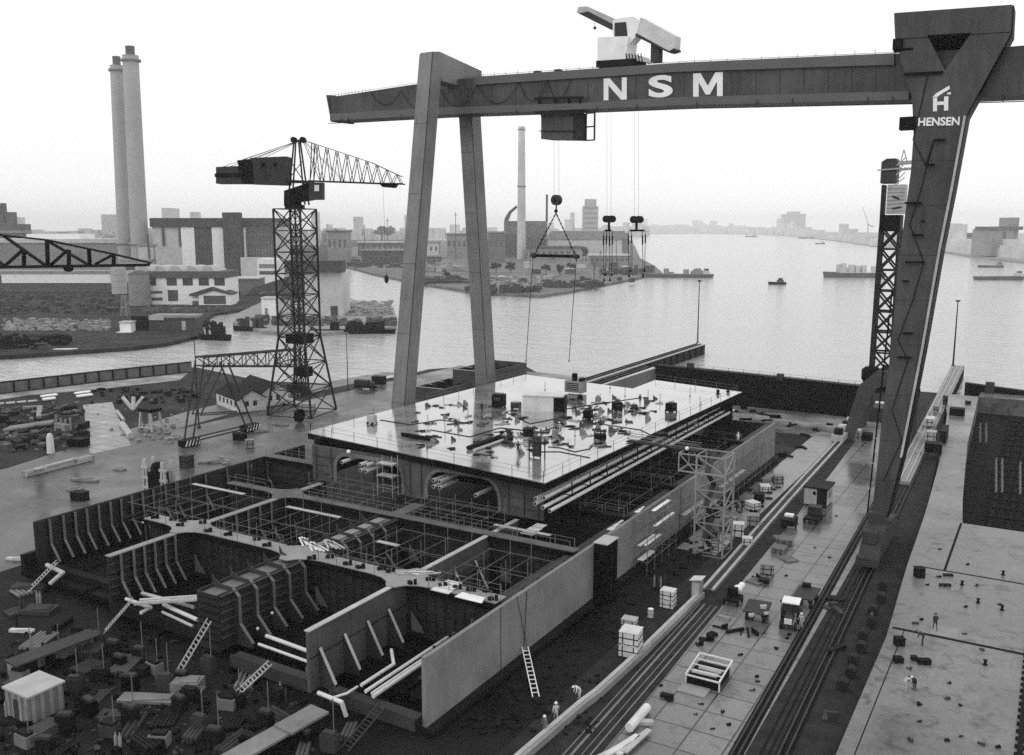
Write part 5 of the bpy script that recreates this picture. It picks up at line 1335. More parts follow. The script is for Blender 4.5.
b = MB(); b.box(p.x - .9, p.y - 2.2, .7, p.x + .9, p.y + 2.0, .95); b.build('bed', 'dark_steel', t); b = MB(); b.box(p.x - .9, p.y + .3, .95, p.x + .9, p.y + 1.9, 2.0); c_ = b.build('cab', 'mid_steel', t); b = MB(); b.box(p.x - .75, p.y + .27, 1.4, p.x + .75, p.y + .3, 1.9); b.build('window', 'glass_dark', c_)
for sx in (-1, 1):
    for sy in (-1.5, 1.3): b = MB(); b.tube((p.x + sx * .75, p.y + sy, .42), (p.x + sx * 1.0, p.y + sy, .42), .42, 12); b.build('wheel', 'rubber', t)
# pipes, planks, loose plates on the road
def logs(name, label, cat, pts, r, m):
    b = MB()
    for a, c in pts: b.tube(a, c, r, 10)
    return one(b, name, m, label, cat)
logs('pipe_length', 'single thick white pipe lying on the road edge near the camera', 'pipe', [(G(629, 733) + Vector((0, 0, .45)), G(647, 712) + Vector((0, 0, .45)))], .4, 'off_white')
for k in range(6):
    p = G(612 + k * 5, 752 - k * 1.5); tag(MB().obox((p.x, p.y, .02 + .12 * (k % 3)), .5, 4.2, .16, -.35 + k * .05).build('plank', 'pale_grey' if k % 2 else 'off_white'), 'pale plank in the loose pile at the bottom edge of the road', 'plank', 'planks at the road edge')
PL = [(706, 640, 1.4, .7, 'black_steel'), (712, 636, .9, .8, 'black_steel'), (699, 645, .7, .6, 'dark_steel'), (665, 697, .8, .5, 'dark_steel'), (669, 700, .5, .7, 'dark_steel'), (645, 724, .6, 1.4, 'pale_grey'), (720, 628, 1.6, .3, 'dark_steel'), (735, 632, 2.2, .25, 'dark_steel'), (748, 633, 2.4, .25, 'dark_steel'), (724, 619, 1.3, .5, 'concrete_pale'), (757, 580, .3, 2.2, 'dark_steel'), (835, 600, 1.2, 1.8, 'dark_steel'), (830, 607, 1.0, 1.6, 'mid_steel'), (838, 612, .6, 2.0, 'mid_steel'), (826, 716, 1.8, .5, 'mid_steel'), (836, 650, .6, 2.4, 'dark_steel')]
for i, (px, py, sx, sy, m) in enumerate(PL):
    p = G(px, py)
    where = 'on the gravel between the rails' if px > 822 else 'on the slab road'
    tag(MB().obox((p.x, p.y, .015), sx, sy, .12 + .2 * (i % 2), .2 + i).obox((p.x + sx * .3, p.y + sy * .2, .016), sx * .5, sy * .6, .4 * ((i + 1) % 2) + .1, i * .7).build('steel_scrap', m), 'small piece of steel scrap lying ' + where, 'scrap', 'steel scrap ' + where)
# people and things on the quay at the right
person(G(935, 630, QZ), .4, 'person in dark clothes walking alone on the quay, nearest the transverse joint', 'walk')
person(G(923, 645, QZ), 1.5, 'person in dark clothes bending on the quay left of the walking person', 'bend')
person(G(915, 690, QZ), 2.2, 'person in dark clothes bending on the near end of the quay', 'bend')
person(G(904, 691, QZ), -.9, 'person in pale clothes bending on the near end of the quay', 'bend', 'pale_grey')
person(G(871, 628), .2, 'dark clothed person in the gravel strip below the quay edge', 'stand')
QB = [(899, 645, .9, .8, .8, 'black_steel', 'black machine box near the left edge of the quay by the bending person'), (898, 662, .8, .7, .5, 'black_steel', 'low black box nearest the quay edge at the transverse joint'), (924, 664, 1.1, .6, .5, 'black_steel', 'black toolbox lying near the transverse joint of the quay'),
      (919, 577, 1.0, 1.0, 1.2, 'black_steel', 'black winch box at the left end of the far quay joint'), (945, 586, 1.2, .4, .25, 'black_steel', 'flat black beam lying beside the far quay joint'), (948, 576, 1.0, .4, .25, 'black_steel', 'short black beam lying on the far quay joint'), (914, 660, .5, .5, .4, 'dark_steel', 'small dark box between the two black boxes on the quay')]
for px, py, sx, sy, sz, m, lab in QB: crate(G(px, py, QZ), (sx, sy, sz), .5, lab, m, 'rubber', cat='box')
for px, py in ((962, 585), (978, 603), (1002, 610), (985, 665), (1003, 575)):
    p = G(px, py, QZ); tag(MB().lathe((p.x, p.y, QZ), [(.22, 0), (.22, .08), (.13, .1), (.13, .4), (.2, .45), (.2, .52)], 10).build('mooring_bollard', 'black_steel'), 'small dark bollard standing on the concrete quay', 'bollard', 'bollards on the quay')
for k in range(9):
    px, py = 884 - k * 5.0 + (k % 2) * 3, 590 + k * 12.5
    p = G(px, py); tag(MB().tube((p.x - .1, p.y - .5, .62), (p.x - .1, p.y + .5, .62), .5, 12).tube((p.x - .1, p.y - .55, .62), (p.x - .1, p.y + .55, .62), .2, 8).build('fender_roll', 'rubber'), 'black rubber fender roll standing along the foot of the quay face', 'fender', 'fender rolls along the quay')
# white markers and keel lines in the pit
for (xa, ya, yb, n) in ((980, 442, 428, 4), (986, 442, 428, 4), (996, 492, 464, 6), (1002, 492, 464, 6), (1020, 494, 468, 6)):
    for k in range(n):
        p = G(xa, ya + (yb - ya) * k / (n - 1), -2.0); tag(MB().obox((p.x, p.y, -2.0), .34, .3, .8).obox((p.x, p.y, -1.2), .25, .2, .35).build('marker_block', 'concrete_pale'), 'white marker block in a row on the dark pit floor', 'marker block', 'marker blocks in the pit')
b = MB()
for k in range(10): b.box(-6.5 + k * 2.6, 143, -2.84, -5.9 + k * 2.6, 243, -2.3)
for k in range(18): b.box(-7.7, 145 + k * 5.5, -2.29, 20, 145.4 + k * 5.5, -2.02)
kb = one(b, 'slip_grillage', 'joint_dark', 'black grillage of beams covering the floor of the pit on the right', 'grillage')
# clutter at the far end of the right quay and under the lattice crane
FQ = [(930, 425, 1.5, 3.5, 1.6, 'off_white', 'pale crate stack at the far quay'), (931, 440, 1.8, 2.5, 1.8, 'pale_grey', 'pale grey crate on the far quay, nearest to the gantry leg'), (936, 412, 1.0, 2.5, 1.5, 'concrete_pale', 'long pale crate far along the quay behind the others'), (957, 415, 3.0, 2.4, 1.6, 'black_steel', 'black machine box on the bright far end of the quay'), (968, 404, 1.2, 1.2, .7, 'dark_steel', 'small dark crate at the far end of the quay beside the pit'), (945, 405, 1.0, 1.0, 2.2, 'mid_steel', 'narrow dark cabinet at the far end of the quay'), (944, 440, 1.0, 7.0, 2.4, 'black_steel', 'long black rack on the far quay'), (933, 452, 2.8, 2.6, 1.8, 'black_steel', 'black box at the foot of the far quay crates')]
for px, py, sx, sy, sz, m, lab in FQ: crate(G(px, py, QZ), (sx, sy, sz), .03, lab, m, 'dark_steel')
for i, (px, py, m, lab) in enumerate(((861, 425, 'dark_steel', 'dark machine box at the slanted portal foot'), (856, 436, 'off_white', 'white box at the slanted portal foot'), (872, 415, 'pale_grey', 'long pale beam stack under the lattice crane portal'), (867, 440, 'black_steel', 'low black box beneath the lattice crane portal'))):
    crate(G(px, py), (1.8, 2.5 + 4 * (i == 2), 1.4), .0, lab, m, 'black_steel', cat='box')
for k, (px, py) in enumerate(((735, 412), (744, 409), (752, 412), (762, 415), (728, 418), (775, 418), (765, 421), (790, 426), (805, 436), (815, 431), (800, 448), (783, 456), (828, 425), (758, 407), (745, 420))):
    p = G(px, py); tag(MB().obox((p.x, p.y, .02), .8 + (k % 3) * .8, .5, .4 + .3 * (k % 2), k * .7).obox((p.x + .3, p.y + .3, .02), .5, 1.4 + (k % 4) * .6, .3, k * .4).build('keel_block', 'black_steel' if k % 3 else 'dark_steel'), 'dark timber block lying on the wet far dock floor', 'block', 'blocks on the far dock floor')

rq = random.Random(31)
for i in range(26):
    px, py = rq.uniform(905, 1015), rq.uniform(540, 750)
    p = G(px, py, QZ)
    if p.x < -11.5 or p.x > -.6: continue
    b = MB(); b.obox((p.x, p.y, QZ + .005), rq.uniform(.15, .7), rq.uniform(.1, .3), rq.uniform(.04, .18), rq.uniform(0, 3)).obox((p.x + .15, p.y + .1, QZ + .006), rq.uniform(.1, .3), rq.uniform(.1, .3), rq.uniform(.05, .25), rq.uniform(0, 3))
    tag(b.build('deck_scrap', ('black_steel', 'dark_steel', 'mid_steel')[i % 3]), 'small dark scrap lying on the concrete quay', 'scrap', 'scraps on the quay')
for i in range(60):
    px, py = rq.uniform(640, 850), rq.uniform(470, 740)
    p = G(px, py)
    if not (-31.5 < p.x < -20.5 and p.y > 66): continue
    b = MB(); b.obox((p.x, p.y, .012), rq.uniform(.1, .6), rq.uniform(.08, .25), rq.uniform(.03, .14), rq.uniform(0, 3)).obox((p.x + .15, p.y + .1, .013), rq.uniform(.1, .3), rq.uniform(.1, .3), rq.uniform(.03, .2), rq.uniform(0, 3))
    tag(b.build('road_scrap', ('black_steel', 'dark_steel', 'mid_steel')[i % 3]), 'tiny dark scrap lying on the slab road', 'scrap', 'tiny scraps on the road')
# more things on the dock floor by the hull: gas bottles and trestles
for i, (x, y) in enumerate(((-38.5, 98), (-38.1, 98.2), (-37.7, 98), (-37.3, 98.3), (-38.3, 121), (-37.9, 121.2), (-37.5, 121), (-39, 132), (-38.6, 132.2), (-38.2, 132))):
    b = MB(); b.lathe((x, y, .01), [(.13, 0), (.13, 1.1), (.05, 1.3), (.05, 1.45)], 10); tag(b.build('gas_bottle', ('concrete', 'mid_steel')[i % 2]), 'gas bottle standing in a cluster between the hull and the low wall', 'gas bottle', 'gas bottles beside the hull')
for i, (x, y) in enumerate(((-38, 126), (-37.6, 139), (-38.4, 145), (-37.8, 151), (-38.6, 118.5), (-37.2, 134))):
    crate(Vector((x, y, 0)), (1.5, 1.2 + .3 * (i % 3), 1.0 + .3 * (i % 2)), .2 * i, 'mixed grey equipment box between the hull and the pale double rail', ('concrete', 'dark_steel', 'off_white')[i % 3], 'black_steel', 'boxes beside the far hull side', 'box')
# ------------------------------------------------------------ far buildings across the water
class Far:
    """a building facing the viewer's bank: width and height from the photo, real distance from where its foot stands"""
    def __init__(s, name, label, cat, pl, pr, pb, zb=-1.5, group=None):
        s.pc = (pl + pr) / 2.0; c = G(s.pc, pb, zb); s.c = c; s.zb = zb; s.k = (c - _o).dot(_fw) / F_PX
        s.t = thing(name, label, cat, c, YAW, group)
    def u(s, px): return (px - s.pc) * s.k
    def z(s, py): return HT(s.c, py) - s.zb
    def poly(s, name, m, pts, d0, d1, parent=None):
        b = MB(); b.ext([(s.u(x), d0, max(s.z(y), -.3)) for x, y in pts], (0, d1 - d0, 0)); return b.build(name, m, parent or s.t, local=True)
    def box(s, name, m, x0, x1, y0, y1, d0=0.0, d1=20.0, parent=None):
        return s.poly(name, m, [(x0, y1), (x1, y1), (x1, y0), (x0, y0)], d0, d1, parent)
    def cyl(s, name, m, x0, x1, y0, y1, d=0.0, parent=None, taper=1.0, n=18):
        r = (x1 - x0) / 2 * s.k; b = MB(); z0, z1 = max(s.z(y1), -.3), s.z(y0)
        b.lathe((s.u((x0 + x1) / 2), d + r, z0), [(r, 0), (r * taper, z1 - z0)], n); return b.build(name, m, parent or s.t, local=True)
# power station and its two chimneys
for (pl, pr, pt, pb, lab) in ((119.5, 134, 66, 277, 'tall pale power station chimney, the lower one with its top further left'), (133, 150, 56, 278, 'tall pale power station chimney, the higher one with its top further right')):
    dx = -11 if pl < 125 else -9
    f = Far('chimney', lab, 'chimney', pl, pr, pb)
    zt = f.z(pt); r0 = (pr - pl) / 2 * f.k
    lean = (4.0 if pl < 125 else 3.0) * f.k
    b = MB(); n = 22; prof = [(r0, 0), (r0 * .93, zt * .5), (r0 * .87, zt)]
    vs = []
    for r_, z_ in prof:
        for i in range(n): a = 2 * math.pi * i / n; vs.append((r_ * math.cos(a) + lean * z_ / zt, r_ * math.sin(a), z_))
    b.add(vs, [(k * n + i, k * n + (i + 1) % n, (k + 1) * n + (i + 1) % n, (k + 1) * n + i) for k in range(2) for i in range(n)], True); b.add(vs[-n:], [tuple(range(n))])
    b.build('shaft', 'chimney', f.t, local=True)
    b = MB(); b.lathe((lean, 0, zt - 5), [(r0 * .9, 0), (r0 * 1.12, .5), (r0 * 1.12, 2.2), (r0 * .9, 2.6)], 22); b.lathe((lean, 0, zt - .2), [(r0 * .9, 0), (r0 * .85, .6)], 22); b.build('platform', 'concrete', f.t, local=True)
    b = MB(); b.lathe((lean, 0, zt), [(r0 * .5, 0), (r0 * .5, 8.0)], 18); b.build('flue', 'far_dark', f.t, local=True)
    b = MB(); b.lathe((0, 0, 29), [(r0 * 1.02, 0), (r0 * 1.14, .3), (r0 * 1.14, 1.6), (r0 * 1.0, 2)], 22); b.build('lower_ring', 'concrete', f.t, local=True)
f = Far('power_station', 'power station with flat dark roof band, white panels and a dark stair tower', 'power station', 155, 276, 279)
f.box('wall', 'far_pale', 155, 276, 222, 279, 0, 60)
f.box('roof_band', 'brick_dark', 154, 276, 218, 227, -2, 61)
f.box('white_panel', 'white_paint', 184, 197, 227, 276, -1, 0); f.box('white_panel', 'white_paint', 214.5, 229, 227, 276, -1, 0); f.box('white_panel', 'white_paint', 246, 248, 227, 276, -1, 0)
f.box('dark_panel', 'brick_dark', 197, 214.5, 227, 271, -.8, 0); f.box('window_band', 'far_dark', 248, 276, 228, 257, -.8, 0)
f.box('stair_tower', 'brick_dark', 228, 245.5, 212.5, 278, -8, -1.2)
for x in (165, 181.5): f.box('down_pipe', 'far_dark', x, x + 2.2, 226, 246, -1.2, -.4)
b = MB()
for k in range(9):
    x = 249 + k * 3; b.box(f.u(x) - .15, -.95, f.z(256), f.u(x) + .15, -.81, f.z(228.5))
for y in (235, 243, 250): b.box(f.u(248), -.95, f.z(y), f.u(276), -.82, f.z(y) + .4)
b.build('mullion', 'concrete', f.t, local=True)
f.box('low_wing', 'far_pale', 246, 276, 257, 279, -14, -2)
f = Far('boiler_block', 'white block with a dark conveyor gallery along its top behind the tower crane', 'building', 296, 344, 316)
f.box('wall', 'far_pale', 306, 343, 272, 317, 0, 22); g_ = f.box('gallery', 'brick_dark', 288, 344.5, 260.5, 272, -3, 8)
f.box('door', 'brick_dark', 331, 338, 306, 316, -.2, 0)
b = MB()
for x in (292, 300): b.bar((f.u(x), 0, 0), (f.u(x), 0, f.z(272)), 1.0)
b.build('gallery_post', 'far_dark', f.t, local=True)
f = Far('white_office', 'white office block with a grey window band left of the conveyor gallery', 'building', 258, 278, 285); f.box('wall', 'white_paint', 258, 278, 259, 286, 0, 20); f.box('window_band', 'far_grey', 260, 277, 264, 268, -.2, 0); f.box('window_band', 'far_dark', 260, 276, 271, 274.5, -.2, 0)
f = Far('brick_annex', 'low dark brick annex with a sloping conveyor rising to the right', 'building', 226, 259, 295)
f.box('wall', 'brick', 226, 259, 279, 296, 0, 16); f.box('roof', 'far_pale', 225, 259.5, 277.6, 279, -1, 17); f.box('door', 'black_steel', 235, 240, 291, 295.5, -.2, 0)
f.poly('conveyor', 'brick_dark', [(247, 297), (292, 284), (294, 275.5), (256, 287)], -6, -2)
b = MB()
for x, y in ((272, 287), (286, 283)): b.bar((f.u(x), -4, -.5), (f.u(x), -4, f.z(y)), .6)
b.build('conveyor_leg', 'far_dark', f.t, local=True)
f = Far('white_shed', 'small plain white shed in front of the conveyor at the scrap quay', 'shed', 262, 277, 316); f.box('wall', 'white_paint', 262, 277, 299, 316, 0, 8); f.box('roof', 'far_pale', 261.5, 277.5, 297.5, 299, -.5, 8.5); f.box('door', 'far_grey', 265, 268, 308, 316, -.1, 0)
f = Far('factory', 'white two storey factory with dark roof edge and saw-tooth roof lights', 'factory', 148.5, 226, 304.5)
f.box('wall', 'white_paint', 148.5, 226, 276, 305, 0, 26); f.box('roof_edge', 'far_dark', 148.5, 227, 271.5, 278, -.8, 26)
for a, c in ((151, 157.5), (168, 178), (184, 194), (200, 210), (215.5, 226)): f.box('window', 'brick_dark', a, c, 278.2, 285.5, -.15, 0)
for a, c, d_, e in ((152, 163, 291, 293.5), (152, 163, 297.5, 300.5), (168.5, 178.5, 290, 301)): f.box('window', 'far_dark', a, c, d_, e, -.15, 0)
for k in range(5): x = 138 + k * 16; f.poly('roof_light', 'pale_grey', [(x, 271.4), (x + 14, 271.4), (x + 9, 266.8), (x + 3, 266)], 2, 24)
f = Far('rooftop_block', 'small white block with dark roof plant behind the saw-tooth roof', 'building', 167, 191, 278); f.box('wall', 'white_paint', 167.5, 190.5, 256.5, 279, 0, 12)
b = MB()
for k in range(14): x = 155 + k * 2.6; b.obox((f.u(x), -2 + (k % 3), f.z(262)), 2 + k % 3, 2, f.z(255 - (k % 4)) - f.z(262), k)
b.box(f.u(155), -2.5, f.z(264), f.u(168), 3, f.z(259)); b.build('roof_plant', 'far_dark', f.t, local=True)
f = Far('gabled_shed', 'white gabled boat shed with a wide dark door in front of the factory', 'shed', 189, 231, 305)
f.poly('wall', 'white_paint', [(199, 306), (231, 306), (231, 294.5), (214, 290.5), (199, 295.5)], 0, 12); f.box('side_wall', 'white_paint', 189, 198, 298, 306, 1, 10)
f.poly('roof', 'brick_dark', [(199, 295), (214, 290.2), (232, 294.8), (232, 293.6), (212, 287), (190, 294), (190, 296.5)], -.8, 13); f.box('door', 'far_dark', 204, 226, 295.6, 304, -.15, 0); f.box('window', 'far_dark', 192, 198, 301, 305, .8, 1)
for (pl, pr, pt, pb, m, lab) in ((109.5, 124, 269, 294, 'pale_grey', 'grey round storage tank left of the factory'), (126, 147, 275, 306, 'concrete', 'larger round silo with dark top at the factory corner')):
    f = Far('storage_tank', lab, 'tank', pl, pr, pb); f.cyl('shell', m, pl, pr, pt, pb)
    b = MB(); r = (pr - pl) / 2 * f.k
    for k in range(1, 4): z = f.z(pt) * k / 4; b.lathe((0, r, z), [(r * 1.01, 0), (r * 1.01, .25)], 20)
    b.build('hoop', 'far_grey', f.t, local=True)
    b = MB(); b.lathe((0, r, f.z(pt)), [(r * 1.02, 0), (r * .9, .8), (r * .3, 1.5 if pl < 120 else 2.2)], 18); b.build('roof', 'concrete' if pl < 120 else 'far_dark', f.t, local=True)
f = Far('long_shed', 'long low shed with white wall band at the far left across the water', 'shed', 0, 111, 292); f.box('wall', 'far_dark', -20, 111, 283, 293, 0, 20); f.box('white_band', 'white_paint', 3, 111, 273.5, 283, -.4, 20); f.box('roof', 'concrete', -20, 112, 271, 273.5, -1, 21)
f = Far('grey_hall', 'long pale grey hall behind the black truss jib', 'hall', -30, 125, 276); f.box('wall', 'far_grey', -30, 125, 243, 277, 0, 50); f.box('roof', 'far_pale', -30, 126, 239, 243, -1, 52); f.box('roof_light', 'white_paint', 24, 78, 234, 239, 10, 40)
f = Far('pump_house', 'pale low pump house between the round tanks and the chimney feet', 'building', 122, 150, 282); f.box('wall', 'far_pale', 122, 150, 262, 283, 0, 14); f.box('roof', 'far_grey', 121, 151, 259.5, 262, -.6, 15); f.box('window', 'far_dark', 126, 136, 266, 270, -.2, 0)
f = Far('boiler_annex', 'pale grey annex with dark pipes between the chimneys and the power station', 'building', 140, 158, 279); f.box('wall', 'far_pale', 140, 157, 246, 280, 0, 20); f.box('roof', 'far_grey', 139, 158, 244, 246, -1, 21); f.box('pipe_rack', 'far_dark', 150, 151.5, 234, 262, -1, -.2)
for i, (pl, pr, pt, pb) in enumerate(((352, 359, 258, 263), (405, 412, 262, 267), (413, 420, 266, 272), (470, 478, 268, 274), (480, 487, 262, 267), (524, 532, 262, 268), (532, 541, 268, 274), (550, 556, 258, 263), (566, 575, 268, 274), (577, 586, 262, 268), (610, 618, 262, 268), (498, 505, 276, 282), (520, 527, 277, 283), (545, 552, 279, 284), (622, 632, 266, 272), (604, 612, 270, 275))):
    f = Far('low_shed', 'low small shed among the clutter of the peninsula shore', 'shed', pl, pr, pb, -1.0, 'low sheds on the peninsula'); m = ('far_dark', 'far_pale', 'brick_dark', 'far_grey')[i % 4]
    f.box('wall', m, pl, pr, pt + 1, pb, 0, 12); f.poly('roof', ('far_grey', 'far_dark', 'far_pale')[i % 3], [(pl - .4, pt + 1.2), (pr + .4, pt + 1.2), ((pl + pr) / 2, pt)], -.5, 12.5)
for i, (px, pb, pt) in enumerate(((365, 262, 224), (408, 262, 226), (456, 262, 212), (388, 256, 218), (478, 270, 240), (530, 270, 246), (570, 275, 244), (616, 270, 238), (632, 268, 240), (600, 278, 250))):
    c = G(px, pb, -1.0); kk = (c - _o).dot(_fw) / F_PX; zt = HT(c, pt); b = MB(); b.tube((c.x, c.y, -1), (c.x, c.y, zt), .45 * kk, 6, .25 * kk); b.box(c.x - 1.6 * kk, c.y - .2, zt - 3 * kk, c.x + 1.6 * kk, c.y + .2, zt - 2.4 * kk)
    one(b, 'yard_mast', 'far_dark', 'thin dark mast standing on the peninsula', 'mast', 'masts on the peninsula')
f = Far('dark_works', 'dark blocky works with two stub towers at the left edge of the far bank', 'works', -14, 22, 262)
f.box('wall', 'far_dark', -14, 22, 224, 263, 0, 30); f.box('ledge', 'far_grey', -14, 23, 230.5, 233, -1, 30); f.box('tower', 'far_dark', 1, 6.5, 203, 224, 2, 12); f.box('tower', 'far_dark', 8.5, 16, 212, 224, 2, 12); f.box('tower', 'far_dark', -10, -1, 208, 224, 2, 12)
f = Far('quay_shed', 'row of dark low sheds standing on the near edge of the far bank', 'shed', 132, 196, 330); f.box('wall', 'brick_dark', 134, 196, 318, 331, 0, 9); f.box('roof', 'concrete', 150, 196, 315.5, 318, -.5, 10); f.box('dark_bay', 'black_steel', 133, 149, 316, 331, -.6, 8); f.box('door', 'pale_grey', 182, 186, 321, 330, -.1, 0)
f.box('sign_wall', 'pale_grey', 150, 165, 316, 320, -.7, -.5)
f = Far('white_hut', 'small white hut with a flat landing in front at the far water edge', 'hut', 119, 132, 332); f.box('wall', 'white_paint', 120, 131, 323, 332, 0, 5); f.box('roof', 'pale_grey', 119, 132, 321.8, 323, -.3, 5.3); f.box('step', 'off_white', 120, 134, 331.2, 333, -4, 0)
f = Far('conveyor_derrick', 'thin pale lattice derrick beside the small white hut across the water', 'derrick', 120, 133, 316)
b = MB(); b.lattice([(f.u(121), 0, 0), (f.u(127), 0, 0), (f.u(127), 3, 0), (f.u(121), 3, 0)], [(f.u(123), 0, f.z(296)), (f.u(126), 0, f.z(296)), (f.u(126), 2, f.z(296)), (f.u(123), 2, f.z(296))], 4, .5, .3); b.build('lattice_mast', 'concrete', f.t, local=True)
b = MB(); b.bar((f.u(121), 0, f.z(310)), (f.u(146), 0, f.z(290)), .7); b.build('conveyor', 'concrete', f.t, local=True)
def heap(name, label, m, px0, px1, pb, h, dep, n, zb, seed, cat='heap'):
    rr = random.Random(seed); b = MB()
    for k in range(n):
        t_ = rr.random(); c = G(px0 + (px1 - px0) * t_, pb - rr.random() * dep, zb); s = h * rr.uniform(.4, 1)
        b.obox((c.x, c.y, zb), s * rr.uniform(.5, 2), s * rr.uniform(.4, 1.2), s * rr.uniform(.3, 1), rr.uniform(0, 3), rr.uniform(-.35, .35))
    return one(b, name, m, label, cat, kind='stuff')
heap('rubble_heap', 'pale rubble spread over the far bank at the left', 'far_grey', 4, 110, 331, 1.8, 10, 330, -1.5, 1)
heap('timber_stacks', 'dark timber and scrap along the far quay edge', 'far_dark', 140, 230, 313, 2.2, 5, 90, -1.5, 2)
heap('scrap_heap', 'white scrap scattered on the far scrap quay', 'rubble', 345, 392, 316, 1.9, 14, 300, -1.4, 3)
heap('scrap_heap', 'dark scrap and sheds along the front of the scrap quay', 'far_dark', 300, 394, 326, 2.6, 6, 110, -1.4, 4)
heap('scrap_heap', 'dark scrap left on the scrap quay by the crane tower', 'brick_dark', 238, 300, 326, 2.4, 8, 60, -1.4, 5)
heap('bank_clutter', 'dark clutter along the left far bank', 'black_steel', -20, 70, 346, 3.0, 9, 80, -1.5, 6)
heap('ground_scrub', 'dark scrub on the open ground of the far bank', 'foliage', -20, 120, 314, 3.2, 18, 160, -1.5, 7)
# peninsula in the middle
MATS['pen_grey'] = mat('pen_grey', 0.16, 0.9, 0.3, 0.05)
f = Far('works_chimney', 'tall slender pale chimney on the peninsula across the river', 'chimney', 517, 526, 259, -1.0); f.cyl('shaft', 'far_pale', 517, 526, 126, 260, 0, None, .72)
b = MB(); r = 4.5 * f.k; b.lathe((0, r, f.z(187)), [(r * .9, 0), (r * .98, .6), (r * .98, 2), (r * .88, 2.4)], 16); b.lathe((0, r, f.z(130)), [(r * .76, 0), (r * .85, .6), (r * .85, 2), (r * .75, 2.4)], 16); b.build('ring', 'far_grey', f.t, local=True)
f = Far('boiler_works', 'grey works hall with a curved dark chute beside the slender chimney', 'works', 503, 548, 258, -1.0); f.box('wall', 'pen_grey', 504, 547, 221, 259, 4, 40); f.box('dark_bay', 'far_dark', 505, 516, 234, 256, 3.4, 4)
f.poly('chute', 'far_dark', [(504.5, 222), (504.5, 218.5), (509, 211), (516.5, 205), (517.5, 207.5), (511.5, 213), (508, 222)], 6, 14); f.cyl('flue', 'far_dark', 546, 548.2, 194, 222, 20)
b = MB()
for k in range(6): b.box(f.u(528 + k * 3), 3.8, f.z(250), f.u(529.5 + k * 3), 4.0, f.z(238))
b.build('window', 'far_dark', f.t, local=True)
f = Far('long_works', 'long low works building with white wall and grey roof on the peninsula', 'works', 526, 628, 259, -1.0); f.box('wall', 'far_pale', 548, 622, 238, 260, 0, 40); f.poly('roof', 'far_grey', [(546, 239), (628, 239), (624, 231), (552, 231)], -2, 42); f.box('end_wall', 'pen_grey', 622, 628, 233, 260, -1, 40); f.box('front_shed', 'far_grey', 527, 581, 248, 260, -14, -3); f.box('front_roof', 'far_dark', 526, 582, 246, 248.2, -15, -2)
for k in range(8): f.box('window', 'far_dark', 530 + k * 6, 533 + k * 6, 251, 255, -14.3, -14)
for (nm, lab, pl, pr, pt, pb, m, mr) in (('warehouse', 'grey square warehouse at the left end of the peninsula shore', 328, 348, 232, 262, 'far_grey', 'far_dark'), ('warehouse', 'long low warehouse with pale roof left of the gantry legs', 358, 402, 243, 256, 'far_dark', 'far_pale'), ('warehouse', 'second long dark warehouse nearer the shore left of the gantry legs', 362, 412, 251, 264, 'brick_dark', 'far_grey'), ('warehouse', 'small pale warehouse between the gantry legs', 424, 439, 243, 258, 'far_pale', 'far_grey'), ('shed', 'dark low shed between the gantry legs nearer the shore', 424, 440, 257, 264, 'far_dark', 'far_grey'), ('warehouse', 'square grey hall just left of the rear gantry leg', 447, 472, 235, 258, 'far_grey', 'pen_grey'), ('warehouse', 'square grey hall just right of the rear gantry leg', 488, 505, 233, 262, 'pen_grey', 'far_grey'), ('shed', 'low pale shed at the right end of the peninsula', 590, 630, 256, 266, 'far_grey', 'far_pale')):
    f = Far(nm, lab, 'building', pl, pr, pb, -1.0); f.box('wall', m, pl, pr, pt, pb + .5, 0, 30); f.box('roof', mr, pl - .6, pr + .6, pt - 1.6, pt, -1, 31)
    n = max(2, int((pr - pl) / 5))
    for k in range(n): x = pl + (pr - pl) * (k + .25) / n; f.box('window', 'far_dark' if m != 'far_dark' else 'far_grey', x, x + (pr - pl) * .4 / n, pt + (pb - pt) * .25, pt + (pb - pt) * .5, -.2, 0)
f = Far('church_block', 'faint tall hazy tower block rising behind the peninsula works', 'tower block', 583, 598, 238, -1.0); f.box('wall', 'far_grey', 583, 598, 206, 239, 0, 60); f.box('roof', 'far_grey', 585, 596, 199, 206, 5, 50); b = MB(); 
for k in range(6): b.box(f.u(584), -.6, f.z(234 - k * 5), f.u(597), 0, f.z(232 - k * 5))
b.build('window_band', 'far_dark', f.t, local=True)
f = Far('far_tower', 'faint wide hazy tower block far away over the river', 'tower block', 787, 805, 233.5, -.8); f.box('wall', 'far_grey', 787, 805, 214, 234, 0, 200); f.box('roof', 'far_grey', 791, 800, 211.5, 214, 20, 150)
f = Far('grain_silo', 'big pale grain silo with a square tower at the right far shore', 'silo', 989, 1034, 257, -.8)
f.box('wall', 'far_grey', 990, 1012, 229, 256, 0, 60); f.box('upper_floor', 'far_dark', 989, 1020, 226.5, 230, -2, 50); f.box('tower', 'far_grey', 1006.5, 1018, 217.5, 256, 5, 30); f.box('silo_block', 'far_pale', 1010, 1036, 240, 259, -20, 30); f.box('dark_bay', 'far_dark', 1001, 1004, 232, 254, -.5, 0)
b = MB()
for k in range(7): b.lathe((f.u(1012 + k * 3.4), -20, 0), [(1.6 * f.k, 0), (1.6 * f.k, f.z(241))], 10)
b.build('silo_cell', 'far_pale', f.t, local=True)
f = Far('shore_works', 'low hazy works building right of the gantry leg on the far shore', 'works', 970, 991, 250, -.8); f.box('wall', 'far_grey', 971, 990, 236, 251, 0, 40); f.box('roof', 'far_dark', 970, 991, 233, 236, -1, 41); f.box('stack', 'far_grey', 984, 988, 228, 234, 5, 15); f.box('window', 'far_dark', 974, 986, 240, 243, -.4, 0)
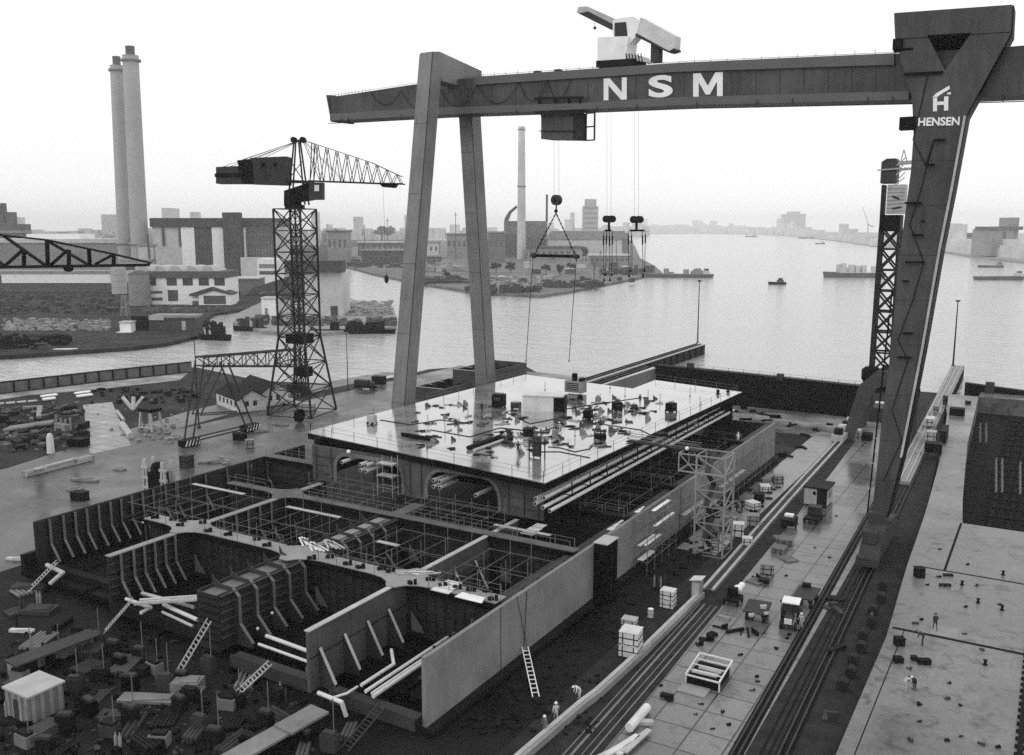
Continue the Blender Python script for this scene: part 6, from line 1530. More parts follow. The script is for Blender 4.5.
f = Far('harbour_crane', 'faint thin harbour crane far away beside the gantry leg', 'crane', 858, 870, 239, -.8)
b = MB(); b.bar((f.u(868), 0, 0), (f.u(867), 0, f.z(226)), 2.2); b.bar((f.u(868.5), 0, f.z(227)), (f.u(861), 0, f.z(207.5)), 1.6); b.bar((f.u(866), 0, f.z(224)), (f.u(873), 0, f.z(227)), 3); b.build('boom', 'far_dark', f.t, local=True)
# skyline masses, with distance haze put into their pale colour
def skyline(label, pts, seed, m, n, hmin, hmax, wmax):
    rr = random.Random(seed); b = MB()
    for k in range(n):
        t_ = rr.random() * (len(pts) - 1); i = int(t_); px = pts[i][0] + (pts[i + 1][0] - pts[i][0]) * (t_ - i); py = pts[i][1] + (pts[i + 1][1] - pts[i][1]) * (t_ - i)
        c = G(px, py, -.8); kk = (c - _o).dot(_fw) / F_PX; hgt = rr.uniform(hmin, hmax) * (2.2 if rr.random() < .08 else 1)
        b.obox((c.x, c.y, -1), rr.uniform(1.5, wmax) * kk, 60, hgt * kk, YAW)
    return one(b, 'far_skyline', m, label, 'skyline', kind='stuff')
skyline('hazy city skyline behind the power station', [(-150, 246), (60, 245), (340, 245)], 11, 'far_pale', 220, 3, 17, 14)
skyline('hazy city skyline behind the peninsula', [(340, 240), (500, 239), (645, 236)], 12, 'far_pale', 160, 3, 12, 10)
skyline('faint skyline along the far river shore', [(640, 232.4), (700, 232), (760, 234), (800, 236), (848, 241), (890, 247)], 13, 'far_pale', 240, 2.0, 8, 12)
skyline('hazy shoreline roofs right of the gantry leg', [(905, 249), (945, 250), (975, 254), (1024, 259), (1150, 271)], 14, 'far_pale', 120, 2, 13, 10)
heap('shore_clutter', 'white piles and vehicles on the peninsula between the gantry legs', 'rubble', 422, 465, 272, 6, 7, 70, -1.0, 21)
heap('shore_clutter', 'white piles along the tip of the peninsula', 'rubble', 488, 555, 286, 5, 9, 70, -1.0, 22)
heap('shore_clutter', 'dark hedge and fence line on the peninsula shore', 'foliage', 370, 640, 283, 4.5, 3, 10, -1.0, 23)
for k, (a, c, y) in enumerate(((348, 420, 268), (420, 470, 284), (470, 540, 293), (540, 600, 288), (600, 650, 275), (350, 410, 262))):
    heap('shore_hedge', 'dark scrub along the peninsula shore, stretch by stretch', 'foliage', a, c, y, 5, 4, 60, -1.0, 30 + k)
# trees
def tree(px, pb, w_px, pt, label, zb=-1.0, n=260, seed=0, m='foliage', group=None, bare=False):
    rr = random.Random(seed); c = G(px, pb, zb); k = (c - _o).dot(_fw) / F_PX; R_ = w_px / 2 * k; zt = HT(c, pt) - zb
    t = thing('tree', label, 'tree', c, 0, group)
    b = MB(); b.tube((0, 0, -.2), (0, 0, zt * .55), R_ * .09, 7, R_ * .05)
    for q in range(6):
        a = q * 1.1; b.tube((0, 0, zt * (.3 + .04 * q)), (math.cos(a) * R_ * .6, math.sin(a) * R_ * .6, zt * (.55 + .06 * q)), R_ * .035, 5, R_ * .012)
    b.build('trunk', 'bark', t, local=True)
    b = MB(); cl = [(rr.uniform(-.55, .55), rr.uniform(-.55, .55), rr.uniform(-.5, .6), rr.uniform(.25, .5)) for _ in range(9)]
    for q in range(n):
        g_ = cl[q % 9]
        v = Vector((rr.gauss(0, 1), rr.gauss(0, 1), rr.gauss(0, 1))).normalized() * g_[3] * rr.uniform(.5, 1)
        p = Vector((g_[0] + v.x, g_[1] + v.y, g_[2] + v.z)); P_ = Vector((p.x * R_, p.y * R_, zt * .62 + p.z * zt * .38))
        s = R_ * (.13 if not bare else .05); d = Vector((rr.gauss(0, 1), rr.gauss(0, 1), rr.gauss(0, 1))).normalized(); e = d.orthogonal().normalized()
        b.add([P_ - d * s - e * s * .6, P_ + d * s - e * s * .6, P_ + d * s + e * s * .6, P_ - d * s + e * s * .6], [(0, 1, 2, 3)])
    b.build('crown', m, t, local=True)
TR = [(382, 242, 22, 226, 'wide hazy tree group standing behind the long warehouses'), (586, 261, 11, 246, 'dark round tree in front of the long works building'), (546, 275, 10, 263, 'small round tree on the peninsula shore, left of a pair'), (560, 276, 10, 264, 'small round tree on the peninsula shore, right of a pair'), (496, 273, 13, 262, 'round tree just right of the rear gantry leg'), (511, 273, 11, 262, 'round tree below the slender chimney'), (594, 279, 13, 252, 'tall thin bare tree at the right end of the peninsula'), (604, 276, 8, 262, 'small bare tree at the peninsula tip'), (448, 280, 9, 270, 'bushy small tree between the gantry legs'), (572, 272, 12, 262, 'low broad bush tree left of the dark round tree')]
for i, a in enumerate(TR): tree(a[0], a[1], a[2], a[3], a[4], seed=i, bare='bare' in a[4], n=170 if 'bare' in a[4] else 320)
# boats
def boat(pl, pr, pw, pt, label, name='barge', cat='barge', hullm='far_dark', deckm='far_grey', cabin=(.7, .92, 1.0), cm='far_pale', cargo=None, wid=.16, bow='l', rz=0.0, z0=WZ):
    c = G((pl + pr) / 2, pw, z0); k = (c - _o).dot(_fw) / F_PX; L_ = (pr - pl) * k; W_ = max(L_ * wid, 1.6); H_ = HT(c, pt) - z0
    t = thing(name, label, cat, c, YAW + rz); s = -1 if bow == 'l' else 1
    hh = H_ * .36
    def X(u): return s * (u - .5) * L_ * 1.0
    out = [(X(0), -W_ * .4), (X(.06), -W_ / 2), (X(.8), -W_ / 2), (X(.93), -W_ * .3), (X(1), 0), (X(.93), W_ * .3), (X(.8), W_ / 2), (X(.06), W_ / 2), (X(0), W_ * .4)]
    b = MB(); n = len(out); vs = [(x * .96, y * .85, -.4) for x, y in out] + [(x, y, hh * (1.25 if abs(x - X(1)) < L_ * .08 else 1)) for x, y in out]
    b.add(vs, [(i, (i + 1) % n, n + (i + 1) % n, n + i) for i in range(n)]); b.add(vs[n:], [tuple(range(n))]); b.add(vs[:n], [tuple(range(n))]); b.build('hull', hullm, t, local=True)
    b = MB(); b.prism([(x * .93, y * .86) for x, y in out], hh * 1.0, hh * 1.06); b.build('deck', deckm, t, local=True)
    if cabin:
        a0, a1, hz_ = cabin; a0, a1 = 1 - a1, 1 - a0
        b = MB(); b.box(min(X(a0), X(a1)), -W_ * .33, hh * 1.05, max(X(a0), X(a1)), W_ * .33, hh + H_ * .35 * hz_); o = b.build('cabin', cm, t, local=True)
        xa, xb = sorted((X(a0 + (a1 - a0) * .2), X(a0 + (a1 - a0) * .8))); b = MB(); b.box(xa, -W_ * .25, hh + H_ * .35 * hz_, xb, W_ * .25, H_); b.build('wheelhouse', cm, t, local=True)
        b = MB(); b.box(xa + .1, -W_ * .25 - .05, hh + H_ * .37 * hz_ + (H_ * .5 - H_ * .37 * hz_) * .4, xb - .1, -W_ * .25, H_ * .93); b.build('window', 'glass_dark', t, local=True)
    if cargo:
        rr = random.Random(int(pl)); b = MB()
        for q in range(cargo[0]): x = X(rr.uniform(.12, .75)); b.obox((x, rr.uniform(-W_ * .2, W_ * .2), hh), L_ * .07, W_ * .5, H_ * cargo[1] * rr.uniform(.3, 1), rr.uniform(-.2, .2))
        b.build('cargo', cargo[2], t, local=True)
    return t
boat(640, 713, 277.5, 268, 'long low grey barge lying off the tip of the peninsula', cabin=(.85, .95, .8), cargo=(12, .6, 'far_grey'), rz=-.1)
boat(609, 660, 276, 267, 'pale moored barge along the peninsula tip under the sling hooks', hullm='far_grey', cabin=None, cargo=(14, .9, 'far_dark'))
boat(823, 884, 277.5, 264.5, 'cargo ship with pale heaped deck passing left of the gantry leg', 'cargo_ship', 'ship', cargo=(14, .75, 'far_pale'), cabin=(.82, .97, .8), deckm='far_pale', rz=-.06)
boat(768, 786, 284.5, 278, 'small dark tug moving alone in the middle of the river', 'tugboat', 'tug', hullm='black_steel', cm='brick_dark', cabin=(.5, .85, 1.0), wid=.25, bow='l')
boat(978, 1003, 267.5, 262, 'farther of the two motor barges near the right edge', cm='far_grey', cabin=(.72, .95, 1.0), bow='l', rz=-.12)
boat(975, 1023, 280, 270.5, 'nearer and longer of the two motor barges near the right edge', cm='far_pale', cabin=(.04, .2, 1.0), bow='r', rz=-.12)
for a in ((745, 757, 237, 234, 'tiny hazy boat far up the river, farthest left'), (798, 816, 238.5, 235.5, 'tiny long hazy barge far up the river'), (815, 825, 244, 241.5, 'tiny hazy boat nearest of the three far up the river')): boat(*a, name='boat', cat='boat', cabin=(.6, .9, 1.0), hullm='far_dark')
boat(28, 79, 353, 343, 'small coaster with a white hull stripe moored at the left far bank', 'motor_boat', 'boat', hullm='off_white', deckm='dark_steel', cm='brick_dark', cabin=(.55, .9, 1.0), bow='r', wid=.2, cargo=(5, .7, 'dark_steel'))
boat(-40, 30, 352, 336, 'dark hulk moored at the left edge of the far bank', 'hulk', 'boat', hullm='black_steel', deckm='dark_steel', cm='black_steel', cabin=(.2, .8, 1.1), bow='r', cargo=(6, 1.0, 'black_steel'))
boat(196, 219, 327, 320, 'rear one of the two dark barges clustered at the inlet mouth', hullm='black_steel', deckm='dark_steel', cabin=(.3, .7, .9), cm='mid_steel', cargo=(8, .8, 'dark_steel'), wid=.25)
boat(197, 232, 340, 325, 'front one of the two dark barges clustered at the inlet mouth', hullm='black_steel', deckm='dark_steel', cabin=(.25, .45, .8), cm='pale_grey', cargo=(16, .85, 'dark_steel'), wid=.25, rz=-.25)
boat(231, 268, 331, 320, 'dark loaded barge moored along the scrap quay', hullm='black_steel', deckm='dark_steel', cabin=None, cargo=(18, .8, 'mid_steel'), wid=.2, rz=-.25)
boat(310, 396, 333.5, 323, 'long dark lighter heaped with scrap moored along the scrap quay', hullm='black_steel', deckm='black_steel', cabin=None, cargo=(30, .9, 'dark_steel'), wid=.14, rz=.08)
# ------------------------------------------------------------ left yard
def mast(px, pb, pt, label, head='lamp', z0=0.0, lean=0.0, r=.16):
    p = G(px, pb, z0); zt = HT(p, pt)
    t = thing('lamp_mast', label, 'lamp mast', p); b = MB(); b.tube(p, (p.x + lean, p.y, zt), r, 8, r * .5); b.build('pole', 'lattice_dark', t)
    b = MB(); b.lathe((p.x, p.y, z0), [(.45, 0), (.45, .3), (.2, .6)], 10); b.build('foot', 'mid_steel', t)
    b = MB(); b.box(p.x + lean - .6, p.y - .25, zt - .2, p.x + lean + .6, p.y + .25, zt + .25); b.build('lamp_head', 'black_steel', t)
mast(199, 428, 338, 'tall thin lamp mast standing left of the crane portal'); mast(348, 390, 331, 'thin lamp mast on the water edge left of the front gantry leg', r=.14)
mast(697.5, 343, 281, 'lamp mast on the outer end of the long jetty', z0=2.2, r=.25); mast(953, 366, 301, 'lamp mast at the outer end of the narrow rail pier', z0=.7, r=.28)
# two white houses, gable ends towards the dock
def house2(c0, a0, e0_, hw, hr, L_, label):
    """c0: near corner, a0: far end of the long wall, e0_: other end of the gable (all measured on the ground)"""
    c = G(*c0); u = (G(*a0) - c); u = u.normalized(); g_ = G(*e0_) - c; W_ = abs(g_.dot(Vector((-u.y, u.x, 0)))); v = Vector((-u.y, u.x, 0)); v = v if v.dot(g_) > 0 else -v
    t = thing('house', label, 'house', c)
    def Q(a, b_, z): return c + u * a + v * b_ + Vector((0, 0, z))
    b = MB(); b.ext([Q(0, 0, 0), Q(0, W_, 0), Q(0, W_, hw), Q(0, W_ / 2, hr), Q(0, 0, hw)], u * L_); b.build('wall', 'off_white', t)
    b = MB()
    for s in (0, 1):
        e1 = Q(-.3, -.35 if s == 0 else W_ + .35, hw - .2); r1 = Q(-.3, W_ / 2, hr + .03)
        b.ext([e1, r1, r1 + Vector((0, 0, .18)), e1 + Vector((0, 0, .18))], u * (L_ + .6))
    b.build('roof', 'roof_dark', t)
    for k in range(5):
        a = 1.6 + k * (L_ - 3) / 4.6; b = MB(); b.ext([Q(a, -.05, 1.2), Q(a + .9, -.05, 1.2), Q(a + .9, -.05, 2.3), Q(a, -.05, 2.3)], v * .05); w_ = b.build('window', 'glass_dark', t)
        b = MB(); b.ext([Q(a - .1, -.1, 1.1), Q(a + 1, -.1, 1.1), Q(a + 1, -.1, 1.2), Q(a - .1, -.1, 1.2)], v * .09); b.build('sill', 'pale_grey', w_)
    for k in (.3, .6): b = MB(); b.ext([Q(-.04, W_ * k - .45, 1.3), Q(-.04, W_ * k + .45, 1.3), Q(-.04, W_ * k + .45, 2.5), Q(-.04, W_ * k - .45, 2.5)], u * .04); b.build('window', 'glass_dark', t)
house2((239, 413), (207, 400), (262, 408), 3.0, 4.9, 14, 'nearer of the two white houses with dark gabled roofs under the crane portal')
house2((263, 407), (231, 395), (286, 403), 3.4, 5.4, 15, 'farther of the two white houses with dark gabled roofs under the crane portal')
def vehicle(px, py, label, m='dark_steel', rz=.9, box=False, pm='pale_grey'):
    p = G(px, py); t = thing('parked_car' if not box else 'parked_truck', label, 'car' if not box else 'truck', p, rz)
    b = MB(); L_ = 4.2 if not box else 6.0; b.ext([(-L_ / 2, -.85, .4), (L_ / 2, -.85, .4), (L_ / 2, -.85, .85), (L_ * .22, -.85, .95), (-L_ * .45, -.85, .95), (-L_ / 2, -.85, .8)], (0, 1.7, 0)); b.build('body', m, t, local=True)
    b = MB()
    if box: b.box(-L_ / 2, -.95, .96, L_ * .15, .95, 2.4)
    b.ext([(L_ * .2, -.75, .94), (L_ * .42 if box else .6, -.75, .95), (L_ * .36 if box else .35, -.75, 1.5 if not box else 2.0), (L_ * .2 if box else -1.1, -.75, 1.5 if not box else 2.0), (L_ * .18 if box else -1.5, -.75, .95)], (0, 1.5, 0)); b.build('cabin', m if not box else pm, t, local=True)
    for sx in (-1, 1):
        for sy in (-1, 1): b = MB(); b.tube((sx * L_ * .3, sy * .72, .34), (sx * L_ * .3, sy * .88, .34), .34, 12); b.build('wheel', 'rubber', t, local=True)
vehicle(291, 405, 'small car parked beside the white houses under the crane', 'pale_grey', .3); vehicle(366, 389, 'dark flat lorry parked near the water left of the front gantry leg', 'black_steel', .2, True, 'mid_steel'); vehicle(300, 394, 'dark van parked under the crane tower', 'black_steel', .3, True, 'dark_steel')
crate(G(379, 384), (3.4, 2.2, 2.2), .2, 'dark container on the water edge left of the front gantry leg', 'dark_steel', 'black_steel', cat='container')
# yard clutter
def obj1(name, m, label, cat, fn, group=None):
    b = MB(); fn(b); return one(b, name, m, label, cat, group)
t = thing('trestle_stand', 'pale four legged trestle stand with a dark top beside the yard road', 'trestle', G(151, 430)); p = G(151, 430)
b = MB(); zt = HT(p, 411)
for sx in (-1, 1):
    for sy in (-1, 1): b.bar((p.x + sx * 2.0, p.y + sy * 1.3, 0), (p.x + sx * 1.5, p.y + sy * 1, zt), .4)
b.bar((p.x - 1.9, p.y - 1.3, .7), (p.x + 1.9, p.y - 1.3, .7), .3); b.bar((p.x - 1.9, p.y + 1.3, .7), (p.x + 1.9, p.y + 1.3, .7), .3); b.build('leg', 'pale_grey', t)
b = MB(); b.box(p.x - 2.0, p.y - 1.5, zt, p.x + 2.0, p.y + 1.5, zt + .7); b.build('top', 'black_steel', t)
def vstar(b):
    p = G(133, 410); zt = HT(p, 397)
    for dx, dy in ((-2.2, -1), (0, .4), (2.2, 1.2)): b.bar((p.x, p.y, .1), (p.x + dx, p.y + dy, zt), .6)
obj1('spread_strut', 'off_white', 'white fan of three struts standing up on the dark yard', 'strut', vstar)
def tshape(b):
    p = G(30, 412); b.bar(G(23, 409, .4), G(42, 408, .4), 1.2); b.bar(G(40, 408, .4), G(39, 418, .4), 1.1)
obj1('beam_pair', 'concrete', 'two grey beams laid in a T on the dark yard', 'beam', tshape)
def logp(b):
    for k in range(5): b.tube(G(2 + k * 2, 431 - k * .8, .4 + .3 * (k % 2)), G(50 + k, 424 - k * .6, .4 + .3 * (k % 2)), .45, 8)
obj1('log_pile', 'concrete', 'long pale pile of poles lying on the left yard', 'pole pile', logp)
def logp2(b):
    for k in range(3): b.tube(G(-5, 445 - k * 1.5, .5), G(53, 437 - k * 1.2, .5), .45, 8)
obj1('log_pile', 'mid_steel', 'long dark pile of pipes lying on the left yard nearer the road', 'pipe pile', logp2)
for (a, c, lab) in (((41, 396), (57, 394), 'far one of the left two white plank piles'), ((43, 399), (55, 397.5), 'near one of the left two white plank piles'), ((75, 393), (90, 391), 'far one of the right two white plank piles'), ((77, 396), (92, 394), 'near one of the right two white plank piles')):
    obj1('plank_pile', 'white_paint', lab + ' below the sea wall', 'plank pile', lambda b: [b.bar(G(a[0], a[1] + d_ * .6, .3 + .25 * d_), G(c[0], c[1] + d_ * .6, .3 + .25 * d_), 1.1, .3) for d_ in range(2)])
obj1('plank_row', 'off_white', 'long thin row of white planks at the left edge of the yard', 'plank row', lambda b: [b.bar(G(-5 + k * 11, 404 - k * .9, .3), G(4 + k * 11, 403.2 - k * .9, .3), .9, .3) for k in range(4)])
t = thing('tube_rack', 'pale upright tube rack among the dark clutter of the yard', 'frame', G(64, 431)); p = G(64, 431)
b = MB()
for k in range(4): x = p.x - 2.4 + k * 1.6; b.bar((x, p.y, 0), (x, p.y, 3.2 if k in (0, 3) else 2.6), .3)
b.bar((p.x - 2.4, p.y, 1.4), (p.x + 2.4, p.y, 1.4), .3); b.build('post', 'concrete', t); b = MB(); b.box(p.x - 2.4, p.y - .6, .1, p.x + 1.2, p.y + .6, 1.5); b.build('bin', 'concrete', t)
t = thing('low_loader', 'long low pale loader with a bent pipe arch standing beside the yard road', 'loader', G(58, 470))
b = MB(); b.bar(G(24, 473, .7), G(92, 456, .7), 1.6, .5); b.build('bed', 'concrete', t); b = MB(); b.bar(G(26, 475, .5), G(92, 458.5, .5), .3, .7); b.build('side_rail', 'pale_grey', t)
b = MB(); b.path([G(36, 469, .9), G(39, 469, 5), G(45, 467, 5.6), G(72, 460, 5.0), G(76, 459, 4.2), G(75, 462, .9)], .3, 7); b.path([G(41, 468, .9), G(43, 467, 5)], .25, 7); b.build('pipe_arch', 'pale_grey', t)
b = MB()
for k in range(8): c = G(28 + k * 9, 474 - k * 2.3); b.tube(c + Vector((0, -.2, .4)), c + Vector((0, .2, .4)), .4, 10)
b.build('wheel_set', 'rubber', t)
obj1('white_post', 'off_white', 'short thick white post standing in the clutter of the yard', 'post', lambda b: b.lathe(G(51, 453), [(.7, 0), (.6, 3.2), (.3, 3.8)], 12))
obj1('winch_box', 'black_steel', 'black winch box with pale drum beside the slab path', 'winch', lambda b: (b.obox(G(80, 446), 3, 2.2, 1.6, .3), b.tube(G(70, 443, .8), G(73, 442, .8), .8, 12)))
def pip(b):
    b.tube(G(122, 424, .5), G(131, 436, .5), .7, 10); b.tube(G(117, 411, .4), G(124, 420, .4), .35, 8)
obj1('pipe_length', 'pale_grey', 'two thick pale pipes lying beside the slab path', 'pipe', pip)
heap('scrap_litter', 'bent white scrap lying along the yard road', 'concrete', 138, 178, 444, .9, 18, 34, 0.0, 41)
heap('yard_litter', 'dark machine clutter over the left yard', 'dark_steel', -20, 85, 450, 1.8, 40, 90, 0.0, 42)
heap('yard_litter', 'grey machine clutter over the left yard', 'crane_grey', 0, 82, 452, 1.5, 44, 110, 0.0, 43)
heap('yard_litter', 'pale small litter over the left yard', 'concrete', 5, 190, 440, .6, 40, 70, 0.0, 44)
heap('yard_litter', 'dark small litter on the yard towards the sea wall', 'dark_steel', 90, 195, 404, 1.2, 14, 60, 0.0, 45)
t = thing('trestle_winch', 'white trestles round a black winch standing at the plaza edge behind the hull', 'winch', G(160, 500)); p = G(160, 500)
b = MB()
for sx in (-2.2, 2.0):
    for sy in (-.8, .8): b.bar((p.x + sx - .5, p.y + sy, 0), (p.x + sx, p.y + sy, 6.5), .35); b.bar((p.x + sx + .9, p.y + sy, 0), (p.x + sx + .3, p.y + sy, 6.5), .35)
    for z in (2, 3.6, 5.2): b.bar((p.x + sx - .6, p.y - .8, z), (p.x + sx + .9, p.y - .8, z), .4)
b.build('trestle', 'pale_grey', t)
b = MB(); b.box(p.x - 1.3, p.y - 1, .2, p.x + 1.4, p.y + 1, 4.6); b.ball((p.x, p.y, 5), 1.2); b.build('winch', 'black_steel', t)
crate(G(80, 500), (2.4, 1.4, 1.4), .3, 'dark box alone on the wet plaza behind the hull', 'dark_steel', 'black_steel', cat='box')
crate(G(187, 467), (1.8, 1.8, 2.2), .2, 'grey equipment box on the plaza left of the tower crane portal', 'mid_steel', 'dark_steel', cat='box')
crate(G(240, 440), (2.6, 1.2, 1.5), .2, 'dark long box on the plaza under the crane portal', 'black_steel', 'dark_steel', cat='box')
crate(G(250, 448), (1.6, 1.2, 1.7), .9, 'pale narrow box on the plaza below the crane portal foot', 'concrete', 'dark_steel', cat='box')
crate(G(308, 410), (3.0, 2.0, 1.6), .4, 'pale box on the plaza at the foot of the tower crane', 'pale_grey', 'dark_steel', cat='box')
for px, py, sx, sy, rz in ((75, 490, 2.5, 1.2, .4), (85, 481, 5, .8, .3), (215, 463, 6, .5, .6), (225, 460, 5, .5, -.4), (232, 465, 4, .4, .2), (120, 470, 2, 1, .2), (280, 425, 4, .6, .3), (262, 432, 3, .5, .9)):
    p = G(px, py); tag(MB().obox((p.x, p.y, .03), sx, sy, .3, rz).obox((p.x, p.y, .33), sx * .5, sy * .5, .2, rz + .4).build('steel_plate', 'concrete'), 'grey steel plate lying on the wet plaza', 'steel plate', 'steel plates on the plaza')
# two hull sections behind the deck block
def hull_section(c0, sx, sy, h, label, nb):
    t = thing('hull_section', label, 'hull section', c0)
    x0, y0 = c0.x, c0.y
    b = MB()
    b.box(x0, y0, 0, x0 + sx, y0 + .3, h); b.box(x0, y0 + sy - .3, 0, x0 + sx, y0 + sy, h); b.box(x0, y0 + .3, 0, x0 + .3, y0 + sy - .3, h); b.box(x0 + sx - .3, y0 + .3, 0, x0 + sx, y0 + sy - .3, h)
    b.build('side_plate', 'crane_grey', t)
    b = MB(); b.box(x0 + .3, y0 + .3, .2, x0 + sx - .3, y0 + sy - .3, .5); b.build('floor_plate', 'black_steel', t)
    for k in range(1, nb):
        y = y0 + sy * k / nb; b = MB(); b.ext([(x0 + .3, y, .5), (x0 + sx - .3, y, .5), (x0 + sx - .3, y, h), (x0 + sx * .75, y, h), (x0 + sx * .6, y, h * .45), (x0 + sx * .4, y, h * .45), (x0 + sx * .25, y, h), (x0 + .3, y, h)], (0, .2, 0)); o = b.build('web_frame', 'dark_steel', t)
        b = MB(); b.bar((x0 + sx * .25, y + .1, h + .02), (x0 + .3, y + .1, h + .02), .6, .06); b.build('flange', 'concrete', o)
    b = MB(); b.box(x0 - .05, y0 - .05, h, x0 + sx + .05, y0 + .7, h + .08); b.box(x0 - .05, y0 + .7, h, x0 + .7, y0 + sy, h + .08); b.build('top_flange', 'concrete', t)
hull_section(G(414, 400), 8.6, 24, 3.4, 'low open steel hull section lying on the quay between the gantry legs', 5)
hull_section(G(453, 393), 10.5, 20, 6.2, 'taller dark steel hull section lying behind the rear gantry leg', 4)
# ------------------------------------------------------------ things on the wet deck block
Z = dkz
def D(px, py): return G(px, py, Z)
t = thing('deck_shelter', 'white box shelter with a dark open end standing on the wet deck', 'shelter', D(545, 410)); p = D(545, 410)
b = MB(); b.obox((p.x - .2, p.y, Z), 6.5, 3.2, 2.5, .35); b.build('wall', 'off_white', t); b = MB(); b.obox((p.x + 2.35, p.y + .85, Z + .05), 1.75, 3.28, 2.3, .35); b.build('opening', 'black_steel', t); b = MB(); b.obox((p.x - .2, p.y, Z + 2.5), 6.8, 3.5, .12, .35); b.build('roof', 'off_white', t)
t = thing('generator_set', 'dark framed generator with a pale louvre grille near the far edge of the wet deck', 'generator', D(574, 394)); p = D(574, 394)
b = MB(); b.obox((p.x, p.y + .6, Z + .3), 3.4, 2.0, 2.0); b.build('housing', 'concrete', t); b = MB(); b.box(p.x - 1.3, p.y - .45, Z + .6, p.x + 1.0, p.y - .4, Z + 2.0); b.build('grille', 'black_steel', t); b = MB()
for k in range(4): b.box(p.x - 1.3, p.y - .5, Z + .75 + k * .33, p.x + 1.0, p.y - .46, Z + .83 + k * .33)
b.build('louvre', 'pale_grey', t); b = MB(); b.tube((p.x - .2, p.y + .6, Z + 2.3), (p.x - .2, p.y + .6, Z + 3.6), .5, 10); b.box(p.x + .9, p.y, Z + 2.3, p.x + 1.5, p.y + 1.2, Z + 2.9); b.build('air_filter', 'black_steel', t)
def machine(px, py, s, label, m='black_steel', name='welding_set', cat='welding set', rz=0.3):
    p = D(px, py); t = thing(name, label, cat, p, rz); sx, sy, sz = [q * .74 for q in s]
    b = MB(); b.box(-sx / 2, -sy / 2, .18, sx / 2, sy / 2, sz); b.build('casing', m, t, local=True)
    b = MB()
    for x in (-sx * .35, sx * .35): b.tube((x, -sy / 2 - .02, .2), (x, -sy / 2 - .14, .2), .2, 10); b.tube((x, sy / 2 + .02, .2), (x, sy / 2 + .14, .2), .2, 10)
    b.build('wheel_set', 'rubber', t, local=True)
    b = MB(); b.box(-sx * .3, -sy / 2 - .02, sz * .55, sx * .3, -sy / 2, sz * .85); b.build('panel', 'mid_steel', t, local=True)
    b = MB(); b.bar((-sx * .4, 0, sz), (-sx * .4, 0, sz + .25), .06); b.bar((sx * .4, 0, sz), (sx * .4, 0, sz + .25), .06); b.bar((-sx * .4, 0, sz + .25), (sx * .4, 0, sz + .25), .06); b.build('lift_bar', 'dark_steel', t, local=True)
    return t
MC = [(499, 407, (2.6, 2.4, 2.9), 'tall black equipment box at the left of the white deck shelter', 'black_steel'), (516, 409, (2.4, 1.6, 1.4), 'low dark box right next to the tall black equipment box', 'mid_steel'), (617, 411, (1.8, 1.6, 2.0), 'black equipment box in the far middle of the wet deck', 'black_steel'), (671, 412, (2.0, 1.6, 2.0), 'black equipment box standing alone on the clean right part of the deck', 'black_steel'), (588, 419, (1.8, 1.5, 1.9), 'black equipment box in the dark puddles at mid deck', 'black_steel'), (580, 400, (1.6, 1.0, 1.2), 'low black box right in front of the generator', 'black_steel'), (528, 437, (2.0, 1.6, 1.7), 'dark box standing behind the tall stand near the front of the deck', 'dark_steel'), (634, 410, (1.0, 1.0, 1.2), 'small dark box beside the far middle equipment box', 'mid_steel'), (505, 441, (3.0, 1.2, .9), 'low dark bench box in the middle of the near deck', 'dark_steel'), (372, 424, (1.6, 1.4, 1.8), 'pale equipment box near the left edge of the deck', 'pale_grey'), (600, 440, (2.2, 1.4, 1.2), 'black welding set under a bent hose near the right edge of the deck', 'black_steel'), (661, 437, (2.0, 1.8, .8), 'dark low box at the deck end of the gangway', 'dark_steel'), (555, 438, (.9, .8, 1.6), 'narrow grey post box near the middle front of the deck', 'concrete')]
for i, (px, py, s, lab, m) in enumerate(MC): machine(px, py, s, lab, m, rz=.2 + i * .35)
t = thing('pipe_stand', 'tall dark cabinet on a pipe frame near the front corner of the deck', 'stand', D(537, 459)); p = D(537, 459)
b = MB()
for sx in (-.8, .8):
    for sy in (-.6, .6): b.bar((p.x + sx, p.y + sy, Z), (p.x + sx, p.y + sy, Z + 2.2), .12)
b.bar((p.x - .8, p.y - .6, Z + .1), (p.x + .8, p.y - .6, Z + .1), .1); b.bar((p.x - .8, p.y - .6, Z + 2.2), (p.x + .8, p.y - .6, Z + 2.2), .12); b.bar((p.x + .8, p.y - .6, Z + 2.2), (p.x + .8, p.y + .6, Z + 2.2), .12); b.build('frame', 'dark_steel', t); b = MB(); b.obox((p.x - .2, p.y + .3, Z + .3), 1.0, .6, 2.6); b.build('cabinet', 'mid_steel', t)
person(D(518, 455), .5, 'worker in dark clothes near the front of the wet deck', 'stand'); person(D(482, 413), 1.2, 'worker in dark clothes standing in the rear leg reflection on the deck', 'stand'); person(D(601, 437), 2.0, 'worker bending over the welding set near the right deck edge', 'bend'); person(D(590, 416), .5, 'worker in dark clothes among the puddles at mid deck', 'walk'); person(D(560, 434), 2.5, 'worker in pale clothes near the narrow grey post box on the deck', 'walk', 'pale_grey'); person(D(640, 405), .7, 'worker in dark clothes far back on the deck', 'stand')
person(Vector((-96.5, 90.2, HZ + .2)), .5, 'worker standing on the cross gangway left in front of the deck block', 'stand')
person(Vector((-44, 148, HZ - .3)), .5, 'worker in white overalls on the hull side gangway beyond the stair tower', 'stand', 'white_paint')
